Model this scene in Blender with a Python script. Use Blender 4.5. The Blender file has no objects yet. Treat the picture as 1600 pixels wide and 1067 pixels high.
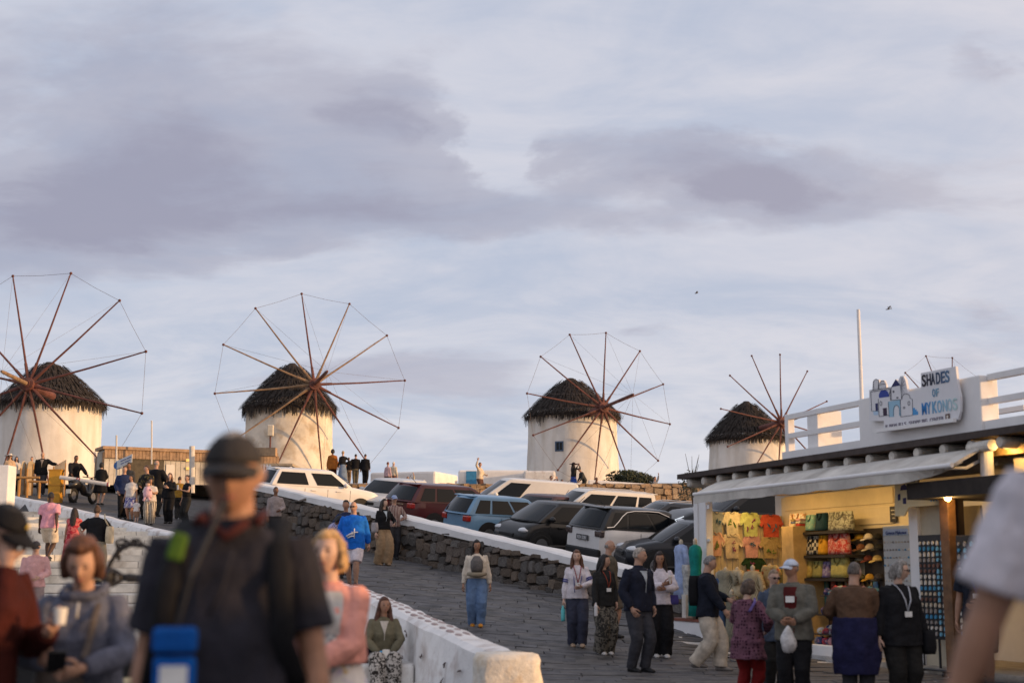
import bpy, math, random
import numpy as np
from mathutils import Vector, Matrix, noise

rnd = random.Random(7)
R = math.radians
SC = bpy.context.scene
COL = SC.collection
PITCH = R(9.2)
CAMH = 1.5
FPX = 1600 * 50 / 36

# ------------------------------------------------------------------ camera, sky, sun, exposure
cd = bpy.data.cameras.new('camera')
cam = bpy.data.objects.new('camera', cd)
COL.objects.link(cam)
cam.location = (0, 0, CAMH)
cam.rotation_euler = (R(90) + PITCH, 0, 0)
cd.lens = 50
cd.sensor_width = 36
cd.clip_start = 0.1
cd.clip_end = 5000
cd.dof.use_dof = True
cd.dof.focus_distance = 48
cd.dof.aperture_fstop = 1.7
SC.camera = cam
SUN_HEAD, SUN_EL = 103.0, 7.0           # heading clockwise from the view direction, elevation
SC.view_settings.view_transform = 'Standard'
SC.view_settings.look = 'None'
SC.view_settings.exposure = 0.0
SC.view_settings.gamma = 1.0
SC.view_settings.use_curve_mapping = False
SC.cycles.max_bounces = 8
SC.cycles.use_denoising = True
SC.cycles.sample_clamp_indirect = 6.0

sd = bpy.data.lights.new('sun', 'SUN')
sd.energy = 4.2
sd.angle = R(0.6)
sd.color = (1.0, 0.60, 0.28)
sun = bpy.data.objects.new('sun', sd)
COL.objects.link(sun)
_sv = Vector((math.sin(R(SUN_HEAD)) * math.cos(R(SUN_EL)), math.cos(R(SUN_HEAD)) * math.cos(R(SUN_EL)), math.sin(R(SUN_EL))))
sun.rotation_euler = _sv.to_track_quat('Z', 'Y').to_euler()
sun.location = (60, 0, 30)

W = bpy.data.worlds.new('World')
SC.world = W
W.use_nodes = True


def world_sky():
    nt = W.node_tree
    N, L = nt.nodes, nt.links
    N.clear()

    def nd(t, **k):
        n = N.new(t)
        for a, b in k.items():
            setattr(n, a, b)
        return n

    def mth(op, a, b=None, c=None, clamp=False):
        n = nd('ShaderNodeMath', operation=op, use_clamp=clamp)
        for i, v in enumerate((a, b, c)):
            if v is None:
                continue
            if isinstance(v, (int, float)):
                n.inputs[i].default_value = v
            else:
                L.new(v, n.inputs[i])
        return n.outputs[0]

    def mixc(f, a, b, blend='MIX'):
        n = nd('ShaderNodeMix', data_type='RGBA', blend_type=blend)
        for i, v in ((0, f), (6, a), (7, b)):
            if isinstance(v, (int, float)):
                n.inputs[i].default_value = v
            elif isinstance(v, tuple):
                n.inputs[i].default_value = (*v, 1)
            else:
                L.new(v, n.inputs[i])
        return n.outputs[2]

    def ramp(v, stops):
        n = nd('ShaderNodeValToRGB')
        n.color_ramp.interpolation = 'EASE'
        e = n.color_ramp.elements
        while len(e) < len(stops):
            e.new(0.5)
        for q, (p, c) in zip(e, stops):
            q.position = p
            q.color = (c, c, c, 1)
        L.new(v, n.inputs[0])
        return n.outputs[0]

    sky = nd('ShaderNodeTexSky', sky_type='NISHITA')
    sky.sun_disc = False
    sky.sun_elevation = R(SUN_EL)
    sky.sun_rotation = R(SUN_HEAD)
    sky.altitude = 50
    sky.air_density = 1.0
    sky.dust_density = 1.2
    sky.ozone_density = 1.5
    tc = nd('ShaderNodeTexCoord')
    sep = nd('ShaderNodeSeparateXYZ')
    L.new(tc.outputs['Generated'], sep.inputs[0])
    x, y, z = sep.outputs
    # cloud deck: the view direction met with a level sheet, flattened near the horizon
    zz = mth('ADD', mth('MAXIMUM', z, 0.0), 0.24)
    u, v = mth('DIVIDE', x, zz), mth('DIVIDE', y, zz)
    cmb = nd('ShaderNodeCombineXYZ')
    L.new(u, cmb.inputs[0])
    L.new(v, cmb.inputs[1])

    def nz(vec, scale, detail, rough, dist=0.0, off=(0, 0, 0), sc=(1, 1, 1)):
        mp = nd('ShaderNodeMapping')
        mp.inputs['Location'].default_value = off
        mp.inputs['Scale'].default_value = sc
        L.new(vec, mp.inputs[0])
        n = nd('ShaderNodeTexNoise')
        n.inputs['Scale'].default_value = scale
        n.inputs['Detail'].default_value = detail
        n.inputs['Roughness'].default_value = rough
        n.inputs['Distortion'].default_value = dist
        L.new(mp.outputs[0], n.inputs['Vector'])
        return n.outputs['Fac']

    cv = cmb.outputs[0]
    big = nz(cv, 2.4, 5, 0.55, 0.35, CLOUD_OFF, (0.8, 1.0, 1))
    fine = nz(cv, 8.0, 7, 0.62, 0.5, (4.1, 2.2, 0), (0.55, 1.0, 1))
    veil = nz(cv, 3.4, 8, 0.6, 0.7, (9.3, 6.4, 0), (0.7, 1.0, 1))

    wx = nz(cv, 3.2, 6, 0.6, 0.3, (2.2, 8.1, 0), (1, 1, 1))
    wy = nz(cv, 3.2, 6, 0.6, 0.3, (7.7, 1.3, 0), (1, 1, 1))
    u0_, v0_ = u, v
    u = mth('ADD', u0_, mth('MULTIPLY', mth('SUBTRACT', wx, 0.5), 0.42))
    v = mth('ADD', v0_, mth('MULTIPLY', mth('SUBTRACT', wy, 0.5), 0.22))

    # three broad cloud banks the photograph shows, as places on the deck (not on the picture)
    def bank(cx, cy, rx, ry, rot, w):
        c, s = math.cos(rot), math.sin(rot)
        du, dv = mth('SUBTRACT', u, cx), mth('SUBTRACT', v, cy)
        a = mth('ADD', mth('MULTIPLY', du, c / rx), mth('MULTIPLY', dv, s / rx))
        b = mth('ADD', mth('MULTIPLY', du, -s / ry), mth('MULTIPLY', dv, c / ry))
        r2 = mth('ADD', mth('MULTIPLY', a, a), mth('MULTIPLY', b, b))
        return mth('MULTIPLY', mth('POWER', 2.718, mth('MULTIPLY', r2, -1.0)), w)

    tot = bank(*BANKS[0])
    for b in BANKS[1:]:
        tot = mth('ADD', tot, bank(*b))
    dens = mth('ADD', tot, mth('ADD', mth('MULTIPLY', mth('SUBTRACT', big, 0.5), 1.3), mth('MULTIPLY', mth('SUBTRACT', fine, 0.5), 0.55)))
    dark = ramp(dens, [(0.10, 0.0), (0.40, 0.55), (0.80, 1.0)])
    thin = ramp(mth('ADD', mth('MULTIPLY', veil, 0.7), mth('MULTIPLY', fine, 0.3)), [(0.34, 0.0), (0.64, 1.0)])
    K = CLOUD_K
    hz = ramp(z, [(0.0, 1.0), (0.22, 0.0)])
    pale = mixc(hz, (0.55 * K, 0.555 * K, 0.62 * K), (0.665 * K, 0.655 * K, 0.68 * K))
    shade = mixc(hz, (0.275 * K, 0.278 * K, 0.365 * K), (0.43 * K, 0.42 * K, 0.49 * K))
    skyc = nd('ShaderNodeVectorMath', operation='SCALE')
    L.new(sky.outputs[0], skyc.inputs[0])
    skyc.inputs['Scale'].default_value = 1.0
    blue = mixc(0.85, skyc.outputs[0], (0.45 * K, 0.50 * K, 0.625 * K))
    c1 = mixc(mth('MULTIPLY', thin, 0.85), blue, pale)
    c2 = mixc(mth('MULTIPLY', dark, 0.92), c1, shade)
    # glow of the low sun through the deck
    dt = nd('ShaderNodeVectorMath', operation='DOT_PRODUCT')
    L.new(tc.outputs['Generated'], dt.inputs[0])
    dt.inputs[1].default_value = _sv
    gl = mth('POWER', mth('MAXIMUM', mth('ADD', mth('MULTIPLY', dt.outputs['Value'], 0.5), 0.5), 0.0), 5.0)
    c3 = mixc(mth('MULTIPLY', gl, 0.8), c2, (1.35 * K, 0.98 * K, 0.70 * K))
    bg = nd('ShaderNodeBackground')
    L.new(c3, bg.inputs[0])
    bg.inputs[1].default_value = 0.1
    out = nd('ShaderNodeOutputWorld')
    L.new(bg.outputs[0], out.inputs[0])


SHOP_WATT = 21
CLOUD_OFF = (1.7, 0.4, 0)
CLOUD_K = 12.1
#        u,    v,    rx,  ry,  rot, weight  (deck coordinates: right, ahead)
BANKS = [(-0.462, 1.842, 0.324, 0.228, 0, 0.75), (-0.626, 1.964, 0.231, 0.156, 0, 0.5), (-0.119, 1.701, 0.088, 0.099, 0, 0.45), (-0.037, 2.009, 0.241, 0.085, 0.13, 0.42), (0.294, 1.86, 0.236, 0.089, 0.37, 0.8), (0.56, 1.533, 0.052, 0.076, 0, 0.4), (-0.02, 2.22, 0.112, 0.063, 0.32, 0.4), (0.22, 2.415, 0.12, 0.045, -0.2, 0.35), (-0.166, 2.608, 0.273, 0.123, 0, 0.4), (0.283, 1.579, 0.189, 0.147, 0, -0.45), (-0.405, 2.328, 0.297, 0.158, 0, -0.35), (0.498, 2.167, 0.283, 0.163, 0, -0.3), (-0.149, 3.014, 0.149, 0.059, 0, 0.3), (0.681, 2.292, 0.118, 0.077, 0, 0.3), (0.008, 1.806, 0.05, 0.093, 0, -0.5), (0.101, 2.195, 0.299, 0.119, 0, -0.2)]
world_sky()


# ------------------------------------------------------------------ picture to place
def ray(px, py=893):
    u = (px - 800) / FPX
    v = -(py - 533.5) / FPX
    y = math.cos(PITCH) - math.sin(PITCH) * v
    z = math.sin(PITCH) + math.cos(PITCH) * v
    return u / y, z / y


def at(px, py, Y):
    a, b = ray(px, py)
    return Vector((a * Y, Y, CAMH + b * Y))


def plane_s(x, y):
    x = min(max(x, -26), 14)
    y = min(max(y, -30), 66)
    return 0.09 * (y - 23) - 0.075 * (x - 1)


def g(x, y):
    s = plane_s(x, y)
    return (s + math.sqrt(s * s + 0.03)) / 2 - 0.035


def zpark(x, y):
    return plane_s(x, y) + 0.3


def zterr(x, y):
    return 5.1 + 0.063 * (min(max(y, 50), 122) - 60) - max(0.0, y - 122) * 0.1 - max(0, x - 14) * 0.03


# ------------------------------------------------------------------ materials
_mats = {}


def mat(name, col, rough=0.75, var=0.15, scale=6.0, bump=0.0, bscale=40.0, metal=0.0, pattern=None, col2=None, pscale=10.0,
        emit=0.0, coat=0.0, spec=0.4, rand=0.0, alpha=1.0, trans=0.0, sheen=0.0, col3=None):
    if name in _mats:
        return _mats[name]
    m = bpy.data.materials.new(name)
    m.use_nodes = True
    nt = m.node_tree
    N, L = nt.nodes, nt.links
    bs = N['Principled BSDF']
    tc = N.new('ShaderNodeTexCoord')
    vec = tc.outputs['Object']

    def mix(f, a, b, blend='MIX'):
        n = N.new('ShaderNodeMix')
        n.data_type = 'RGBA'
        n.blend_type = blend
        for i, v in ((0, f), (6, a), (7, b)):
            if isinstance(v, (int, float)):
                n.inputs[i].default_value = v
            elif isinstance(v, tuple):
                n.inputs[i].default_value = (*v, 1)
            else:
                L.new(v, n.inputs[i])
        return n.outputs[2]

    def ramp(v, p0, p1, const=False):
        n = N.new('ShaderNodeValToRGB')
        n.color_ramp.elements[0].position = p0
        n.color_ramp.elements[1].position = p1
        if const:
            n.color_ramp.interpolation = 'CONSTANT'
        L.new(v, n.inputs[0])
        return n.outputs[0]

    def noi(s, det=4, rough=0.6, dist=0.0):
        n = N.new('ShaderNodeTexNoise')
        n.inputs['Scale'].default_value = s
        n.inputs['Detail'].default_value = det
        n.inputs['Roughness'].default_value = rough
        n.inputs['Distortion'].default_value = dist
        L.new(vec, n.inputs['Vector'])
        return n.outputs['Fac']

    base = tuple(col)
    if pattern:
        c2 = tuple(col2)
        if pattern in ('stripe_v', 'stripe_h', 'stripe_y'):
            w = N.new('ShaderNodeTexWave')
            w.bands_direction = {'stripe_v': 'X', 'stripe_h': 'Z', 'stripe_y': 'Y'}[pattern]
            w.inputs['Scale'].default_value = pscale
            w.inputs['Distortion'].default_value = 0.6
            w.inputs['Detail'].default_value = 1
            L.new(vec, w.inputs['Vector'])
            f = ramp(w.outputs['Fac'], 0.45, 0.6)
        elif pattern == 'dots':
            w = N.new('ShaderNodeTexVoronoi')
            w.inputs['Scale'].default_value = pscale
            w.inputs['Randomness'].default_value = 0.35
            L.new(vec, w.inputs['Vector'])
            f = ramp(w.outputs['Distance'], 0.3, 0.42)
        elif pattern == 'floral':
            f = ramp(noi(pscale, 3, 0.5, 1.2), 0.47, 0.53)
        elif pattern == 'blotch':
            f = ramp(noi(pscale, 5, 0.6, 0.4), 0.5, 0.68)
        elif pattern == 'streak':
            mp = N.new('ShaderNodeMapping')
            mp.inputs['Scale'].default_value = (1, 1, 0.12)
            L.new(vec, mp.inputs[0])
            n = N.new('ShaderNodeTexNoise')
            n.inputs['Scale'].default_value = pscale
            n.inputs['Detail'].default_value = 5
            L.new(mp.outputs[0], n.inputs['Vector'])
            f = ramp(n.outputs['Fac'], 0.42, 0.66)
        elif pattern == 'weave':
            w = N.new('ShaderNodeTexChecker')
            w.inputs['Scale'].default_value = pscale
            L.new(vec, w.inputs['Vector'])
            f = w.outputs['Fac']
        base = mix(f, base, c2)
        if col3:
            base = mix(ramp(noi(pscale * 0.8, 2, 0.5, 0.8), 0.60, 0.64), base, tuple(col3))
    if var:
        f = noi(scale, 5, 0.62)
        lo = mix(1.0, base, (1 - var * 1.6,) * 3, 'MULTIPLY')
        hi = mix(1.0, base, (1 + var,) * 3, 'MULTIPLY')
        base = mix(ramp(f, 0.3, 0.7), lo, hi)
    if rand:
        oi = N.new('ShaderNodeObjectInfo')
        hs = N.new('ShaderNodeHueSaturation')
        mr = N.new('ShaderNodeMapRange')
        mr.inputs['To Min'].default_value = 1 - rand
        mr.inputs['To Max'].default_value = 1 + rand
        L.new(oi.outputs['Random'], mr.inputs['Value'])
        L.new(mr.outputs[0], hs.inputs['Value'])
        if isinstance(base, tuple):
            hs.inputs['Color'].default_value = (*base, 1)
        else:
            L.new(base, hs.inputs['Color'])
        base = hs.outputs[0]
    if isinstance(base, tuple):
        bs.inputs['Base Color'].default_value = (*base, 1)
    else:
        L.new(base, bs.inputs['Base Color'])
    bs.inputs['Roughness'].default_value = rough
    bs.inputs['Metallic'].default_value = metal
    bs.inputs['Specular IOR Level'].default_value = spec
    bs.inputs['Coat Weight'].default_value = coat
    bs.inputs['Coat Roughness'].default_value = 0.08
    bs.inputs['Alpha'].default_value = alpha
    bs.inputs['Transmission Weight'].default_value = trans
    if sheen:
        bs.inputs['Sheen Weight'].default_value = sheen
    if emit:
        bs.inputs['Emission Color'].default_value = (*col, 1)
        bs.inputs['Emission Strength'].default_value = emit
    if bump:
        b = N.new('ShaderNodeBump')
        b.inputs['Strength'].default_value = min(1.0, bump)
        b.inputs['Distance'].default_value = 0.02
        L.new(noi(bscale, 5, 0.65), b.inputs['Height'])
        L.new(b.outputs[0], bs.inputs['Normal'])
    _mats[name] = m
    return m


def cloth(col, **k):
    key = 'cloth_%s_%s' % ('_'.join('%.2f' % c for c in col), '_'.join('%s%s' % (a, b) for a, b in sorted(k.items())))
    k.setdefault('var', 0.18)
    k.setdefault('bump', 0.5)
    k.setdefault('bscale', 22)
    k.setdefault('rough', 0.85)
    k.setdefault('scale', 9)
    k.setdefault('spec', 0.2)
    return mat(key[:120], col, **k)


# ------------------------------------------------------------------ mesh building
class MB:
    def __init__(s):
        s.v, s.f, s.mi = [], [], []
        s.cur = 0

    def add(s, vs, fs):
        o = len(s.v)
        s.v.extend([tuple(p) for p in vs])
        s.f.extend([tuple(i + o for i in q) for q in fs])
        s.mi.extend([s.cur] * len(fs))

    def obox(s, o, ex, ey, ez):
        o, ex, ey, ez = Vector(o), Vector(ex), Vector(ey), Vector(ez)
        vs = [o + a * ex + b * ey + c * ez for c in (0, 1) for b in (0, 1) for a in (0, 1)]
        fs = [(0, 2, 3, 1), (4, 5, 7, 6), (0, 1, 5, 4), (2, 6, 7, 3), (0, 4, 6, 2), (1, 3, 7, 5)]
        if ex.cross(ey).dot(ez) < 0:
            fs = [q[::-1] for q in fs]
        s.add(vs, fs)
        return s

    def box(s, c, d, rz=0.0, ax=None):
        """centre c, size d, turned rz about z (or by a 3x3 matrix ax)"""
        m = ax if ax is not None else Matrix.Rotation(rz, 3, 'Z')
        ex, ey, ez = m @ Vector((d[0], 0, 0)), m @ Vector((0, d[1], 0)), m @ Vector((0, 0, d[2]))
        return s.obox(Vector(c) - (ex + ey + ez) / 2, ex, ey, ez)

    def loft(s, rings, cap=True, closed=True):
        n = len(rings[0])
        o = len(s.v)
        for r in rings:
            s.v.extend([tuple(p) for p in r])
        for i in range(len(rings) - 1):
            for j in range(n if closed else n - 1):
                k = (j + 1) % n
                s.f.append((o + i * n + j, o + i * n + k, o + (i + 1) * n + k, o + (i + 1) * n + j))
                s.mi.append(s.cur)
        if cap:
            s.f.append(tuple(o + j for j in range(n))[::-1])
            s.f.append(tuple(o + (len(rings) - 1) * n + j for j in range(n)))
            s.mi.extend([s.cur] * 2)
        return s

    def tube(s, path, r, n=8, side=None, ry=None, cap=True):
        """tube along path; r (and ry) one value or one for each point; side fixes the x axis of the section"""
        P = [Vector(p) for p in path]
        m = len(P)
        rs = r if isinstance(r, (list, tuple)) else [r] * m
        ys = ry if isinstance(ry, (list, tuple)) else ([ry] * m if ry else rs)
        rings = []
        prev = Vector(side) if side is not None else None
        for i, p in enumerate(P):
            t = (P[min(i + 1, m - 1)] - P[max(i - 1, 0)])
            t = t.normalized() if t.length > 1e-9 else Vector((0, 0, 1))
            if prev is None:
                prev = Vector((1, 0, 0)) if abs(t.x) < 0.8 else Vector((0, 1, 0))
            a = prev - t * prev.dot(t)
            if a.length < 1e-6:
                a = t.orthogonal()
            a.normalize()
            b = t.cross(a)
            if side is None:
                prev = a
            rings.append([p + a * (rs[i] * math.cos(q)) + b * (ys[i] * math.sin(q)) for q in [2 * math.pi * j / n for j in range(n)]])
        return s.loft(rings, cap)

    def lathe(s, prof, n=16, c=(0, 0, 0), cap=True):
        c = Vector(c)
        return s.loft([[c + Vector((r * math.cos(2 * math.pi * j / n), r * math.sin(2 * math.pi * j / n), z)) for j in range(n)] for r, z in prof], cap)

    def ball(s, c, r, n=10, m=6):
        c = Vector(c)
        r = Vector(r) if hasattr(r, '__len__') else Vector((r, r, r))
        rings = []
        for i in range(m + 1):
            a = -math.pi / 2 + math.pi * (0.03 + 0.94 * i / m)
            rings.append([c + Vector((r.x * math.cos(a) * math.cos(2 * math.pi * j / n), r.y * math.cos(a) * math.sin(2 * math.pi * j / n), r.z * math.sin(a))) for j in range(n)])
        return s.loft(rings)

    def prism(s, poly, ex):
        """closed outline of points extruded by the vector ex"""
        P = [Vector(p) for p in poly]
        ex = Vector(ex)
        return s.loft([P, [p + ex for p in P]])

    def mesh(s, name):
        me = bpy.data.meshes.new(name)
        me.from_pydata(s.v, [], s.f)
        me.update()
        return me

    def build(s, name, m, parent=None, loc=None, smooth=False, bevel=0.0, kind=None, label=None, cat=None, group=None, fix=False):
        me = s.mesh(name)
        ms = m if isinstance(m, (list, tuple)) else [m]
        for q in ms:
            me.materials.append(q)
        if len(ms) > 1:
            me.polygons.foreach_set('material_index', s.mi)
        if smooth:
            me.polygons.foreach_set('use_smooth', [True] * len(me.polygons))
        if fix:
            import bmesh
            bm = bmesh.new()
            bm.from_mesh(me)
            bmesh.ops.recalc_face_normals(bm, faces=bm.faces)
            bm.to_mesh(me)
            bm.free()
        o = bpy.data.objects.new(name, me)
        COL.objects.link(o)
        if parent is not None:
            o.parent = parent
        if loc is not None:
            o.location = loc
        if bevel:
            b = o.modifiers.new('bevel', 'BEVEL')
            b.width = bevel
            b.segments = 2
            b.limit_method = 'ANGLE'
        return tag(o, label, cat, group, kind)


def tag(o, label=None, cat=None, group=None, kind=None):
    if label:
        o['label'] = label
    if cat:
        o['category'] = cat
    if group:
        o['group'] = group
    if kind:
        o['kind'] = kind
    return o


def thing(name, label, cat, loc=(0, 0, 0), rz=0.0, group=None):
    o = bpy.data.objects.new(name, None)
    o.empty_display_size = 0.2
    COL.objects.link(o)
    o.location = loc
    o.rotation_euler = (0, 0, rz)
    return tag(o, label, cat, group)


def link_mesh(name, me, parent=None, mw=None):
    o = bpy.data.objects.new(name, me)
    COL.objects.link(o)
    if parent is not None:
        o.parent = parent
    if mw is not None:
        o.matrix_local = mw
    return o


WHITE = mat('white_wash', (0.78, 0.76, 0.74), 0.85, 0.07, 1.3, 0.35, 14)
WHITE_OLD = mat('old_white_wash', (0.74, 0.72, 0.69), 0.9, 0.10, 2.2, 0.9, 9, pattern='blotch', col2=(0.55, 0.50, 0.46), pscale=3.5)
DARK = mat('black_metal', (0.02, 0.02, 0.022), 0.45, 0.1)
GLASS = mat('dark_glass', (0.008, 0.010, 0.012), 0.10, 0.0, spec=0.22)
# ------------------------------------------------------------------ ground and hill
def sheet(name, xs, ys, fz, m, kind='structure', keep=None):
    vs = [(x, y, fz(x, y)) for y in ys for x in xs]
    n = len(xs)
    fs = []
    for j in range(len(ys) - 1):
        for i in range(n - 1):
            if keep is None or keep((xs[i] + xs[i + 1]) / 2, (ys[j] + ys[j + 1]) / 2):
                fs.append((j * n + i, j * n + i + 1, (j + 1) * n + i + 1, (j + 1) * n + i))
    mb = MB()
    mb.add(vs, fs)
    return mb.build(name, m, kind=kind, smooth=True)


ASPH = mat('old_asphalt', (0.075, 0.072, 0.072), 0.9, 0.3, 1.2, 0.5, 60)
MORTAR = mat('road_joint', (0.075, 0.072, 0.072), 0.95, 0.3, 3, 0.5, 50)
EARTH = mat('dry_earth', (0.26, 0.21, 0.16), 0.95, 0.3, 0.6, 0.6, 20)


def rng(a, b, s):
    n = max(1, int(round((b - a) / s)))
    return [a + (b - a) * i / n for i in range(n + 1)]


gx = [-900, -400, -200, -100, -60] + rng(-40, 24, 1.6) + [40, 80, 160, 400, 900]
gy = [-900, -300, -100, -40, -10] + rng(0, 66, 1.3) + [72, 90, 140, 400, 1200]
PAR = [Vector((-0.02, 15.2, 0)), Vector((-2.28, 22.5, 0)), Vector((-9.26, 41.1, 0)), Vector((-16.9, 52, 0)), Vector((-24, 60, 0))]
PARZ = [0.64, 1.20, 2.50, 4.0, 5.2]
SE, SL = Vector((-0.351, 0.936, 0)), Vector((-0.936, -0.351, 0))
S0 = Vector((-0.15, 16, 0))


def par_x(y):
    if y < PAR[0].y:
        return PAR[0].x
    for a, b in zip(PAR, PAR[1:]):
        if y <= b.y:
            return a.x + (b.x - a.x) * (y - a.y) / (b.y - a.y)
    return PAR[-1].x


def zstep(a):
    return max(0.0, 0.16 * math.floor((a - 1.2) / 1.75 + 1) - 0.02)


def zstep_at(x, y):
    return zstep((Vector((x, y, 0)) - S0).dot(SE))


def zground(x, y):
    if y >= 70:
        return 2.0 - (y - 70) * 0.02
    if y > 14 and x < par_x(y) - 0.25:       # the stepped street lies lower than the road
        return min(g(x, y) - 0.03, max(0.0, 0.0914 * ((Vector((x, y, 0)) - S0).dot(SE) - 1.2)) - 0.45)
    return g(x, y) - 0.03


gx += rng(-24, 2, 0.4)
gx = sorted(set(round(v, 3) for v in gx))
sheet('ground', gx, gy, zground, MORTAR)

# terrace of the mills: its wall runs from WA to WB
WA, WB = Vector((-8.4, 56.2, 0)), Vector((13.0, 69.0, 0))
wdir = (WB - WA).normalized()
wn = Vector((wdir.y, -wdir.x, 0))          # towards the car park


def terr_front(x):
    t = (x - WA.x) / (WB.x - WA.x)
    return WA.y + (WB.y - WA.y) * t if x > WA.x else 62.5


tvs, tfs = [], []
txs = rng(-70, 60, 2.0)
for x in txs:
    y0 = terr_front(x) + 0.25
    for k, f in enumerate([0, 1.5, 4, 8, 13, 20, 28, 38, 50, 65, 90, 140, 220]):
        tvs.append((x, y0 + f, zterr(x, y0 + f)))
for i in range(len(txs) - 1):
    for k in range(12):
        tfs.append((i * 13 + k, (i + 1) * 13 + k, (i + 1) * 13 + k + 1, i * 13 + k + 1))
tm_ = MB()
tm_.add(tvs, tfs)
tm_.build('terrace', EARTH, kind='structure', smooth=True)

# car park sheet
NW = [Vector((-9.3, 49.0, 0)), Vector((-7.9, 47.4, 0)), Vector((-3.77, 41.5, 0)), Vector((1.09, 34.5, 0)), Vector((3.75, 30.7, 0))]


def side_of_near_wall(x, y):
    best = 1e9
    sgn = 0
    for a, b in zip(NW, NW[1:]):
        d = b - a
        t = max(0, min(1, ((x - a.x) * d.x + (y - a.y) * d.y) / d.length_squared))
        p = a + d * t
        q = math.hypot(x - p.x, y - p.y)
        if q < best:
            best = q
            sgn = d.x * (y - a.y) - d.y * (x - a.x)
    return best if sgn > 0 else -best


pv, pf = [], []
pts = []
for i in range(41):
    t = i / 40 * (len(NW) - 1)
    k = min(int(t), len(NW) - 2)
    pts.append(NW[k].lerp(NW[k + 1], t - k))
for i, p in enumerate(pts):
    q = WA + (WB - WA) * (i / 40) - wn * 0.15
    if i == 0:
        q = Vector((-12, 57.5, 0))
    for j in range(13):
        w = p.lerp(q, j / 12)
        pv.append((w.x, w.y, zpark(w.x, w.y)))
for i in range(40):
    for j in range(12):
        pf.append((i * 13 + j, (i + 1) * 13 + j, (i + 1) * 13 + j + 1, i * 13 + j + 1))
mb = MB()
mb.add(pv, pf)
# ground on the right behind the shop
qa = [(3.75, 30.7), (13, 69), (40, 69), (40, 30.7), (9, 30.7)]
mb.add([(x, y, zpark(min(x, 13), y)) for x, y in qa], [(0, 4, 3, 2, 1)])
mb.build('car_park', ASPH, kind='structure', smooth=True)


# ------------------------------------------------------------------ stones
def stone_variants(name, mats, n=10, seed=3):
    r = random.Random(seed)
    out = []
    for k in range(n):
        mb = MB()
        rings = []
        m = 7
        pr = [(1 + r.uniform(-0.10, 0.10)) for _ in range(m * 2)]
        base = []
        for c in range(9):
            q = 2 * math.pi * (c + r.uniform(-0.25, 0.25)) / 9
            cx = max(-1, min(1, 1.42 * math.cos(q))) * 0.5 * r.uniform(0.93, 1.06)
            cz = max(-1, min(1, 1.42 * math.sin(q))) * 0.5 * r.uniform(0.92, 1.06)
            base.append((cx, cz))
        tx, tz = r.uniform(-0.18, 0.18), r.uniform(-0.18, 0.18)
        for d, s in ((0.5, 1.0), (-0.30, 1.0), (-0.5, 0.86)):
            rings.append([Vector((x * s, d + ((x * tx + z * tz) + r.uniform(-0.05, 0.05) if d < 0 else 0), z * s)) for x, z in base])
        mb.loft(rings)
        me = mb.mesh(name)
        me.materials.append(mats[k % len(mats)])
        out.append(me)
    return out


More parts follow.
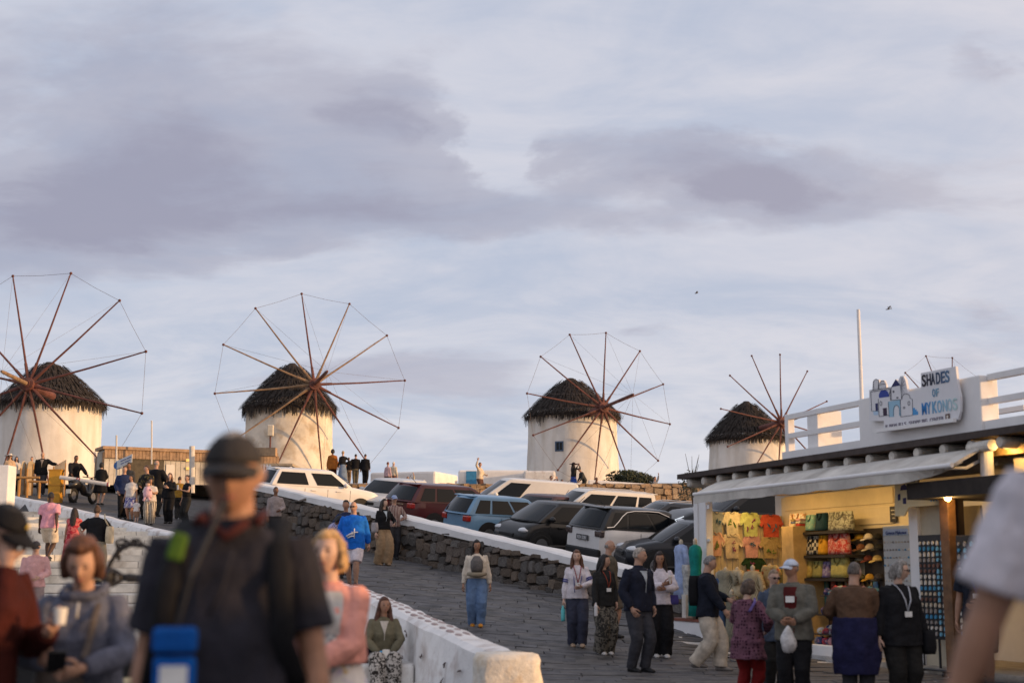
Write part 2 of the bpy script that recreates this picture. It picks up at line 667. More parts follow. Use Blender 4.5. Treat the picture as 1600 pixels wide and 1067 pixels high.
def stone_wall(name, label, pl, ztop, zbot, mats, course, wrange, cap=None, maxparts=300, thick=0.4, core_mat=None, depth=0.10, seed=1, cap_h=0.16):
    """dry stone wall face along the plan line PL (facing right of travel); each stone its own part"""
    r = random.Random(seed)
    seg = []
    tot = 0
    for a, b in zip(pl, pl[1:]):
        L = (b - a).length
        seg.append((tot, L, a, (b - a).normalized()))
        tot += L

    def P(s):
        for t0, L, a, d in seg:
            if s <= t0 + L + 1e-6:
                return a + d * (s - t0), d
        t0, L, a, d = seg[-1]
        return a + d * (s - t0), d
    root = MB()
    n = max(2, int(tot / 0.8))
    rings = []
    for i in range(n + 1):
        p, d = P(tot * i / n)
        nn = Vector((d.y, -d.x, 0))
        zt, zb = ztop(p), zbot(p) - 0.3
        f, b = p - nn * 0.03, p - nn * thick
        rings.append([(f.x, f.y, zb), (f.x, f.y, zt), (b.x, b.y, zt), (b.x, b.y, zb)])
    root.loft(rings)
    ro = root.build(name, core_mat or MORTAR)
    tag(ro, label, 'wall')
    var = stone_variants('stone', mats, 12, seed)
    items = []
    row = 0
    off = -0.12
    while off < 3.0:
        chh = course * r.uniform(0.7, 1.3)
        s = r.uniform(-0.2, 0)
        any_ = False
        while s < tot:
            w = r.uniform(*wrange)
            hh = chh * r.uniform(0.85, 1.1)
            p, d = P(min(tot, max(0, s + w / 2)))
            zb = zbot(p) + off
            if zb < ztop(p) - 0.05:
                any_ = True
                hz = min(hh, ztop(p) - zb - 0.01)
                if hz > 0.04:
                    items.append((p, d, zb + hz / 2 + r.uniform(-0.06, 0.06), w * r.uniform(0.95, 1.1), hz * r.uniform(0.92, 1.12)))
            s += w
        off += chh
        if not any_:
            break
    def sz(it):
        return -(it[3] * it[4]) / (it[0].y ** 2)
    items.sort(key=sz)
    stuff = MB()
    for k, (p, d, zc, w, hh) in enumerate(items):
        nn = Vector((d.y, -d.x, 0))
        me = var[r.randrange(len(var))]
        ang = math.atan2(d.y, d.x)
        dp = depth * r.uniform(0.9, 1.12)
        M_ = Matrix.Translation(Vector((p.x, p.y, zc)) + nn * (dp * 0.05)) @ Matrix.Rotation(ang, 4, 'Z') @ Matrix.Rotation(r.uniform(-0.12, 0.12), 4, 'Y') @ Matrix.Diagonal((w * r.choice((1, -1)), dp * 2, hh * r.choice((1, -1)), 1))
        if k < maxparts:
            link_mesh('stone', me, ro, M_)
        else:
            stuff.add([M_ @ v.co for v in me.vertices], [tuple(q.vertices) for q in me.polygons])
    if stuff.v:
        o = stuff.build('small_stones', mats[0], ro)
        o['kind'] = 'stuff'
    if cap is not None:
        cb = MB()
        rings = []
        n2 = max(4, int(tot / 0.5))
        for i in range(n2 + 1):
            p, d = P(tot * i / n2)
            nn = Vector((d.y, -d.x, 0))
            zt = ztop(p)
            j = r.uniform(-0.015, 0.015)
            f, b = p + nn * (0.08 + j), p - nn * (thick + 0.03)
            rings.append([(f.x, f.y, zt - 0.02), (f.x + j, f.y, zt + cap_h * 0.8 + j), (f.x - nn.x * 0.06, f.y - nn.y * 0.06, zt + cap_h + j), (b.x, b.y, zt + cap_h + j), (b.x, b.y, zt - 0.02)])
        cb.loft(rings)
        cb.build('coping', cap, ro, smooth=False)
    return ro


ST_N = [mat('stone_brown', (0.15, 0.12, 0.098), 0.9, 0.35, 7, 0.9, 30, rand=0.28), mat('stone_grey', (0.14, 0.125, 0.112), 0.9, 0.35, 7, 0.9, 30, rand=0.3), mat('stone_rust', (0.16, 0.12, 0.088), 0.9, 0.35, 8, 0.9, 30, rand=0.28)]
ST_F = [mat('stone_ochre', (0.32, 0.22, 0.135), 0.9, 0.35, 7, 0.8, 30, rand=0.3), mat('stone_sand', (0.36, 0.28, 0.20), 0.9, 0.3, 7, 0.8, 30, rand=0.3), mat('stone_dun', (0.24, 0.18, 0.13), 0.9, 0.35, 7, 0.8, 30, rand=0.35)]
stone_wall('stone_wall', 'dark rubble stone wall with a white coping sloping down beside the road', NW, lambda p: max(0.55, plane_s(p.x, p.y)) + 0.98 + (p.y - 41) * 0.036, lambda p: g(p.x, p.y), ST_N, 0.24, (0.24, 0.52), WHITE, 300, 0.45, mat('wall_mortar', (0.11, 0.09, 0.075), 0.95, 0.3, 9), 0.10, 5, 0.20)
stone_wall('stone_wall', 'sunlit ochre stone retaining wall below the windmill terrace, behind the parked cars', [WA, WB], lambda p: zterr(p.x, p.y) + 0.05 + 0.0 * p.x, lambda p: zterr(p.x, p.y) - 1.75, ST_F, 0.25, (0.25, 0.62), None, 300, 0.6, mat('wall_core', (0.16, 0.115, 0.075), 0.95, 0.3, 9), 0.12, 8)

# ------------------------------------------------------------------ road of slate slabs
SLATE = [mat('slate_grey', (0.100, 0.097, 0.102), 0.7, 0.45, 2.2, 0.7, 18, rand=0.2), mat('slate_warm', (0.110, 0.103, 0.099), 0.72, 0.45, 2.6, 0.7, 18, rand=0.2)]
def par_z(y):
    for (a, b, za, zb) in zip(PAR, PAR[1:], PARZ, PARZ[1:]):
        if y <= b.y:
            return za + (zb - za) * (y - a.y) / (b.y - a.y)
    return PARZ[-1]


SO, SD, SNV = Vector((6.45, 21.0, 0)), Vector((-0.33, 0.944, 0)).normalized(), Vector((-0.944, -0.33, 0)).normalized()


def road_slabs():
    r = random.Random(11)
    road = thing('road', None, None)
    road['kind'] = 'structure'
    items = []
    # rows of slabs run across the road; each slab a jittered quad
    y = 12.0
    while y < 50:
        dy = r.uniform(0.26, 0.46) * (1 if y < 34 else 1.3)
        x = par_x(y) - 6.5 if y < 15 else par_x(y) + 0.12
        y += dy
        xe = 9.0
        while x < xe:
            w = r.uniform(0.35, 1.05) * (1 if y < 34 else 1.3)
            cx, cy = x + w / 2, y - dy / 2
            x += w
            if side_of_near_wall(cx, cy) > -0.15 and cy > 30.0:
                continue
            sp = Vector((cx, cy, 0)) - SO
            if sp.dot(SNV) < -0.1 and cy > 12:
                continue
            if cx > par_x(cy) + 17 or (cy < 14.8 and cx < -0.2):
                continue
            wet = 0.012 if sp.dot(SNV) > 1.1 else 0.055
            jk = 0.02 if wet < 0.02 else 0.045
            jit = lambda: r.uniform(-jk, jk)
            poly = [(cx - w / 2 + wet / 2 + jit(), cy - dy / 2 + wet / 2 + jit()), (cx + jit(), cy - dy / 2 + wet / 2 + jit()), (cx + w / 2 - wet / 2 + jit(), cy - dy / 2 + wet / 2 + jit()),
                    (cx + w / 2 - wet / 2 + jit(), cy + dy / 2 - wet / 2 + jit()), (cx + jit(), cy + dy / 2 - wet / 2 + jit()), (cx - w / 2 + wet / 2 + jit(), cy + dy / 2 - wet / 2 + jit())]
            items.append((w * dy / cy ** 3, poly, r.uniform(0.0, 0.009) + (0.012 if wet > 0.02 else 0), r.uniform(-0.006, 0.006), r.uniform(-0.006, 0.006)))
    items.sort(key=lambda q: -q[0])
    stuff = MB()
    for k, (_, poly, up, tx, ty) in enumerate(items):
        mx = sum(p[0] for p in poly) / 6
        my = sum(p[1] for p in poly) / 6
        z0 = g(mx, my)
        vs = [(x, y_, g(x, y_) + up + tx * (x - mx) + ty * (y_ - my) + 0.008) for x, y_ in poly]
        vs += [(mx + (x - mx) * 1.03, my + (y_ - my) * 1.03, g(x, y_) - 0.02) for x, y_ in poly]
        fs = [(0, 1, 2, 3, 4, 5)] + [(j, j + 6, (j + 1) % 6 + 6, (j + 1) % 6) for j in range(6)]
        if k < 300:
            mb = MB()
            mb.add([(a - mx, b - my, c - z0) for a, b, c in vs], fs)
            o = mb.build('paving_stone', SLATE[k % 2], road, loc=(mx, my, z0))
        else:
            stuff.cur = k % 2
            stuff.add(vs, fs)
    o = stuff.build('paving', SLATE, road)
    o['kind'] = 'stuff'


road_slabs()
# white painted joints along the shop front
mb = MB()
vs, fs = [], []
for i in range(31):
    s = -9 + 20 * i / 30
    for t in (-0.2, 1.15):
        p = SO + SD * s + SNV * t
        vs.append((p.x, p.y, g(p.x, p.y) + 0.008))
fs = [(2 * i, 2 * i + 2, 2 * i + 3, 2 * i + 1) for i in range(30)]
mb.add(vs, fs)
mb.build('painted_joints', mat('joint_paint', (0.62, 0.60, 0.57), 0.9, 0.2, 3), kind='structure')

# ------------------------------------------------------------------ white parapet beside the steps
def parapet():
    r = random.Random(4)
    WP = mat('parapet_white', (0.78, 0.765, 0.755), 0.9, 0.07, 2.0, 1.0, 6, pattern='blotch', col2=(0.52, 0.46, 0.43), pscale=2.6)
    mb = MB()
    rings = []
    n = 90
    L = [(b - a).length for a, b in zip(PAR, PAR[1:])]
    for i in range(n + 1):
        t = i / n
        y = PAR[0].y + (PAR[-1].y - PAR[0].y) * t ** 1.4
        x = par_x(y)
        z = par_z(y)
        d = Vector((par_x(y + 0.1) - par_x(y - 0.1), 0.2, 0)).normalized()
        nn = Vector((d.y, -d.x, 0))
        j = [r.uniform(-0.018, 0.018) for _ in range(8)]
        zb = z - 2.4
        c = Vector((x, y, 0))
        pr = [(0.20, zb), (0.20 + j[0], z - 0.06), (0.14 + j[1], z + j[2] * 0.6), (0, z + 0.012), (-0.14 + j[3], z + j[4] * 0.6), (-0.22 + j[5], z - 0.05), (-0.24 + j[6], z - 0.35), (-0.27, zb)]
        rings.append([c + nn * a + Vector((0, 0, b)) for a, b in pr])
    mb.loft(rings)
    o = mb.build('parapet', WP, smooth=False, fix=True)
    tag(o, 'low whitewashed parapet wall running up between the steps and the slate road', 'wall')
    # end block, rough and cream
    eb = MB()
    rings = []
    for z, s in ((-0.35, 1.06), (0.0, 1.02), (0.15, 1.03), (0.3, 0.99), (0.42, 1.0), (0.52, 0.97), (0.575, 0.86)):
        ring = []
        for k in range(16):
            q = 2 * math.pi * k / 16
            c, s_ = math.cos(q), math.sin(q)
            ring.append(Vector((0.34 * s * math.copysign(abs(c) ** 0.4, c) + r.uniform(-0.025, 0.025), 0.3 * s * math.copysign(abs(s_) ** 0.4, s_) + r.uniform(-0.025, 0.025), z + r.uniform(-0.012, 0.012))))
        rings.append(ring)
    eb.loft(rings)
    e = eb.build('end_block', mat('cream_wash', (0.74, 0.69, 0.61), 0.95, 0.16, 5, 1.0, 9, pattern='blotch', col2=(0.55, 0.45, 0.33), pscale=5), o, loc=(-0.06, 15.0, 0.10), smooth=True)
    e.rotation_euler = (0, 0, 0.2)
    # the stones left bare on its top
    SB = mat('bare_stone', (0.36, 0.28, 0.27), 0.9, 0.2, 8)
    meshes = []
    for k in range(6):
        q = MB()
        ring = []
        m = 9
        for j in range(m):
            a = 2 * math.pi * j / m
            rr = r.uniform(0.8, 1.05)
            ring.append((rr * math.cos(a), rr * math.sin(a)))
        q.loft([[(x, y, -0.03) for x, y in ring], [(x, y, 0.004) for x, y in ring], [(x * 0.8, y * 0.8, 0.010) for x, y in ring]])
        me = q.mesh('bare_stone')
        me.materials.append(SB)
        meshes.append(me)
    y = 16.9
    while y < 27.5:
        for lane in (-0.075, 0.055):
            yy = y + (0.17 if lane > 0 else 0) + r.uniform(-0.03, 0.03)
            x = par_x(yy)
            d = Vector((par_x(yy + 0.1) - par_x(yy - 0.1), 0.2, 0)).normalized()
            nn = Vector((d.y, -d.x, 0))
            c = Vector((x, yy, par_z(yy) + 0.006)) + nn * lane
            M_ = Matrix.Translation(c) @ Matrix.Rotation(math.atan2(d.y, d.x), 4, 'Z') @ Matrix.Rotation(-0.095, 4, 'Y') @ Matrix.Diagonal((r.uniform(0.10, 0.14), r.uniform(0.035, 0.05), 1, 1))
            link_mesh('bare_stone', meshes[r.randrange(6)], o, M_)
        y += 0.36
    # cracks and bare spots in the white face towards the steps
    CR = mat('bare_mortar', (0.10, 0.07, 0.065), 0.95, 0.2, 9)
    for k in range(46):
        yy = 16 + 27 * r.random() ** 0.8
        x = par_x(yy)
        d = Vector((par_x(yy + 0.1) - par_x(yy - 0.1), 0.2, 0)).normalized()
        nn = Vector((d.y, -d.x, 0))
        z = par_z(yy) - r.uniform(0.14, 0.6)
        c = Vector((x, yy, z)) - nn * 0.262
        p = [c]
        for q in range(r.randrange(2, 5)):
            p.append(p[-1] + d * r.uniform(-0.09, 0.09) + Vector((0, 0, r.uniform(-0.06, 0.03))))
        cm = MB()
        cm.tube(p, [r.uniform(0.004, 0.013) for _ in p], 5)
        cm.build('crack', CR, o)
    return o


parapet()

# ------------------------------------------------------------------ white steps on the left
def steps():
    r = random.Random(5)
    PW = [mat('paver_white', (0.74, 0.70, 0.62), 0.9, 0.12, 3, 0.8, 10, rand=0.06, pattern='blotch', col2=(0.5, 0.45, 0.38), pscale=2.2), mat('paver_worn', (0.66, 0.63, 0.57), 0.9, 0.16, 3, 0.6, 14, rand=0.08)]
    JT = mat('step_joint', (0.40, 0.37, 0.33), 0.95, 0.2, 6)
    for i in range(23):
        a0 = 1.2 + 1.75 * i
        z = zstep(a0 + 0.5)
        st = MB()
        st.obox(S0 + SE * a0 - SL * 0.0 + Vector((0, 0, z - 0.9)), SE * 1.75, SL * 13.0, Vector((0, 0, 0.885)))
        o = st.build('step', JT)
        tag(o, kind='structure')
        # two rows of long pavers on each tread
        for row in range(2):
            b = r.uniform(-0.4, 0)
            while b < 11.5:
                w = r.uniform(0.6, 1.5)
                if b + w < 0.05:
                    b += w
                    continue
                bb = max(b, 0.02)
                q = MB()
                j = r.uniform(-0.006, 0.006)
                o_ = S0 + SE * (a0 - (0.02 if row == 0 else 0) + row * 0.875 + 0.012) + SL * (bb + 0.012) + Vector((0, 0, z - 0.14 if row == 0 else z - 0.04))
                q.obox(o_, SE * 0.851, SL * (b + w - bb - 0.024), Vector((0, 0, (0.14 if row == 0 else 0.04) + j)))
                q.build('paver', PW[r.randrange(2)], o)
                b += w


steps()

# low white ledge where the woman sits
lb = MB()
p = at(560, 1030, 20.6)
lb.obox(Vector((-2.65, 18.2, -0.1)), Vector((0.95, -0.05, 0)) * 1.5, Vector((0.0, 0.75, 0)), Vector((0, 0, 0.47)))
tag(lb.build('ledge', WHITE_OLD, bevel=0.04), 'low white ledge against the parapet that the seated woman rests on', 'ledge')
lb = MB()
lb.obox(Vector((-1.24, 17.2, -0.1)), Vector((1.0, -0.25, 0)), Vector((0.2, 0.8, 0)), Vector((0, 0, 0.30)))
tag(lb.build('ledge', WHITE_OLD, bevel=0.03), 'white step block at the foot of the parapet, right of the seated woman', 'ledge')

# ------------------------------------------------------------------ unseen buildings added past the right edge to shade street and cars
bb = MB()
bb.obox(Vector((7.6, -14, -0.2)), Vector((7, 0, 0)), Vector((0, 11.5, 0)), Vector((0, 0, 5.2)))
tag(bb.build('house', WHITE), 'plain white house right of the street, unseen, added for its shade', 'house')
bb = MB()
bb.obox(Vector((7.4, -2.5, -0.2)), Vector((0.4, 0, 0)), Vector((0, 14.3, 0)), Vector((0, 0, 2.62)))
tag(bb.build('garden_wall', WHITE), 'white garden wall beside the shop, unseen, added for its shade', 'wall')
bb = MB()
bb.obox(Vector((17.5, 28, 0)), Vector((9, 0, 0)), Vector((0, 15.0, 0)), Vector((0, 0, 6.9)))
tag(bb.build('house', WHITE), 'plain white house behind the shop, unseen, added for its shade', 'house')
bb = MB()
bb.obox(Vector((0.95, 2.6, -0.1)), Vector((1.6, 0, 0)), Vector((0, 2.2, 0)), Vector((0, 0, 0.24)))
tag(bb.build('kerb_step', WHITE_OLD, bevel=0.02), 'low white kerb step under the man in the white T-shirt', 'step')
# ------------------------------------------------------------------ windmills
POLE = mat('pole_red_brown', (0.135, 0.050, 0.040), 0.75, 0.3, 3, 0.2, 30)
POLE2 = mat('pole_bare_wood', (0.27, 0.175, 0.105), 0.8, 0.3, 3, 0.2, 30)
THATCH = mat('old_thatch', (0.034, 0.027, 0.023), 0.95, 0.5, 5, 1.0, 16, pattern='streak', col2=(0.030, 0.022, 0.019), pscale=9)
ROPE = mat('rope', (0.16, 0.13, 0.12), 0.9, 0.1)


def windmill(label, px, py_eave, py_base, py_top, Y, r, hub, fan, yaw, reach, phase, plaster, name_windows=(), rake=0.10, sprit=3.4, peak_dx=0.0, full=True, ragged=1.0, seed=1, skew=0.25, ropes=True, wood_alt=False):
    """px: middle of the tower; hub: its place in the picture; fan: length of the poles (m)"""
    rn = random.Random(seed)
    zb = at(px, py_base, Y).z - 0.5
    ze = at(px, py_eave, Y).z
    zt = at(px, py_top, Y).z
    c = Vector((ray(px)[0] * Y, Y, 0))
    root = thing('windmill', label, 'windmill', (c.x, c.y, zb))
    he, ht = ze - zb, zt - zb
    t = MB()
    n = 56
    prof = [(r * 1.06, -0.5), (r * 1.03, he * 0.3), (r * 1.0, he * 0.65), (r * 0.985, he), (r * 0.975, he + 0.35)]
    rings = []
    for k in range(25):
        z = -0.5 + (he + 0.85) * k / 24
        rr = np.interp(z, [p[1] for p in prof], [p[0] for p in prof])
        rings.append([Vector((rr * math.cos(2 * math.pi * j / n), rr * math.sin(2 * math.pi * j / n), z)) * 1.0 + Vector((math.cos(2 * math.pi * j / n), math.sin(2 * math.pi * j / n), 0)) * (0.025 * noise.noise(Vector((math.cos(2 * math.pi * j / n) * 3, math.sin(2 * math.pi * j / n) * 3, z * 0.9 + seed)))) for j in range(n)])
    t.loft(rings)
    t.build('tower', plaster, root, smooth=True)
    # thatch cone: leans a little towards the sails
    hd = Vector((math.sin(yaw), -math.cos(yaw), 0))
    th = MB()
    m = 44
    rings = []
    for k in range(13):
        f = k / 12
        z = he - 0.12 + (ht - he + 0.12) * (f ** 0.92)
        rr = r * 1.07 * (1 - f) ** 0.95 + 0.20 * f
        off = hd * (skew * -0.6 * math.sin(f * math.pi) * 0.5) + Vector((peak_dx * f, 0, 0))
        ring = []
        for j in range(m):
            q = 2 * math.pi * j / m
            w = 1 + 0.035 * noise.noise(Vector((math.cos(q) * 2.4, math.sin(q) * 2.4, f * 5 + seed)))
            ring.append(off + Vector((rr * w * math.cos(q), rr * w * math.sin(q), z + 0.10 * noise.noise(Vector((math.cos(q) * 3, math.sin(q) * 3, seed * 3.1))) * (1 - f))))
        rings.append(ring)
    th.loft(rings)
    th.build('thatch_roof', THATCH, root, smooth=True)
    fr = MB()
    for lay in range(13):
        f = lay / 13 * 0.9
        cnt = int(260 * (1 - f) + 30)
        for j in range(cnt):
            q = 2 * math.pi * (j + rn.random()) / cnt
            rr = r * 1.07 * (1 - f) ** 0.95 + 0.20 * f
            z = he - 0.10 + (ht - he + 0.12) * (f ** 0.92)
            off = hd * (skew * -0.3 * math.sin(f * math.pi)) + Vector((peak_dx * f, 0, 0))
            a = off + Vector((rr * math.cos(q), rr * math.sin(q), z + rn.uniform(0.1, 0.3)))
            tn = Vector((-math.sin(q), math.cos(q), 0))
            ou = Vector((math.cos(q), math.sin(q), 0))
            clump = 0.5 + 0.5 * noise.noise(Vector((math.cos(q) * 5, math.sin(q) * 5, seed + lay * 4)))
            ln = (rn.uniform(0.05, 0.22) + (0.95 * ragged * clump ** 2.5 if lay == 0 else 0.12))
            if lay:
                dirv = (Vector((0, 0, -1)) * 0.66 + ou * 0.76)
            else:
                dirv = Vector((0, 0, -1)) + ou * rn.uniform(-0.05, 0.12)
            w = rn.uniform(0.03, 0.075)
            b = a + dirv.normalized() * (ln + 0.3) + tn * rn.uniform(-0.08, 0.08) + ou * (0.01 if lay else 0.0)
            o_ = ou * 0.03
            fr.add([a - tn * w + o_, a + tn * w + o_, b + tn * w * 0.35 + o_, b - tn * w * 0.35 + o_], [(0, 1, 2, 3)])
    fo = fr.build('thatch_straw', THATCH, root)
    fo['kind'] = 'stuff'
    # sails
    hp = at(hub[0], hub[1], Y)
    hx = hp.x - c.x
    hl = Vector((hx, -abs(hx) / max(0.15, math.tan(abs(yaw))) if abs(yaw) > 0.05 else -reach, hp.z - zb))
    if hl.y > -r - 0.6:
        hl.y = -r - 0.6
    # perspective: nearer hub must be moved to keep its place
    k = (Y + hl.y) / Y
    hl = Vector((ray(hub[0], hub[1])[0] * (Y + hl.y) - c.x, hl.y, CAMH + ray(hub[0], hub[1])[1] * (Y + hl.y) - zb))
    ax = (hd + Vector((0, 0, 0.10))).normalized()
    sx = ax.cross(Vector((0, 0, 1))).normalized()
    sx = -sx if sx.x < 0 else sx
    sy = sx.cross(ax)
    sy = sy if sy.z > 0 else -sy
    axle = MB()
    axle.tube([hl - ax * (reach * 0.55), hl - ax * 0.3, hl + ax * 0.35], [0.22, 0.24, 0.20], 12)
    axle.build('axle', POLE, root)
    hb = MB()
    hb.tube([hl - ax * 0.28, hl - ax * 0.25, hl + ax * 0.25, hl + ax * 0.28], [0.2, 0.36, 0.36, 0.2], 12)
    hb.build('hub', POLE, root)
    bs = MB()
    tip = hl + ax * sprit
    bs.tube([hl + ax * 0.2, tip - ax * 0.3, tip], [0.12, 0.10, 0.06], 8)
    bs.build('bowsprit', POLE if seed != 1 else POLE2, root)
    tips = []
    for i in range(12):
        a = R(phase + 30 * i)
        d = (sx * math.cos(a) + sy * math.sin(a) - ax * rake).normalized()
        e = hl + d * fan
        tips.append(e)
        s = MB()
        mid = hl + d * fan * 0.5 + Vector((0, 0, -0.02)) - ax * 0.03
        s.tube([hl + d * 0.15, mid, e], [0.068, 0.052, 0.036], 7)
        s.tube([hl + d * 0.1, hl + d * fan * 0.19], [0.105, 0.08], 7)
        po = s.build('sail_pole', POLE2 if (wood_alt and i in (1, 2, 4, 5, 6, 7)) else POLE, root)
        kn = MB()
        kn.ball(e, 0.085, 6, 4)
        kn.build('pole_tip', POLE, po)
    if ropes:
        rp = MB()
        for i in range(12):
            a, b = tips[i], tips[(i + 1) % 12]
            rp.tube([a, (a + b) / 2 + Vector((0, 0, -0.05)), b], 0.009, 4, cap=False)
        rp.build('rim_rope', ROPE, root)
        st = MB()
        for i in range(12):
            st.tube([tips[i], tip - ax * 0.1], 0.006, 4, cap=False)
        st.build('stay_rope', ROPE, root)
    for (wx, wy, w, h, colr) in name_windows:
        # a window on the tower wall at picture place
        for _ in range(1):
            p = at(wx, wy, Y - r * 0.9)
            dx = p.x - c.x
            yy = -math.sqrt(max(0.05, (r * 1.01) ** 2 - dx * dx))
            p = at(wx, wy, Y + yy)
            dx = p.x - c.x
            nn = Vector((dx, yy, 0)).normalized()
            tt = Vector((-nn.y, nn.x, 0))
            o_ = Vector((dx, yy, p.z - zb))
            f = MB()
            f.obox(o_ - tt * (w / 2 + 0.09) - Vector((0, 0, h / 2 + 0.09)) - nn * 0.08, tt * (w + 0.18), nn * 0.12, Vector((0, 0, 0.09)))
            f.obox(o_ - tt * (w / 2 + 0.09) + Vector((0, 0, h / 2)) - nn * 0.08, tt * (w + 0.18), nn * 0.12, Vector((0, 0, 0.09)))
            for s in (-1, 1):
                f.obox(o_ + tt * (s * (w / 2 + 0.045) - 0.045) - Vector((0, 0, h / 2)) - nn * 0.08, tt * 0.09, nn * 0.12, Vector((0, 0, h)))
            f.obox(o_ - tt * 0.025 - Vector((0, 0, h / 2)) - nn * 0.06, tt * 0.05, nn * 0.09, Vector((0, 0, h)))
            fo = f.build('window', mat('shutter_blue_%s' % colr, (0.06, 0.10, 0.17) if colr == 'blue' else (0.05, 0.05, 0.055), 0.6, 0.1), root)
            gl = MB()
            gl.obox(o_ - tt * w / 2 - Vector((0, 0, h / 2)) - nn * 0.05, tt * w, nn * 0.07, Vector((0, 0, h)))
            gl.build('pane', GLASS, fo)
    return root, c, zb


PL_A = mat('mill_white', (0.75, 0.72, 0.67), 0.9, 0.08, 0.7, 0.9, 3.5, pattern='streak', col2=(0.62, 0.57, 0.50), pscale=1.6)
PL_B = mat('mill_weathered', (0.72, 0.66, 0.56), 0.92, 0.16, 0.9, 0.7, 5, pattern='blotch', col2=(0.52, 0.42, 0.30), pscale=1.1)
m1 = windmill('white-towered windmill with a bare timber bowsprit, its sail poles cut by the left picture edge', 66, 634, 765, 566, 83, 2.92, (45, 601), 6.38, R(-8), 5.0, 16.0, PL_A, (), 0.06, 3.0, -0.2, seed=1, ragged=0.8)
m2 = windmill('windmill with a peeling ochre-stained tower and ragged thatch, behind the big man in the cap', 446, 640, 764, 568, 90, 2.74, (491, 601), 5.95, R(20), 5.0, 6.5, PL_B, (), 0.10, 3.6, 0.1, seed=2, ragged=1.5, wood_alt=True)
m3 = windmill('windmill with smooth thatch and a small blue window in its tower, above the parked cars', 896, 652, 760, 591, 100, 3.15, (942, 637), 5.45, R(24), 5.2, -8.5, PL_A, ((874, 697, 0.42, 0.5, 'blue'), (876, 746, 0.5, 0.35, 'dark')), 0.08, 4.3, -0.1, seed=3, ragged=0.6)
m4 = windmill('small far windmill with a tufted thatch tip, half hidden by the shop roof', 1173, 688, 745, 627, 112, 3.0, (1221, 660), 5.5, R(30), 5.2, 21.5, PL_A, ((1114, 690, 0.25, 0.6, 'dark'),), 0.06, 2.0, 0.0, seed=4, ragged=0.5, ropes=False)
m5 = windmill('windmill hidden behind the shop sign, only its pole tips in sight', 1432, 690, 755, 636, 118, 3.0, (1488, 662), 5.7, R(30), 5.2, 16.5, PL_A, (), 0.06, 2.0, 0.0, seed=5, ragged=0.5)

# a lamp box on a pole against the second mill
lp = thing('lamp_post', 'thin brown pole with a pale lamp box in front of the ochre-stained windmill', 'lamp post', tuple(at(421, 735, 80)))
q = MB(); q.tube([(0, 0, -1.0), (0, 0, 1.95)], 0.05, 8); q.build('pole', POLE, lp)
q = MB(); q.box((0, 0, 2.25), (0.34, 0.3, 0.62)); q.build('lamp_box', mat('lamp_box_cream', (0.6, 0.55, 0.45), 0.7, 0.1), lp, bevel=0.04)

# dark bush beside the third mill, and a leggy plant at the shop's far corner
def bush(name, label, c, rx, ry, rz, n, seed, col, leaf=0.07, cat='shrub', stems=0):
    r = random.Random(seed)
    root = thing(name, label, cat, c)
    st = MB()
    for k in range(max(3, stems)):
        a = r.uniform(0, 6.28)
        e = Vector((rx * 0.75 * math.cos(a) * r.random(), ry * 0.75 * math.sin(a) * r.random(), rz * r.uniform(0.6, 1.5 if stems else 0.9)))
        st.tube([(0, 0, -0.2), e * 0.5 + Vector((0, 0, 0.1)), e], [0.04, 0.025, 0.012] if not stems else [0.012, 0.008, 0.004], 5)
    st.build('stem', mat('twig', (0.12, 0.09, 0.06), 0.9, 0.2), root)
    lv = MB()
    for k in range(n):
        while True:
            p = Vector((r.uniform(-1, 1), r.uniform(-1, 1), r.uniform(-0.1, 1)))
            q_ = Vector((p.x, p.y, p.z * 1.0))
            if q_.length < 1 and noise.noise(p * 2.2 + Vector((seed, 0, 0))) > -0.25 and q_.length > 0.35:
                break
        p = Vector((p.x * rx, p.y * ry, p.z * rz * (1 - 0.35 * (p.x + 1) / 2)))
        a = Vector((r.gauss(0, 1), r.gauss(0, 1), r.gauss(0, 1))).normalized() * leaf * r.uniform(0.6, 1.3)
        b = a.orthogonal().normalized() * leaf * 0.45
        lv.add([p - a, p + b, p + a, p - b], [(0, 1, 2, 3)])
    lo = lv.build('leaves', mat('leaf_' + name, col, 0.7, 0.5, 3), root)
    lo['kind'] = 'stuff'
    return root


bush('wind_bent_bush', 'low dark green wind-bent bush at the foot of the blue-windowed windmill', tuple(at(984, 753, 92)), 1.75, 1.2, 0.95, 2600, 3, (0.035, 0.045, 0.02), 0.10)
bush('leggy_plant', 'leggy plant with small pale flowers beside the far end of the shop roof', tuple(at(1082, 775, 33)), 0.35, 0.35, 0.75, 420, 6, (0.13, 0.12, 0.07), 0.04, 'plant', 9)

# ------------------------------------------------------------------ low buildings on the terrace
def slab_house(name, label, px0, px1, py_top, py_bot, Y0, Y1, depth, m, cat='building'):
    a, b = at(px0, py_top, Y0), at(px1, py_top, Y1)
    zb = min(at(px0, py_bot, Y0).z, at(px1, py_bot, Y1).z) - 0.6
    zt = (a.z + b.z) / 2
    d = Vector((b.x - a.x, b.y - a.y, 0))
    n = Vector((-d.y, d.x, 0)).normalized() * depth
    mb = MB()
    mb.obox((a.x, a.y, zb), d, n, Vector((0, 0, zt - zb)))
    root = thing(name, label, cat, (a.x, a.y, zb))
    o = mb.build('wall', m, root, bevel=0.12)
    o.location = (-a.x, -a.y, -zb)
    return root, d.normalized(), n.normalized(), Vector((a.x, a.y, zb)), zt


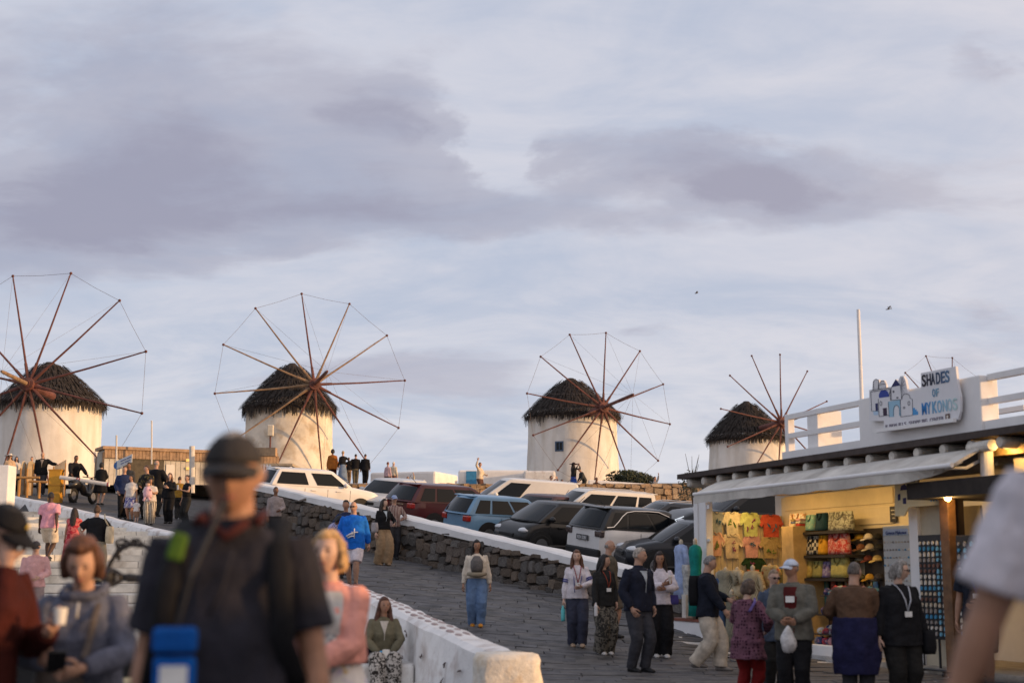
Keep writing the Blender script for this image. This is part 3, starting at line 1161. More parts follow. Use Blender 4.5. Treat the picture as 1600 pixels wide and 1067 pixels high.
wb, wd, wnn, wo, wzt = slab_house('white_building', 'long low white flat-roofed building with a blue door below the windmill terrace people', 716, 826, 734, 756, 84, 84, 6, WHITE)
dd = MB()
dp = at(737, 746, 83.9) - wo
dd.obox(dp - wnn * 0.05 - Vector((0.33, 0, 0.62)), Vector((0.62, 0, 0)), Vector((0, 0.1, 0)), Vector((0, 0, 1.0)))
do = dd.build('door', mat('door_blue', (0.04, 0.22, 0.42), 0.6, 0.15), wb)
slab_house('white_building', 'rounded-corner white wing left of the blue door, seen end on', 680, 716, 739, 756, 80, 83.5, 4, WHITE)
slab_house('white_building', 'small white cube building at the foot of the blue-windowed windmill', 818, 868, 735, 756, 82, 82, 3, WHITE_OLD)
sv = MB()
a, b = at(920, 748, 82), at(1035, 752, 82)
sv.obox((a.x, a.y, a.z - 1.2), Vector((b.x - a.x, 0.4, -0.25)), Vector((0, 0.6, 0)), Vector((0, 0, 1.15)))
tag(sv.build('garden_wall', WHITE, bevel=0.05), 'low white wall in front of the wind-bent bush', 'wall')

# timber clad hut on the left of the terrace
def hut():
    WOOD = mat('hut_wood', (0.36, 0.24, 0.15), 0.8, 0.25, 4, 0.3, 30, rand=0.12)
    PALE = mat('hut_pale', (0.56, 0.52, 0.45), 0.85, 0.12, 4, 0.3, 30, rand=0.08)
    a, b, c = at(151, 704, 69.5), at(163, 697, 66), at(432, 713, 70)
    root = thing('timber_hut', 'long pale boarded hut with an orange-brown timber fascia behind the crowd on the ramp', 'hut', (a.x, a.y, 0))
    inv = Vector((a.x, a.y, 0))
    zb = at(240, 800, 68).z
    d = Vector((c.x - b.x, c.y - b.y, 0))
    L = d.length
    d.normalize()
    n = Vector((-d.y, d.x, 0))
    zt = (b.z + c.z) / 2
    b0 = Vector((b.x, b.y, 0))
    body = MB()
    body.obox(b0 - inv + Vector((0, 0, zb)), d * L, n * 1.4, Vector((0, 0, zt - zb - 0.1)))
    body.build('wall', mat('hut_core', (0.45, 0.40, 0.33), 0.9, 0.1), root)
    r = random.Random(2)
    k = 0
    s = 0.02
    while s < L - 0.2:
        w = 0.24
        q = MB()
        q.obox(b0 - inv + d * s - n * (0.035 + r.uniform(0, 0.012)) + Vector((0, 0, zb + 0.02)), d * (w - 0.02), n * 0.03, Vector((0, 0, zt - zb - 0.52)))
        q.build('board', PALE, root)
        s += w
    s = 0.0
    while s < L:
        q = MB()
        q.obox(b0 - inv + d * s - n * (0.12 + r.uniform(0, 0.01)) + Vector((0, 0, zt - 0.46)), d * 0.145, n * 0.04, Vector((0, 0, 0.40)))
        q.build('fascia_board', WOOD, root)
        s += 0.16
    q = MB()
    q.obox(b0 - inv - d * 0.1 - n * 0.22 + Vector((0, 0, zt - 0.06)), d * (L + 0.1), n * 1.7, Vector((0, 0, 0.14)))
    q.build('roof', WOOD, root)
    # gable end boards on the left
    e = Vector((a.x, a.y, 0))
    d2 = (b0 - e)
    L2 = d2.length
    d2.normalize()
    n2 = Vector((d2.y, -d2.x, 0))
    s = -0.2
    while s < L2:
        q = MB()
        q.obox(e - inv + d2 * s + n2 * 0.02 + Vector((0, 0, zb)), d2 * 0.22, n2 * 0.03, Vector((0, 0, zt - zb - 0.2)))
        q.build('gable_board', mat('hut_brown', (0.27, 0.19, 0.13), 0.85, 0.25, 4, rand=0.12), root)
        s += 0.24
    # doorway, notice, lit lamps
    def onwall(px, py):
        # meet the long wall
        ra = ray(px, py)
        t = ((b0.x * n.x + b0.y * n.y)) / (ra[0] * n.x + n.y)
        return Vector((ra[0] * t, t, CAMH + ra[1] * t)) - inv
    p = onwall(222, 742)
    q = MB(); q.obox(p - d * 0.9 - n * 0.07 - Vector((0, 0, 1.2)), d * 1.9, n * 0.05, Vector((0, 0, 2.1))); q.build('doorway', mat('hut_dark', (0.10, 0.085, 0.06), 0.9, 0.2), root)
    p = onwall(266, 735)
    q = MB(); q.obox(p - d * 0.22 - n * 0.08 - Vector((0, 0, 0.35)), d * 0.4, n * 0.03, Vector((0, 0, 0.62))); q.build('notice', mat('notice_white', (0.7, 0.66, 0.6), 0.7, 0.05), root)
    for py_ in (719, 732):
        p = onwall(293, py_)
        q = MB(); q.obox(p - d * 0.10 - n * 0.14 - Vector((0, 0, 0.06)), d * 0.22, n * 0.10, Vector((0, 0, 0.12))); q.build('lamp', mat('hut_lamp', (0.9, 0.62, 0.2), 0.5, 0, emit=0.25), root)


hut()
# posts and a thin mast near the hut
for px_, top_, bot_, Yp, rr, lab, nm in ((300, 697, 770, 62, 0.12, 'stout white post in front of the boarded hut', 'white_post'), (237, 657, 725, 66, 0.035, 'thin pale mast rising over the boarded hut', 'mast'), (182, 680, 775, 63, 0.04, 'slim pale post at the corner of the boarded hut', 'sign_post')):
    a, b = at(px_, bot_, Yp), at(px_, top_, Yp)
    q = MB(); q.tube([a, b], rr, 8)
    tag(q.build(nm, mat('post_white', (0.66, 0.62, 0.56), 0.8, 0.1)), lab, 'post')
# blue-and-white direction board
def board():
    a = at(181, 733, 62.6); b = at(206, 722, 62.0)
    root = thing('direction_board', 'white direction board with a blue disc on the post by the hut', 'sign', tuple(a))
    d = (b - a)
    q = MB(); q.obox((0, 0, 0), d, Vector((0, 0.05, 0)), Vector((0, 0, 0.36))); q.build('panel', mat('board_white', (0.7, 0.7, 0.68), 0.6, 0.05), root)
    q = MB(); q.tube([Vector((0.07, -0.03, 0.16)), Vector((0.07, 0.0, 0.16))], [0.17, 0.17], 16); q.build('disc', mat('disc_blue', (0.05, 0.16, 0.42), 0.5, 0.05), root)
    q = MB()
    for k, (s0, s1) in enumerate(((0.28, 0.62), (0.66, 0.95), (0.3, 0.5), (0.55, 0.9))):
        z = 0.24 if k < 2 else 0.12
        q.obox(d * s0 + Vector((0, -0.02, z)), d * (s1 - s0), Vector((0, 0.015, 0)), Vector((0, 0, 0.035)))
    q.build('lettering', mat('letter_blue', (0.12, 0.16, 0.35), 0.6, 0), root)
board()
# white picket fence and pergola behind the man's shoulder
def picket():
    a, b = at(392, 765, 57), at(424, 768, 55.5)
    root = thing('picket_fence', 'white picket fence panel between the big man and the white car', 'fence', tuple(a))
    d = b - a
    for k in range(7):
        q = MB(); q.obox(d * (k / 7.0), d * 0.085, Vector((0, 0.03, 0)), Vector((0, 0, 1.05))); q.build('slat', WHITE, root)
    q = MB(); q.obox(Vector((0, 0.03, 0.75)), d, Vector((0, 0.04, 0)), Vector((0, 0, 0.08))); q.build('rail', WHITE, root)
    root = thing('pergola', 'small timber pergola roof beside the ochre-stained windmill', 'pergola', tuple(at(400, 770, 60)))
    o = at(400, 770, 60)
    p0, p1, p2 = at(372, 712, 62) - o, at(430, 712, 60) - o, at(455, 729, 58) - o
    q = MB(); q.obox(p0, p1 - p0, Vector((0, 0.5, 0)), Vector((0, 0, 0.35))); q.build('beam', mat('perg_wood', (0.42, 0.27, 0.15), 0.8, 0.2), root)
    q = MB(); q.obox(at(392, 727, 59) - o, Vector((1.72, 0, -0.02)), Vector((0, 2.5, 0)), Vector((0, 0, 0.1))); q.build('roof', mat('perg_roof', (0.40, 0.33, 0.24), 0.85, 0.15), root)
    for px_ in (396, 454):
        q = MB(); q.tube([at(px_, 775, 59) - o, at(px_, 729, 59) - o], 0.06, 8); q.build('post', WHITE, root)
picket()
# ------------------------------------------------------------------ the shop on the right
ORD = 'first second third fourth fifth sixth seventh eighth ninth tenth eleventh twelfth thirteenth fourteenth fifteenth sixteenth seventeenth eighteenth nineteenth twentieth twenty-first twenty-second'.split()


def S(s, t, z):
    return SO + SD * s + SNV * t + Vector((0, 0, z))


def sfront(px, py, t=0.0):
    """picture place to (s, z) on the shop plane at offset t"""
    a, b = ray(px, py)
    Y = (t + SO.dot(SNV)) / (a * SNV.x + SNV.y)
    p = Vector((a * Y, Y, 0))
    return (p - SO).dot(SD), CAMH + b * Y


def sside(px, py, s):
    a, b = ray(px, py)
    Y = (s + SO.dot(SD)) / (a * SD.x + SD.y)
    p = Vector((a * Y, Y, 0))
    return (p - SO).dot(SNV), CAMH + b * Y


ZV = Vector((0, 0, 1))
SHOP_W = mat('shop_white', (0.80, 0.78, 0.77), 0.85, 0.05, 1.5, 0.25, 12)
SHOP_Y = mat('shop_panel_cream', (0.74, 0.64, 0.44), 0.7, 0.07, 2, 0.1, 20)
LOG = mat('painted_log', (0.60, 0.56, 0.50), 0.8, 0.2, 6, 0.4, 20)
WOODP = mat('post_wood', (0.16, 0.08, 0.035), 0.6, 0.3, 5, 0.3, 25)
TARP = mat('awning_canvas', (0.62, 0.585, 0.53), 0.8, 0.16, 1.2, 0.8, 5, pattern='blotch', col2=(0.48, 0.44, 0.39), pscale=1.5)
SHELF = mat('shelf_dark', (0.03, 0.025, 0.02), 0.6, 0.1)

shop = thing('shop', 'white souvenir shop with a log-beam roof and a canvas awning, lit warm inside', 'shop', tuple(SO))
INV = -SO


def sb(name, s0, s1, t0, t1, z0, z1, m, parent=None, bevel=0.0, kind=None):
    mb = MB()
    mb.obox(S(s0, t0, z0) + INV, SD * (s1 - s0), SNV * (t1 - t0), ZV * (z1 - z0))
    return mb.build(name, m, parent or shop, bevel=bevel)


# masses
sb('body', -9.5, 8.9, -9.0, -2.15, -0.3, 3.38, SHOP_W)
sb('roof', -9.8, 9.15, -9.2, 0.0, 3.40, 3.50, mat('roof_edge', (0.055, 0.04, 0.035), 0.8, 0.2))
sl, zl = sfront(1222, 712, -0.35)
sr, zr = sfront(1341, 682, -0.35)
zpar = (zl + zr) / 2
sb('roof_parapet', -9.6, sl, -0.60, -0.35, 3.505, zpar, SHOP_W)
# sign block
s0, zt0 = sfront(1341, 632, -0.30)
s1, zt1 = sfront(1530, 587, -0.30)
zblk = 0.5 * (zt0 + zt1) + 0.05
blk = sb('sign_block', s1, s0, -0.62, -0.30, 3.505, zblk, SHOP_W, bevel=0.02)
# railings: left of the block, right of it
zr1 = sfront(1283, 641, -0.45)[1]
zr2 = sfront(1283, 672, -0.45)[1]
for z_ in (zr1, zr2):
    sb('rail', s0 + 0.002, sl, -0.53, -0.43, z_ - 0.05, z_ + 0.04, SHOP_W)
    sb('rail', -9.5, s1 - 0.002, -0.53, -0.43, z_ - 0.05, z_ + 0.04, SHOP_W)
    sb('rear_rail', s0 - 0.2, sl, -3.6, -3.5, z_ - 0.05, z_ + 0.04, SHOP_W)
pa = sfront(1278, 690, -0.45)[0]
pb = sfront(1262, 690, -0.45)[0]
sb('rail_post', pa, pb, -0.95, -0.45, zpar + 0.002, zr1 + 0.02, SHOP_W, bevel=0.01)
sb('rail_post', sl - 0.12, sl, -0.56, -0.42, zpar + 0.002, zr1 + 0.05, SHOP_W, bevel=0.01)
sb('rail_post', -3.2, -2.7, -0.62, -0.34, zpar + 0.002, zr1 + 0.06, SHOP_W, bevel=0.01)
sp_, zp_ = sfront(1346, 612, -0.45)
q = MB()
q.tube([S(sp_, -0.45, zblk - 0.02) + INV, S(sp_, -0.45, zp_ + 0.3) + INV, S(sp_, -0.45, sfront(1343, 483, -0.45)[1]) + INV], [0.034, 0.032, 0.028], 10)
q.build('pole', SHOP_W, shop)
# round beam ends under the roof
k = 0
s = 8.75
while s > -9:
    q = MB()
    q.tube([S(s, -1.2, 3.305) + INV, S(s, -0.10, 3.305) + INV, S(s, -0.06, 3.305) + INV], [0.09, 0.09, 0.075], 12)
    q.build('beam_end', LOG, shop, smooth=False)
    s -= 0.655
sb('fascia', -0.05, 9.0, -0.62, -0.5, 2.95, 3.395, mat('fascia_dark', (0.13, 0.11, 0.09), 0.9, 0.15))
# awning
sA = sfront(1085, 790, 0.5)[0]
sB = sfront(1512, 700, 0.2)[0]
zA = 0.5 * (sfront(1085, 790, 0.5)[1] + sfront(1398, 751, 0.5)[1])
zm = 0.5 * (sfront(1085, 774, 0.5)[1] + sfront(1398, 733, 0.5)[1])
zT = 0.5 * (sfront(1085, 757, 0.0)[1] + sfront(1398, 715, 0.0)[1])
aw = MB()
rr_ = random.Random(3)
n = 40
rings = []
for i in range(n + 1):
    s = sA + (sB - sA) * i / n
    w = 0.012 * math.sin(i * 0.9) + rr_.uniform(-0.006, 0.006)
    curl = max(0.0, (i / n - 0.86) / 0.14)
    cz = 0.34 * curl ** 2
    prof = [(-0.05, zT), (0.2, (zT + zm) / 2 + 0.03 + w), (0.47, zm + 0.02 + w), (0.52, zm), (0.51, zm - 0.03), (0.50 - 0.2 * curl, zA + cz * 0.7 + w), (0.485 - 0.2 * curl, zA + cz * 0.7 + w), (0.48, zm - 0.03), (0.18, (zT + zm) / 2 - 0.01 + w), (-0.05, zT - 0.02)]
    rings.append([S(s, t, z) + INV for t, z in prof])
aw.loft(rings)
awo = aw.build('awning', TARP, shop, fix=True)
q = MB()
q.tube([S(sA + 0.02, 0.495, zm - 0.005) + INV, S(sB - 0.02, 0.495, zm - 0.005) + INV], 0.035, 10)
q.build('front_bar', SHOP_W, awo)
for s in (sB + 0.2, sA - 0.4, (sA + sB) / 2):
    q = MB()
    q.tube([S(s, -0.3, zT - 0.1) + INV, S(s, 0.1, zT - 0.28) + INV, S(s, 0.45, zm - 0.03) + INV], 0.025, 8)
    q.box(S(s, -0.2, zT - 0.06) + INV, (0.1, 0.1, 0.16))
    q.build('awning_arm', SHOP_W, awo)
# floor plinth inside, back wall and its panels
sb('plinth', -9.4, 8.4, -2.14, -0.12, -0.2, 0.10, mat('plinth', (0.35, 0.31, 0.26), 0.9, 0.2))
BT = -1.95
sw0, _ = sfront(1226, 800, BT)
sw1, _ = sfront(1400, 780, BT)
sb('back_wall', sw1 - 0.5, 8.3, BT - 0.15, BT, 0.12, 3.0, SHOP_Y)
for a_, b_ in ((768, 792), (796, 822)):
    za_, zb_ = sfront(1310, b_, BT)[1], sfront(1310, a_, BT)[1]
    sb('wall_panel', sw1 + 0.06, sw0 - 0.06, BT + 0.002, BT + 0.03, za_, zb_, SHOP_Y, bevel=0.006)
sb('ceiling', -0.3, 8.3, BT, -0.63, 3.05, 3.10, SHOP_Y)
# strip lamps that light the goods
def strip(label, s0, s1, t, z, watts, parent=None):
    root = thing('strip_lamp', label, 'lamp', tuple(S((s0 + s1) / 2, t, z)))
    q = MB()
    q.obox(SD * (s0 - s1) / 2 - SNV * 0.03, SD * (s1 - s0), SNV * 0.06, ZV * 0.03)
    q.build('diffuser', mat('warm_tube', (1.0, 0.66, 0.26), 0.5, 0, emit=5.0), root)
    q = MB()
    q.obox(SD * (s0 - s1) / 2 - SNV * 0.05 + ZV * 0.032, SD * (s1 - s0), SNV * 0.1, ZV * 0.04)
    q.build('housing', SHOP_W, root)
    l = bpy.data.lights.new('strip_light', 'AREA')
    l.shape = 'RECTANGLE'
    l.size = abs(s1 - s0)
    l.size_y = 0.08
    l.energy = watts
    l.color = (1.0, 0.60, 0.20)
    lo = bpy.data.objects.new('strip_light', l)
    COL.objects.link(lo)
    lo.parent = root
    lo.location = (0, 0, -0.02)
    lo.rotation_euler = (SNV * -0.35 - ZV).to_track_quat('-Z', 'Y').to_euler()
    return root


strip('warm strip lamp under the ceiling over the bag shelves', 3.2, 5.6, -0.75, 3.0, SHOP_WATT)
strip('warm strip lamp under the ceiling over the hung T-shirts', 6.2, 8.0, -0.75, 3.0, SHOP_WATT * 0.9)
strip('warm strip lamp over the cap wall, nearest the door', 0.9, 2.7, -0.75, 3.0, SHOP_WATT * 0.6)

# far white column and frame
for a_, b_, t_, m_ in ((1092, 1103, -0.05, SHOP_W), (1084, 1090, -0.02, SHOP_W)):
    u0, u1 = sfront(b_, 830, t_)[0], sfront(a_, 830, t_)[0]
    sb('column', u0, u1, t_ - 0.16, t_, 0.0, 3.0, m_, bevel=0.015)
u0, u1 = sfront(1110, 830, -0.1)[0], sfront(1085, 830, -0.1)[0]
sb('cross_rail', u0, u1, -0.14, -0.08, sfront(1095, 796, -0.1)[1], sfront(1095, 790, -0.1)[1], SHOP_W)
sb('cross_rail', u0, u1, -0.14, -0.08, sfront(1095, 846, -0.1)[1], sfront(1095, 842, -0.1)[1], SHOP_W)

# ---- T-shirt wall at the far end
SW = 8.25
tL, zTop = sside(1107, 799, SW)
tR, zTopR = sside(1219, 806, SW)
zb_ = 0.2
tt = tL
kk = 0
while tt > tR:
    w = 0.13
    mb = MB()
    mb.obox(S(SW, tt - w + 0.012, zb_) + INV, SD * 0.03, SNV * (w - 0.014), ZV * (zTop - zb_ + (zTopR - zTop) * (tL - tt) / (tL - tR)))
    mb.build('board', mat('rack_board', (0.66, 0.54, 0.33), 0.75, 0.2, 4, rand=0.1), shop)
    tt -= w
SHIRTS = [(1108, 1129, 801, 836, (0.34, 0.37, 0.38), 'faded grey-blue'), (1130, 1154, 801, 838, (0.70, 0.62, 0.44), 'cream with a loop print'), (1157, 1184, 802, 838, (0.50, 0.55, 0.22), 'lime green'), (1188, 1218, 805, 839, (0.55, 0.10, 0.06), 'coral red'),
          (1108, 1128, 833, 868, (0.72, 0.42, 0.30), 'peach'), (1129, 1156, 835, 872, (0.66, 0.54, 0.36), 'sand'), (1160, 1186, 838, 871, (0.66, 0.36, 0.34), 'dusty pink'), (1188, 1216, 840, 872, (0.45, 0.34, 0.16), 'mustard brown'),
          (1161, 1192, 872, 894, (0.02, 0.05, 0.02), 'dark green')]


def tshirt(px0, px1, py0, py1, col, desc, k):
    c = (px0 + px1) / 2
    tc_, z1 = sside(c, py0, SW - 0.05)
    _, z0 = sside(c, py1, SW - 0.05)
    w = abs(sside(px1, py0, SW)[0] - sside(px0, py0, SW)[0]) * 1.22
    hgt = (z1 - z0) * 1.05
    root = thing('tshirt', '%s T-shirt %s on the far board wall' % (desc, 'in the upper row' if py0 < 830 else 'in the lower row' if py0 < 860 else 'hung lowest'), 'T-shirt', tuple(S(SW - 0.07, tc_, z0)))
    # outline: body with sleeves, soft folds in depth
    out = [(-0.30, 0), (-0.32, 0.56), (-0.42, 0.44), (-0.52, 0.58), (-0.34, 0.97), (-0.14, 1.0), (0, 0.93), (0.14, 1.0), (0.34, 0.97), (0.52, 0.58), (0.42, 0.44), (0.32, 0.56), (0.30, 0)]
    rx = -SNV
    F, B = [], []
    for i, (x, y) in enumerate(out):
        f = 0.012 * math.sin(x * 19 + k) + 0.008 * math.sin(y * 9 + k)
        F.append(rx * (x * w) + ZV * (y * hgt) - SD * (0.022 + f))
        B.append(rx * (x * w) + ZV * (y * hgt) + SD * 0.012)
    q = MB()
    q.prism(F, SD * 0.03)
    m = cloth(col, var=0.2, bump=0.8, bscale=9)
    q.build('fabric', m, root)
    q = MB()
    q.tube([rx * (x * w) + ZV * (y * hgt) - SD * 0.035 for x, y in ((-0.13, 0.985), (-0.07, 0.93), (0, 0.915), (0.07, 0.93), (0.13, 0.985))], 0.012, 5)
    q.build('collar', cloth(tuple(c_ * 0.6 for c_ in col)), root)
    r = random.Random(k)
    q = MB()
    for j in range(3):
        x, y = r.uniform(-0.15, 0.15), r.uniform(0.3, 0.7)
        q.tube([rx * ((x + r.uniform(-0.1, 0.1)) * w) + ZV * ((y + r.uniform(-0.12, 0.12)) * hgt) - SD * 0.046 for _ in range(4)], 0.011, 4)
    q.build('print', cloth(tuple(min(0.7, 0.06 + 0.1 * ((k + i) % 3)) for i in range(3))), root)


for k, a in enumerate(SHIRTS):
    tshirt(*a, k)

# ---- shelves with bags
cabL, _ = sfront(1221, 840, -1.2)
cabR, _ = sfront(1239, 840, -1.2)
zc = sfront(1230, 822, -1.2)[1]
sb('cabinet', cabR, cabL, BT + 0.002, -1.2, 0.12, zc, mat('cabinet_wood', (0.52, 0.36, 0.16), 0.6, 0.15, 5), bevel=0.01)
ST = -1.45
for py_ in (830, 867, 903):
    u1, u0 = sfront(1241, py_, ST)[0], sfront(1322, py_, ST)[0]
    zz = sfront(1280, py_, ST)[1]
    sb('shelf', u0, u1, BT + 0.032, ST + 0.03, zz - 0.05, zz, SHELF)
u1, u0 = sfront(1319, 870, ST)[0], sfront(1380, 870, ST)[0]
sb('cap_board', u0, u1, BT + 0.033, BT + 0.07, 0.7, sfront(1350, 826, BT)[1], SHELF)
BAGS = [(1226, 1251, 802, 829, (0.62, 0.34, 0.16), (0.7, 0.66, 0.55), 'floral', 'orange and white patterned tote bag, far end of the top bag shelf'),
        (1252, 1267, 804, 829, (0.20, 0.40, 0.34), (0.62, 0.55, 0.3), 'blotch', 'green and yellow tote bag on the top bag shelf'),
        (1268, 1284, 801, 829, (0.015, 0.05, 0.07), None, None, 'dark teal tote bag on the top bag shelf'),
        (1286, 1324, 799, 829, (0.42, 0.43, 0.33), (0.16, 0.15, 0.12), 'floral', 'large grey-green tote bag with a dark sketch, near end of the top bag shelf'),
        (1242, 1253, 838, 866, (0.68, 0.44, 0.05), None, None, 'plain yellow bag at the far end of the middle shelf'),
        (1254, 1272, 837, 866, (0.03, 0.03, 0.035), (0.6, 0.55, 0.42), 'weave', 'black bag with a cream check on the middle shelf'),
        (1273, 1285, 836, 866, (0.70, 0.36, 0.03), None, None, 'orange-yellow bag beside the red bag'),
        (1286, 1318, 830, 866, (0.50, 0.06, 0.05), (0.62, 0.30, 0.25), 'floral', 'red patterned beach bag on the middle shelf'),
        (1248, 1263, 876, 902, (0.55, 0.40, 0.10), (0.3, 0.2, 0.05), 'blotch', 'mustard bag at the far end of the lowest bag shelf'),
        (1264, 1279, 876, 902, (0.36, 0.32, 0.10), None, None, 'olive bag on the lowest bag shelf'),
        (1280, 1290, 877, 902, (0.25, 0.2, 0.38), (0.6, 0.6, 0.6), 'blotch', 'small violet and white bag on the lowest shelf'),
        (1291, 1317, 868, 902, (0.46, 0.42, 0.14), (0.36, 0.32, 0.10), 'blotch', 'large olive-yellow bag with a looped handle on the lowest shelf')]


def tote(px0, px1, py0, py1, col, c2, pat, label):
    c = (px0 + px1) / 2
    s_, z1 = sfront(c, py0, ST)
    z0 = sfront(c, py1, ST)[1] + 0.005
    w = abs(sfront(px0, py1, ST)[0] - sfront(px1, py1, ST)[0]) * 0.94
    h_ = z1 - z0
    root = thing('tote_bag', label, 'bag', tuple(S(s_, ST - 0.12, z0)))
    m = cloth(col, pattern=pat, col2=c2, pscale=14) if pat else cloth(col)
    q = MB()
    rings = []
    for k in range(6):
        t = k / 5
        d = 0.09 * (1 - 0.55 * t) + 0.015
        ww = w / 2 * (0.96 + 0.04 * math.sin(t * 3))
        rings.append([SD * (ww * math.copysign(abs(math.cos(a)) ** 0.4, math.cos(a))) + SNV * (d * math.copysign(abs(math.sin(a)) ** 0.7, math.sin(a))) + ZV * (h_ * t) for a in [2 * math.pi * j / 16 + 0.2 for j in range(16)]])
    q.loft(rings)
    q.build('pouch', m, root, smooth=True)
    q = MB()
    q.tube([SD * (-w * 0.22) + SNV * 0.06 + ZV * h_ * 0.97, SD * (-w * 0.16) + SNV * 0.08 + ZV * h_ * 0.72, SNV * 0.09 + ZV * h_ * 0.60, SD * (w * 0.16) + SNV * 0.08 + ZV * h_ * 0.72, SD * (w * 0.22) + SNV * 0.06 + ZV * h_ * 0.97], 0.014, 6)
    q.build('handle', cloth(tuple(x * 0.5 for x in col)), root)


for b in BAGS:
    tote(*b)

CAPC = [((0.02, 0.02, 0.02), 'black'), ((0.70, 0.42, 0.05), 'yellow'), ((0.68, 0.62, 0.5), 'white'), ((0.02, 0.02, 0.022), 'black'), ((0.02, 0.02, 0.02), 'black'), ((0.34, 0.15, 0.07), 'rust'), ((0.52, 0.45, 0.34), 'beige'), ((0.03, 0.03, 0.03), 'black'),
        ((0.22, 0.20, 0.16), 'grey'), ((0.34, 0.33, 0.26), 'khaki'), ((0.18, 0.05, 0.035), 'maroon'), ((0.6, 0.45, 0.18), 'gold'), ((0.10, 0.08, 0.06), 'brown'), ((0.16, 0.14, 0.06), 'olive'), ((0.60, 0.34, 0.05), 'orange'), ((0.05, 0.05, 0.06), 'black')]


def shelf_cap(px_, py_, col, desc, pos):
    s_, z_ = sfront(px_, py_, BT + 0.15)
    root = thing('cap', '%s cap, %s, on the dark cap board' % (desc, pos), 'cap', tuple(S(s_, BT + 0.12, z_)), group='caps on the dark board')
    q = MB()
    rings = []
    for k in range(6):
        a = math.pi / 2 * k / 5.2
        rings.append([SD * (0.085 * math.cos(a) * math.cos(b)) + SNV * (0.10 * math.cos(a) * math.sin(b)) + ZV * (0.11 * math.sin(a)) for b in [2 * math.pi * j / 14 for j in range(14)]])
    q.loft(rings)
    m = cloth(col)
    q.build('dome', m, root, smooth=True)
    q = MB()
    ring = [SD * (0.075 * math.cos(b)) + SNV * (0.09 + 0.085 * math.sin(b)) - ZV * 0.035 * math.sin(b) for b in [math.pi * j / 9 for j in range(10)]]
    q.prism(ring, ZV * 0.008)
    q.build('brim', m, root)


k = 0
for row, py_ in enumerate((842, 858, 876, 905)):
    for col_ in range(4):
        c_, d_ = CAPC[k]
        shelf_cap(1327 + col_ * 14 + (row % 2) * 2, py_, c_, d_, '%s row down, %s from the bags' % (ORD[row], ORD[col_]))
        k += 1

# notice on the wall panel
q = MB()
s_, z_ = sfront(1396, 803, BT + 0.04)
q.obox(S(s_ - 0.1, BT + 0.033, z_ - 0.14), SD * 0.2, SNV * 0.015, ZV * 0.28)
o = q.build('notice', mat('notice_dark', (0.025, 0.025, 0.03), 0.5, 0.05))
tag(o, 'small dark notice on the cream wall panel above the caps', 'notice')
q = MB()
for i in range(3):
    q.obox(S(s_ - 0.06, BT + 0.0485, z_ + 0.06 - i * 0.07), SD * (0.12 - 0.02 * i), SNV * 0.003, ZV * 0.02)
q.build('lettering', mat('notice_letter', (0.5, 0.48, 0.42), 0.6, 0), o)


# ---- text helper: words on a shop-parallel plane
def text(body, px0, py_, px1, hpx, t, m, parent=None, inv=None, condense=None, lab=None, bold=0.0):
    """words from px0 to px1 whose foot stands at py_ at px0; height from hpx"""
    s0, z0 = sfront(px0, py_, t)
    s1, _ = sfront(px1, py_, t)
    z1 = sfront(px0, py_ - hpx, t)[1]
    hh = z1 - z0
    cu = bpy.data.curves.new('lettering', 'FONT')
    cu.body = body
    cu.size = hh / 0.72
    cu.extrude = 0.004
    cu.offset = bold
    o = bpy.data.objects.new('lettering', cu)
    COL.objects.link(o)
    cu.materials.append(m)
    bpy.context.view_layer.update()
    w = o.dimensions.x or 1
    sc = abs(s0 - s1) / w
    me = bpy.data.meshes.new_from_object(o)
    bpy.data.objects.remove(o)
    o = link_mesh('lettering', me)
    rot = Matrix((-SD, ZV, SNV)).transposed().to_4x4()
    M_ = Matrix.Translation(S(s0, t, z0) - (inv or Vector())) @ rot @ Matrix.Diagonal((sc, 1, 1, 1))
    if parent:
        o.parent = parent
    o.matrix_local = M_
    return o


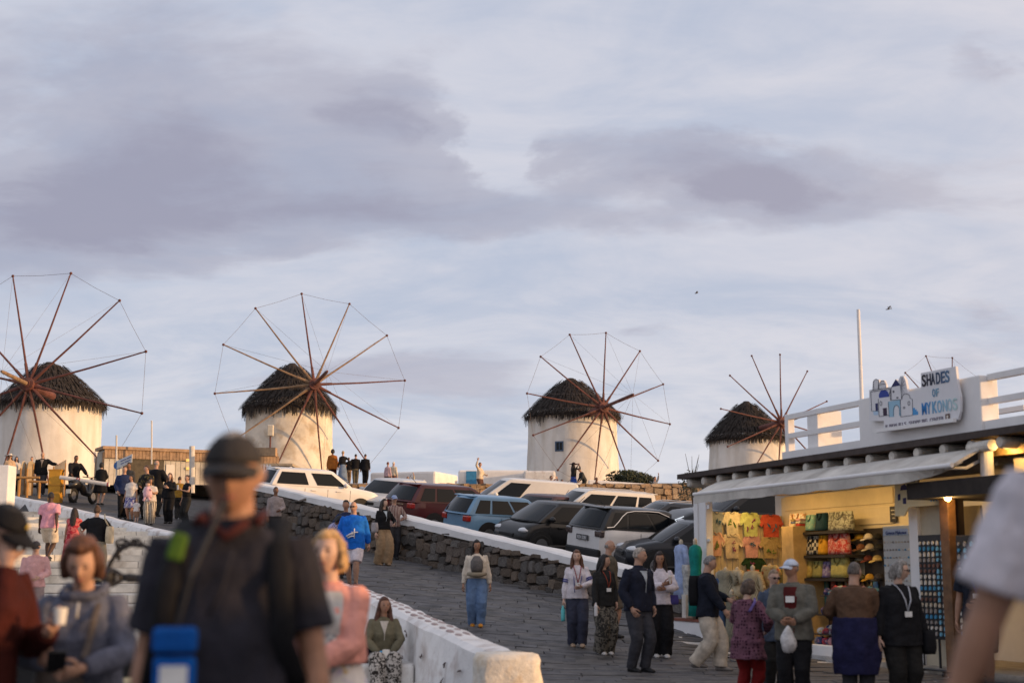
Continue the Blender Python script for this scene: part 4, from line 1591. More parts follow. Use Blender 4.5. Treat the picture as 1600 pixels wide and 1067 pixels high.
# ---- the shop sign
def shop_sign():
    T0 = -0.20
    root = thing('shop_sign', 'cut-out white sign reading SHADES OF MYKONOS with drawn houses, on the shop roof', 'sign', tuple(S(s1, T0, zblk)))
    ro = Vector(root.location)

    def P(px, py, t=T0):
        s_, z_ = sfront(px, py, t)
        return S(s_, t, z_) - ro

    def zc(x, y):                          # from the enlarged crop
        return 1300 + x / 4.267, 470 + y / 4.267

    def zd(x, y):
        return 1350 + x / 9.7, 580 + y / 9.7
    PANEL = mat('sign_panel', (0.72, 0.71, 0.73), 0.6, 0.03)
    LINE = mat('sign_line', (0.03, 0.03, 0.06), 0.6, 0)
    NAVY = mat('sign_navy', (0.012, 0.016, 0.10), 0.6, 0.02)
    BLUE = mat('sign_blue', (0.02, 0.05, 0.30), 0.6, 0.02)
    SKYB = mat('sign_sky', (0.30, 0.50, 0.64), 0.6, 0.02)
    MID = mat('sign_mid', (0.06, 0.30, 0.62), 0.6, 0.02)
    out = [zc(*p) for p in ((248, 800), (248, 595), (268, 590), (272, 540), (290, 522), (312, 525), (318, 555), (325, 532), (345, 530), (358, 560), (362, 580), (395, 575), (425, 522), (440, 535), (455, 503), (475, 500), (490, 530), (498, 570), (505, 606), (594, 594), (592, 482), (824, 437), (838, 560), (856, 640), (855, 735), (840, 792), (352, 862), (345, 800))]
    q = MB()
    q.prism([P(*p) for p in out], -SNV * 0.04)
    q.build('panel', PANEL, root)

    def poly(pts, m, name='drawing', up=0.003, f=zd):
        q = MB()
        q.prism([P(*f(*p)) + SNV * up for p in pts], -SNV * 0.003)
        return q.build(name, m, root)

    def lines(paths, m=LINE, w=0.0042):
        q = MB()
        for p in paths:
            q.tube([P(*zd(*a)) + SNV * 0.004 for a in p], w, 4)
        q.build('outline', m, root)
    arc = lambda cx, cy, rx, ry, a0, a1, n=10: [(cx + rx * math.cos(R(a0 + (a1 - a0) * i / n)), cy - ry * math.sin(R(a0 + (a1 - a0) * i / n))) for i in range(n + 1)]
    poly([(230, 405)] + arc(303, 370, 76, 90, 180, 0) + [(380, 385)], BLUE)
    poly([(412, 240), (480, 122), (556, 212)], NAVY)
    poly([(370, 460), (552, 432), (556, 672)] + [(535, 672)] + arc(495, 590, 40, 70, 0, 180)[:: 1] + [(455, 690), (385, 692)], SKYB)
    poly([(172, 488), (210, 483), (214, 598), (178, 602)], NAVY)
    poly([(288, 560), (345, 552), (350, 666), (294, 672)], mat('sign_plum', (0.03, 0.012, 0.04), 0.6, 0))
    poly([(738, 556), (772, 552), (774, 580), (798, 578), (800, 605), (820, 603), (822, 658), (742, 664)], MID)
    poly([(140, 606), (218, 596), (216, 660), (150, 664)], mat('sign_ice', (0.45, 0.60, 0.76), 0.6, 0))
    poly([(436, 295), (458, 292), (460, 322), (438, 326)], LINE)
    poly([(492, 392), (520, 388), (521, 410), (494, 413)], LINE)
    lines([[(105, 310), (118, 605), (215, 600)], [(105, 310), (400, 270)], [(120, 286), (400, 244)], [(150, 285), (145, 165)] + arc(185, 160, 38, 40, 180, 0) + [(215, 268)], [(230, 262), (226, 205), (335, 186), (338, 250)], arc(285, 185, 40, 45, 180, 0),
           [(218, 420), (232, 685), (372, 664)], [(380, 385), (400, 270), (405, 440)], [(412, 240), (415, 440), (560, 428)], [(556, 212), (575, 430)], [(370, 460), (385, 692)], [(552, 432), (562, 690), (742, 664), (735, 420), (700, 405)] + arc(640, 400, 60, 60, 20, 175) + [(575, 430)],
           [(450, 680)] + arc(495, 590, 44, 76, 180, 0) + [(545, 665)], arc(258, 487, 16, 32, 0, 360, 14), arc(683, 485, 15, 30, 0, 360, 14), [(600, 540), (622, 538), (622, 562), (602, 565), (600, 540)]])
    lines([[(565, 235), (565 + 62 * math.cos(R(a)), 235 - 155 * math.sin(R(a)))] for a in range(-60, 91, 25)], mat('sign_grey', (0.30, 0.30, 0.34), 0.6, 0), 0.0045)
    # words
    def row(word, x0, y0, x1, y1, hgt, cols, bold):
        n = len(word)
        for i, ch in enumerate(word):
            f0, f1 = (i + 0.04) / n, (i + 0.90) / n
            xa, xb = x0 + (x1 - x0) * f0, x0 + (x1 - x0) * f1
            ya = y0 + (y1 - y0) * f0
            c_ = cols[min(i, len(cols) - 1)]
            text(ch, xa, ya, xb, hgt, T0 + 0.006, mat('sign_ink_%.2f_%.2f_%.2f' % c_, c_, 0.6, 0), root, ro, bold=bold)
    row('SHADES', *zc(598, 572), *zc(785, 538), 18.5, [(0.012, 0.010, 0.02), (0.018, 0.018, 0.04), (0.02, 0.03, 0.06), (0.03, 0.06, 0.12), (0.05, 0.10, 0.2), (0.09, 0.18, 0.30)], 0.004)
    row('OF', *zc(668, 640), *zc(712, 634), 12.5, [(0.13, 0.28, 0.42), (0.2, 0.38, 0.5)], 0.002)
    row('MYKONOS', *zc(597, 760), *zc(838, 724), 19.0, [(0.02, 0.20, 0.52), (0.09, 0.28, 0.55), (0.14, 0.36, 0.58), (0.22, 0.44, 0.62), (0.30, 0.50, 0.62), (0.38, 0.55, 0.62), (0.44, 0.60, 0.60)], 0.003)
    x0, y0 = zc(356, 852)
    x1, y1 = zc(745, 793)
    word = 'WINDMILLS SHOPPING CENTER'
    n = len(word)
    for i, ch in enumerate(word):
        if ch == ' ':
            continue
        f = i / n
        text(ch, x0 + (x1 - x0) * f, y0 + (y1 - y0) * f, x0 + (x1 - x0) * (f + 0.86 / n), 6.2, T0 + 0.006, mat('sign_small', (0.25, 0.23, 0.27), 0.6, 0), root, ro)
    poly([(758, 755), (788, 750), (789, 793), (760, 798)], mat('sign_brown', (0.12, 0.07, 0.05), 0.5, 0), 'emblem', 0.01, zc)
    poly([(768, 765), (779, 763), (776, 785), (771, 786)], mat('sign_cream', (0.7, 0.66, 0.6), 0.5, 0), 'emblem', 0.013, zc)
    # trough lamp along the foot of the sign
    q = MB()
    a_, b_ = P(*zc(312, 880)), P(*zc(838, 808))
    q.obox(a_ + SNV * 0.02, (b_ - a_), SNV * 0.05, ZV * 0.06)
    q.build('foot_rail', SHOP_W, root)


shop_sign()

# ---- right part: lower dark canopy, cream wall over it, door frame, posts
DK = mat('canopy_dark', (0.03, 0.022, 0.018), 0.85, 0.2)
sC = sfront(1440, 790, 0.1)[0]
zc1 = sfront(1560, 742, 0.3)[1]
sb('lower_canopy', -9.0, sC, -2.1, 0.35, zc1 - 0.24, zc1, DK)
sb('upper_wall', -9.0, sB - 0.35, -0.9, -0.75, zc1 + 0.002, 3.395, SHOP_Y)
# beam and column at the awning's end
s_, z_ = sfront(1515, 700, -0.05)
q = MB()
q.tube([S(sfront(1512, 697, -0.05)[0], -0.1, sfront(1530, 697, 0)[1]) + INV, S(sfront(1551, 697, -0.05)[0], -0.05, sfront(1530, 697, 0)[1]) + INV], 0.085, 12)
q.build('beam', LOG, shop)
q = MB()
u0 = sfront(1538, 720, -0.12)[0]
q.tube([S(u0, -0.16, zc1 + 0.004) + INV, S(u0, -0.16, sfront(1538, 702, -0.12)[1]) + INV], 0.095, 14)
q.build('column', SHOP_W, shop)
u1 = sfront(1522, 690, -0.2)[0]
sb('lit_beam', -6.0, u1, -0.5, -0.34, 3.15, 3.30, mat('lit_beam_wood', (0.50, 0.33, 0.14), 0.7, 0.2, 4))  # pale beam; its orange glow is put into the wood colour
sb('lit_beam', -6.0, u1 - 0.5, -0.6, -0.48, zc1 + 0.02, zc1 + 0.3, SHOP_Y)
# globe lamps: one at the post, one added to warm the upper wall
def wall_lamp(label, p, rad, watts, col=(1, 0.58, 0.18), em=18):
    root = thing('wall_lamp', label, 'lamp', tuple(p))
    q = MB()
    q.lathe([(0.01, -rad), (rad * 0.8, -rad * 0.6), (rad, 0), (rad * 0.8, rad * 0.6), (0.02, rad)], 12)
    q.build('globe', mat('globe_%d' % em, (1.0, 0.66, 0.25), 0.4, 0, emit=em), root, smooth=True)
    q = MB()
    q.lathe([(0.02, rad * 0.9), (rad * 1.5, rad * 1.05), (rad * 0.6, rad * 1.6), (0.02, rad * 1.9)], 12)
    q.build('shade', DK, root)
    l = bpy.data.lights.new('bulb', 'POINT')
    l.energy = watts
    l.color = col
    l.shadow_soft_size = rad * 1.15
    o = bpy.data.objects.new('bulb', l)
    COL.objects.link(o)
    o.parent = root
    o.location = (0, 0, -rad * 1.3)
    return root


sd_, zd_ = sfront(1481, 777, 0.16)
wall_lamp('glowing globe lamp at the head of the brown timber post', S(sd_, 0.16, zd_), 0.055, 16)
wall_lamp('unseen lamp added above the lower canopy to warm the wall', S(sfront(1572, 705, -0.2)[0], -0.2, 3.28), 0.04, 20)
# brown posts
for a_, b_, t_, m_ in ((1472, 1486, 0.02, WOODP), (1488, 1499, -0.2, mat('post_dark', (0.03, 0.02, 0.016), 0.7, 0.2))):
    u0, u1 = sfront(b_, 900, t_)[0], sfront(a_, 900, t_)[0]
    sb('timber_post', u0, u1, t_ - 0.14, t_, 0.0, zc1 - 0.242, m_, bevel=0.01)
# white door frame and panes
u0, u1 = sfront(1437, 900, -0.3)[0], sfront(1423, 900, -0.3)[0]
zf = sfront(1430, 786, -0.3)[1]
sb('door_post', u0, u1, -0.44, -0.3, 0.1, zf, SHOP_W, bevel=0.01)
ux = sfront(1476, 786, -0.3)[0]
sb('door_head', ux, u1 + 0.05, -0.46, -0.28, zf + 0.002, zf + 0.10, mat('red_timber', (0.16, 0.06, 0.03), 0.7, 0.2))
sb('door_panel', ux, u0 - 0.002, -0.40, -0.36, 0.1, zf - 0.002, mat('door_cream', (0.52, 0.45, 0.33), 0.6, 0.06))
sb('side_wall', -8.0, ux - 0.6, -1.3, -1.2, 0.1, zc1 - 0.25, mat('shaded_cream', (0.22, 0.18, 0.13), 0.8, 0.1))  # cream wall, shade under the canopy put into its colour
uw0, uw1 = sfront(1530, 800, -0.8)[0], sfront(1502, 800, -0.8)[0]
sb('side_pane', uw0, uw1, -0.86, -0.82, 1.6, 2.5, mat('pane_cream', (0.5, 0.42, 0.27), 0.4, 0.05))
# banner over the door with the same drawing and the letters MY
def banner():
    T1 = -0.08
    a_, za_ = sfront(1400, 806, T1)
    b_, zb2 = sfront(1474, 784, T1)
    root = thing('shop_banner', 'small cream banner with drawn houses and the letters MYK over the shop door', 'sign', tuple(S(a_, T1, za_)))
    ro = Vector(root.location)
    P = lambda px, py: S(sfront(px, py, T1)[0], T1, sfront(px, py, T1)[1]) - ro
    q = MB()
    q.prism([P(*p) for p in ((1398, 806), (1398, 756), (1407, 752), (1410, 748), (1418, 748), (1425, 745), (1434, 748), (1436, 766), (1474, 766), (1474, 788), (1420, 792), (1412, 806))], -SNV * 0.03)
    q.build('panel', mat('banner_cream', (0.70, 0.60, 0.38), 0.7, 0.04), root)
    nv = mat('sign_navy', (0.012, 0.016, 0.10))
    q = MB()
    q.prism([P(*p) + SNV * 0.004 for p in ((1407, 766), (1408, 759), (1413, 756), (1417, 759), (1418, 765))], -SNV * 0.003)
    q.prism([P(*p) + SNV * 0.004 for p in ((1421, 753), (1426, 746), (1431, 752))], -SNV * 0.003)
    q.prism([P(*p) + SNV * 0.004 for p in ((1403, 772), (1407, 771), (1407, 781), (1403, 782))], -SNV * 0.003)
    q.prism([P(*p) + SNV * 0.004 for p in ((1411, 778), (1416, 777), (1416, 787), (1411, 787))], -SNV * 0.003)
    q.build('drawing', nv, root)
    for i, ch in enumerate('MYK'):
        text(ch, 1454 + i * 7.2, 783 - i * 0.8, 1459.5 + i * 7.2, 10, T1 + 0.006, mat('sign_ink_0.02_0.20_0.52', (0.02, 0.20, 0.52)), root, ro, bold=0.004)


banner()

# ---- racks of magnets


def rack(label, short, px0, px1, py0, py1, t, rows, cols, seed, board, white=False):
    r = random.Random(seed)
    u1, z1 = sfront(px0, py0, t)
    u0, _ = sfront(px1, py0, t)
    cx = (px0 + px1) / 2
    z0 = sfront(cx, py1, t)[1]
    root = thing('magnet_rack', label, 'rack', tuple(S(u0, t, 0.1)))
    ro = Vector(root.location)
    q = MB()
    q.obox(S(u0, t - 0.05, z0) - ro, SD * (u1 - u0), SNV * 0.04, ZV * (z1 - z0))
    q.build('panel', board, root, bevel=0.01)
    q = MB()
    for u in (u0, u1):
        q.tube([S(u, t - 0.03, 0.12) - ro, S(u, t - 0.03, z1) - ro], 0.014, 6)
    q.tube([S((u0 + u1) / 2, t - 0.04, 0.10) - ro, S((u0 + u1) / 2, t - 0.04, z0) - ro], 0.02, 6)
    q.build('frame', DARK, root)
    q = MB()
    for u in (u0, u1):
        q.tube([S(u, t - 0.28, 0.06) - ro, S(u, t + 0.2, 0.06) - ro], 0.018, 6)
        for tq in (-0.27, 0.19):
            q.ball(S(u, t + tq, 0.035) - ro, 0.03, 8, 5)
    q.tube([S(u0, t - 0.03, 0.07) - ro, S(u1, t - 0.03, 0.07) - ro], 0.018, 6)
    q.build('base', DARK, root)
    shapes = []
    for k in range(5):
        q = MB()
        w, h_ = r.uniform(0.020, 0.028), r.uniform(0.024, 0.036)
        if k % 2:
            q.prism([SD * (w * math.cos(a)) + ZV * (h_ * math.sin(a)) for a in [2 * math.pi * j / 8 for j in range(8)]], SNV * 0.018)
        else:
            q.prism([SD * -w - ZV * h_, SD * w - ZV * h_, SD * w + ZV * h_ * 0.3, ZV * h_, SD * -w + ZV * h_ * 0.3], SNV * 0.02)
        shapes.append(q)
    pal = [('blue', (0.05, 0.24, 0.44)), ('white', (0.62, 0.58, 0.52)), ('sky blue', (0.16, 0.40, 0.56)), ('brown', (0.16, 0.08, 0.06)), ('cream', (0.55, 0.47, 0.36)), ('grey', (0.30, 0.27, 0.25))]
    meshes = {}
    for i in range(rows):
        rowc = [r.choice((1, 1, 4, 3, 5, 0, 1))]
        for j in range(cols):
            ci = 2 if (j < cols * 0.4 and not white and r.random() < 0.75) else rowc[0]
            if white:
                ci = (1, 4, 0, 5)[r.randrange(4)] if i > 0 else 2
            sh = (i * 2 + (0 if j < cols * 0.4 else 1)) % 5
            if (sh, ci) not in meshes:
                me = shapes[sh].mesh('magnet')
                me.materials.append(mat('glaze_' + pal[ci][0].replace(' ', '_'), pal[ci][1], 0.35, 0.25, 30))
                meshes[(sh, ci)] = me
            o = link_mesh('magnet', meshes[(sh, ci)], None, Matrix.Translation(S(u0 + (u1 - u0) * (j + 0.5) / cols, t - 0.008, z1 - 0.08 - (z1 - z0 - 0.12) * (i + 0.5) / rows)))
            if white:
                o.scale = (0.7, 0.7, 0.55)
            tag(o, '%s magnet, %s row down, %s from the right, %s' % (pal[ci][0], ORD[i], ORD[j], short), 'magnet', 'magnets on the %s' % short)


rack('tall black wheeled rack of souvenir magnets beside the white door post', 'black rack by the door', 1433, 1481, 836, 998, -0.02, 17, 7, 1, mat('rack_black', (0.012, 0.012, 0.014), 0.5, 0.1))
rack('second black magnet rack, half hidden behind the dark timber post', 'rack behind timber post', 1492, 1522, 836, 998, 0.04, 15, 3, 2, mat('rack_black', (0.012, 0.012, 0.014)))
rack('white rounded magnet board with a blue header between the caps and the door', 'white magnet board', 1378, 1420, 822, 965, -0.75, 11, 9, 3, mat('rack_white', (0.52, 0.52, 0.50), 0.5, 0.05), True)
u1, z1 = sfront(1380, 825, -0.74)
u0, _ = sfront(1419, 825, -0.74)
q = MB(); q.obox(S(u0, -0.755, z1 - 0.12), SD * (u1 - u0), SNV * 0.02, ZV * 0.10)
hdr = tag(q.build('header_card', mat('header_blue', (0.45, 0.52, 0.66), 0.5, 0.05)), 'pale blue header card on top of the white magnet board', 'card')
text('Greece Mykonos', 1384, 835, 1416, 5.5, -0.728, mat('header_ink', (0.03, 0.06, 0.22), 0.5, 0), hdr)

# ---- tiered stand of soft souvenirs
def stand():
    t = -0.12
    u1, _ = sfront(1264, 1000, t)
    u0, _ = sfront(1328, 1000, t)
    root = thing('display_stand', 'tiered white-based stand heaped with soft souvenirs behind the man in the cap', 'stand', tuple(S(u0, t, 0)))
    ro = Vector(root.location)
    zb0, zb1 = g(*S(u0, t, 0).xy), sfront(1295, 1008, t)[1]
    q = MB(); q.obox(S(u0, t - 0.7, zb0) - ro, SD * (u1 - u0), SNV * 0.7, ZV * (zb1 - zb0)); q.build('base', SHOP_W, root, bevel=0.02)
    r = random.Random(8)
    cols = [('white', (0.6, 0.56, 0.52)), ('red', (0.5, 0.05, 0.05)), ('grey', (0.25, 0.25, 0.27)), ('teal', (0.10, 0.28, 0.30)), ('mustard', (0.5, 0.36, 0.06)), ('navy', (0.05, 0.06, 0.14)), ('pink', (0.5, 0.24, 0.26)), ('plum', (0.16, 0.05, 0.08))]
    meshes = []
    for n_, c_ in cols:
        for v in range(2):
            q = MB()
            rings = []
            for i in range(6):
                a = -1.4 + 2.8 * i / 5
                rings.append([Vector((0.085 * math.cos(a) * math.cos(b), 0.075 * math.cos(a) * math.sin(b), 0.062 * math.sin(a))) * (1 + 0.35 * noise.noise(Vector((math.cos(b) * 2, math.sin(b) * 2, a * 2 + v * 7 + len(meshes))))) for b in [2 * math.pi * j / 9 for j in range(9)]])
            q.loft(rings)
            me = q.mesh('soft_toy')
            me.materials.append(cloth(c_, pattern='blotch', col2=cols[(len(meshes) + 3) % 8][1], pscale=22))
            meshes.append((n_, me))
    for k, py_ in enumerate((925, 955, 985, 1004)):
        zz = sfront(1295, py_, t - 0.15)[1]
        d0 = -0.55 + 0.1 * k
        if k < 3:
            q = MB(); q.obox(S(u0, t - 0.7, zz - 0.075) - ro, SD * (u1 - u0), SNV * (0.45 + 0.08 * k), ZV * 0.02); q.build('tray', SHELF, root)
        for i in range(11):
            for row in range(2):
                n_, me = meshes[r.randrange(len(meshes))]
                p = S(u0 + (u1 - u0) * (i + r.uniform(0.2, 0.8)) / 11, t - 0.55 + 0.08 * k + 0.17 * row, zz + 0.01 + r.uniform(-0.01, 0.03) - 0.04 * row)
                if k == 3:
                    p.z = zb1 + 0.05
                o = link_mesh('soft_toy', me, None, Matrix.Translation(p) @ Matrix.Rotation(r.uniform(0, 6.28), 4, 'Z') @ Matrix.Rotation(r.uniform(-0.6, 0.6), 4, 'X') @ Matrix.Diagonal((r.uniform(0.75, 1.15), r.uniform(0.75, 1.1), r.uniform(0.8, 1.3), 1)))
                tag(o, '%s soft souvenir, %s from the right, %s row, %s tier of the stand' % (n_, ORD[i], ('back', 'front')[row], ('top', 'second', 'third', 'lowest')[k]), 'souvenir', 'soft souvenirs heaped on the tiered stand')
    q = MB()
    for u in (u0 + 0.01, u1 - 0.03):
        q.obox(S(u, t - 0.70, zb1) - ro, SD * 0.02, SNV * 0.03, ZV * 1.0)
    q.build('upright', DARK, root)


stand()

# ---- clothes on forms along the front
def dress_form(label, px_, py0, py1, t, col, pat=None, c2=None, width=0.34, straw=False, skinc=(0.62, 0.52, 0.38), sleeves=True, long=True, headless=True):
    s_, z1 = sfront(px_, py0, t)
    z0 = sfront(px_, py1, t)[1]
    p = S(s_, t, 0)
    zg_ = g(p.x, p.y)
    root = thing('dress_form', label, 'mannequin', (p.x, p.y, zg_))
    h_ = z1 - z0
    B = z0 - zg_
    q = MB()
    q.tube([(0, 0, 0.02), (0, 0, B + 0.1)], 0.018, 8)
    q.lathe([(0.2, 0.0), (0.2, 0.02), (0.03, 0.04)], 16)
    q.build('stand', DARK, root)
    nk = MB()
    nk.lathe([(0.045, B + h_ - 0.18), (0.04, B + h_ - 0.06), (0.045, B + h_ - 0.04), (0.01, B + h_)], 12)
    nk.build('neck', mat('form_%.2f' % skinc[0], skinc, 0.6, 0.05), root, smooth=True)
    w = width
    m = cloth(col, pattern=pat, col2=c2, pscale=18) if pat else cloth(col)
    rings = []
    for f, a in ((0.0, 0.62 if long else 0.5), (0.25, 0.56), (0.5, 0.46), (0.62, 0.40), (0.75, 0.47), (0.86, 0.52), (0.93, 0.42), (0.96, 0.16)):
        z = B + h_ * f * 0.95
        rings.append([Vector((w * a * math.cos(b) * (1 + 0.05 * math.sin(6 * b) * (1 - f)), w * a * 0.62 * math.sin(b) * (1 + 0.05 * math.sin(6 * b) * (1 - f)), z)) for b in [2 * math.pi * j / 22 for j in range(22)]])
    q = MB()
    q.loft(rings)
    do_ = q.build('dress', m, root, smooth=True)
    if sleeves:
        for sg in (-1, 1):
            q = MB()
            q.tube([(sg * w * 0.42, 0, B + h_ * 0.85), (sg * w * 0.62, -0.01, B + h_ * 0.70), (sg * w * 0.70, -0.02, B + h_ * 0.48)], [0.05, 0.055, 0.06], 9)
            q.build('sleeve', m, do_, smooth=True)
    if straw:
        q = MB()
        zz = B + h_ - 0.02
        q.lathe([(0.17, zz), (0.10, zz + 0.03), (0.095, zz + 0.10), (0.05, zz + 0.13)], 16)
        q.build('straw_hat', mat('straw', (0.48, 0.36, 0.18), 0.9, 0.2, 30), root)
    root.rotation_euler = (0, 0, math.atan2(SD.y, SD.x) + rnd.uniform(-0.3, 0.3))
    return root


dress_form('pale blue long shirt on a stand at the far end of the shop front', 1064, 842, 935, 0.12, (0.36, 0.44, 0.66), None, None, 0.42)
dress_form('teal green strapless dress on a pale form beside the blue shirt', 1086, 840, 962, 0.25, (0.01, 0.22, 0.19), None, None, 0.40, False, (0.66, 0.56, 0.44), False)
dress_form('grey striped shirt on a form in the shop front', 1134, 885, 940, 0.1, (0.20, 0.18, 0.13), 'stripe_v', (0.45, 0.40, 0.28), 0.46)
dress_form('cream top on a form beside the striped shirt', 1152, 885, 935, -0.05, (0.52, 0.43, 0.28), None, None, 0.42)
dress_form('long cream dress with brown stripes on a form in the shop front', 1176, 882, 985, 0.1, (0.58, 0.48, 0.30), 'stripe_v', (0.30, 0.22, 0.12), 0.50)
dress_form('long washed-blue denim dress on a form behind the man in beige trousers', 1121, 893, 1008, 0.15, (0.07, 0.13, 0.26), None, None, 0.42, False, (0.62, 0.5, 0.36), False)
dress_form('grey patterned dress on a form behind the woman in purple', 1143, 920, 1008, 0.28, (0.18, 0.17, 0.13), 'stripe_v', (0.32, 0.29, 0.2), 0.38)

# white counter base with a red-brown top at the far end
cu0, cz0 = sfront(1098, 968, 0.35)
cu1, _ = sfront(1046, 968, 0.35)
pz = S(cu0, 0.35, 0)
root = thing('counter', 'low white display counter with a red-brown top at the far end of the shop front', 'counter', tuple(pz))
q = MB(); q.obox(Vector((0, 0, g(pz.x, pz.y) - 0.05)), SD * (cu1 - cu0), -SNV * 0.5, ZV * (cz0 - g(pz.x, pz.y))); q.build('base', SHOP_W, root, bevel=0.015)
q = MB(); q.obox(SD * -0.02 + SNV * 0.02 + ZV * (cz0 - 0.048), SD * (cu1 - cu0 + 0.04), -SNV * 0.54, ZV * 0.05); q.build('top', mat('counter_top', (0.22, 0.07, 0.04), 0.5, 0.2), root)
for k, (u, w, hh, c_) in enumerate(((0.15, 0.16, 0.42, (0.50, 0.36, 0.2)), (0.42, 0.2, 0.30, (0.42, 0.33, 0.24)), (0.72, 0.18, 0.46, (0.6, 0.56, 0.5)))):
    q = MB(); q.box(SD * (u * (cu1 - cu0)) - SNV * 0.2 + ZV * (cz0 + 0.004 + hh / 2) + pz, (w, 0.16, hh), math.atan2(SD.y, SD.x))
    tag(q.build('carton', mat('carton_%d' % k, c_, 0.8, 0.15, 6), bevel=0.008), ('brown upright carton on the red-brown counter top', 'squat tan carton between two taller cartons on the counter', 'tall pale carton at the far end of the counter top')[k], 'box')
# clear plastic garment covers hang at the counter
bk = MB()
rr = random.Random(5)
rings = []
for k in range(7):
    z = 0.9 + 0.75 * k / 6
    rings.append([SD * (0.18 * (1.1 - 0.4 * k / 6) * math.cos(a) * (1 + 0.15 * rr.uniform(-1, 1))) + SNV * (0.08 * math.sin(a) * (1 + 0.2 * rr.uniform(-1, 1))) + ZV * z for a in [2 * math.pi * j / 12 for j in range(12)]])
bk.loft(rings)
o = bk.build('garment_cover', mat('plastic_film', (0.45, 0.44, 0.42), 0.25, 0.3, 14, 0.8, 12), loc=tuple(S(cu0 + 0.75 * (cu1 - cu0), 0.12, 0.0)), smooth=True)
tag(o, 'crumpled grey plastic garment cover hanging beside the pale blue shirt', 'cover')
# straw basket bag on the shirt wall foot
dress_form('small basket-coloured top with a red bag strap, next to the cabinet', 1203, 880, 915, -0.2, (0.55, 0.40, 0.16), 'blotch', (0.40, 0.08, 0.04), 0.40, False, (0.6, 0.48, 0.3), True)

# dark backing, hanging scarves and small purses fill the lower wall
sb('backing', sfront(1376, 930, BT)[0], sfront(1242, 930, BT)[0], BT + 0.002, BT + 0.03, 0.14, sfront(1300, 906, BT)[1] - 0.02, mat('backing_brown', (0.10, 0.06, 0.03), 0.8, 0.25))
rs = random.Random(21)
SCF = [('red', (0.42, 0.04, 0.03)), ('cream', (0.55, 0.45, 0.28)), ('navy', (0.03, 0.04, 0.10)), ('mustard', (0.5, 0.32, 0.05)), ('teal', (0.06, 0.22, 0.22)), ('rose', (0.5, 0.2, 0.2)), ('olive', (0.22, 0.2, 0.07)), ('white', (0.6, 0.56, 0.48)), ('plum', (0.14, 0.04, 0.09)), ('tan', (0.36, 0.22, 0.10)), ('black', (0.02, 0.02, 0.02)), ('blue', (0.06, 0.14, 0.32))]
for k, (n_, c_) in enumerate(SCF):
    px_ = 1247 + k * 11
    s_, z1 = sfront(px_, 908, BT + 0.1)
    z0 = sfront(px_, 955 + 8 * math.sin(k * 2.1), BT + 0.1)[1]
    q = MB()
    rings = []
    for j in range(7):
        t = j / 6
        w = 0.075 + 0.03 * t + 0.008 * math.sin(j * 2 + k)
        rings.append([S(s_, BT + 0.1, z1 + (z0 - z1) * t) + SD * (w * math.cos(a)) + SNV * (0.022 * math.sin(a) * (1 + 0.5 * math.sin(3 * a + k))) for a in [2 * math.pi * i / 14 for i in range(14)]])
    q.loft(rings)
    tag(q.build('scarf', cloth(c_, pattern='blotch', col2=SCF[(k + 5) % 12][1], pscale=11), smooth=True), '%s scarf, %s from the left in the row hung under the bag shelves' % (n_, ORD[k]), 'scarf', 'scarves hung under the bag shelves')
for k in range(9):
    px_ = 1326 + (k % 3) * 17 + rs.uniform(-2, 2)
    py_ = (918, 934, 950)[k // 3]
    s_, z1 = sfront(px_, py_, BT + 0.16)
    n_, c_ = SCF[(k * 5 + 3) % 12]
    q = MB()
    rings = [[S(s_, BT + 0.15, z1 - 0.15 + 0.15 * t) + SD * (0.095 * (1 - 0.25 * t) * math.copysign(abs(math.cos(a)) ** 0.5, math.cos(a))) + SNV * (0.04 * math.sin(a)) for a in [2 * math.pi * i / 12 for i in range(12)]] for t in (0, 0.3, 0.7, 1)]
    q.loft(rings)
    o = q.build('purse', cloth(c_, pattern='blotch', col2=SCF[(k + 2) % 12][1], pscale=14), smooth=True)
    tag(o, '%s purse, %s from the left in the %s row under the cap board' % (n_, ORD[k % 3], ORD[k // 3]), 'purse', 'purses under the cap board')
    q = MB()
    q.tube([S(s_ - 0.05, BT + 0.16, z1), S(s_, BT + 0.14, z1 + 0.10), S(s_ + 0.05, BT + 0.16, z1)], 0.007, 5)
    q.build('strap', cloth(c_), o)

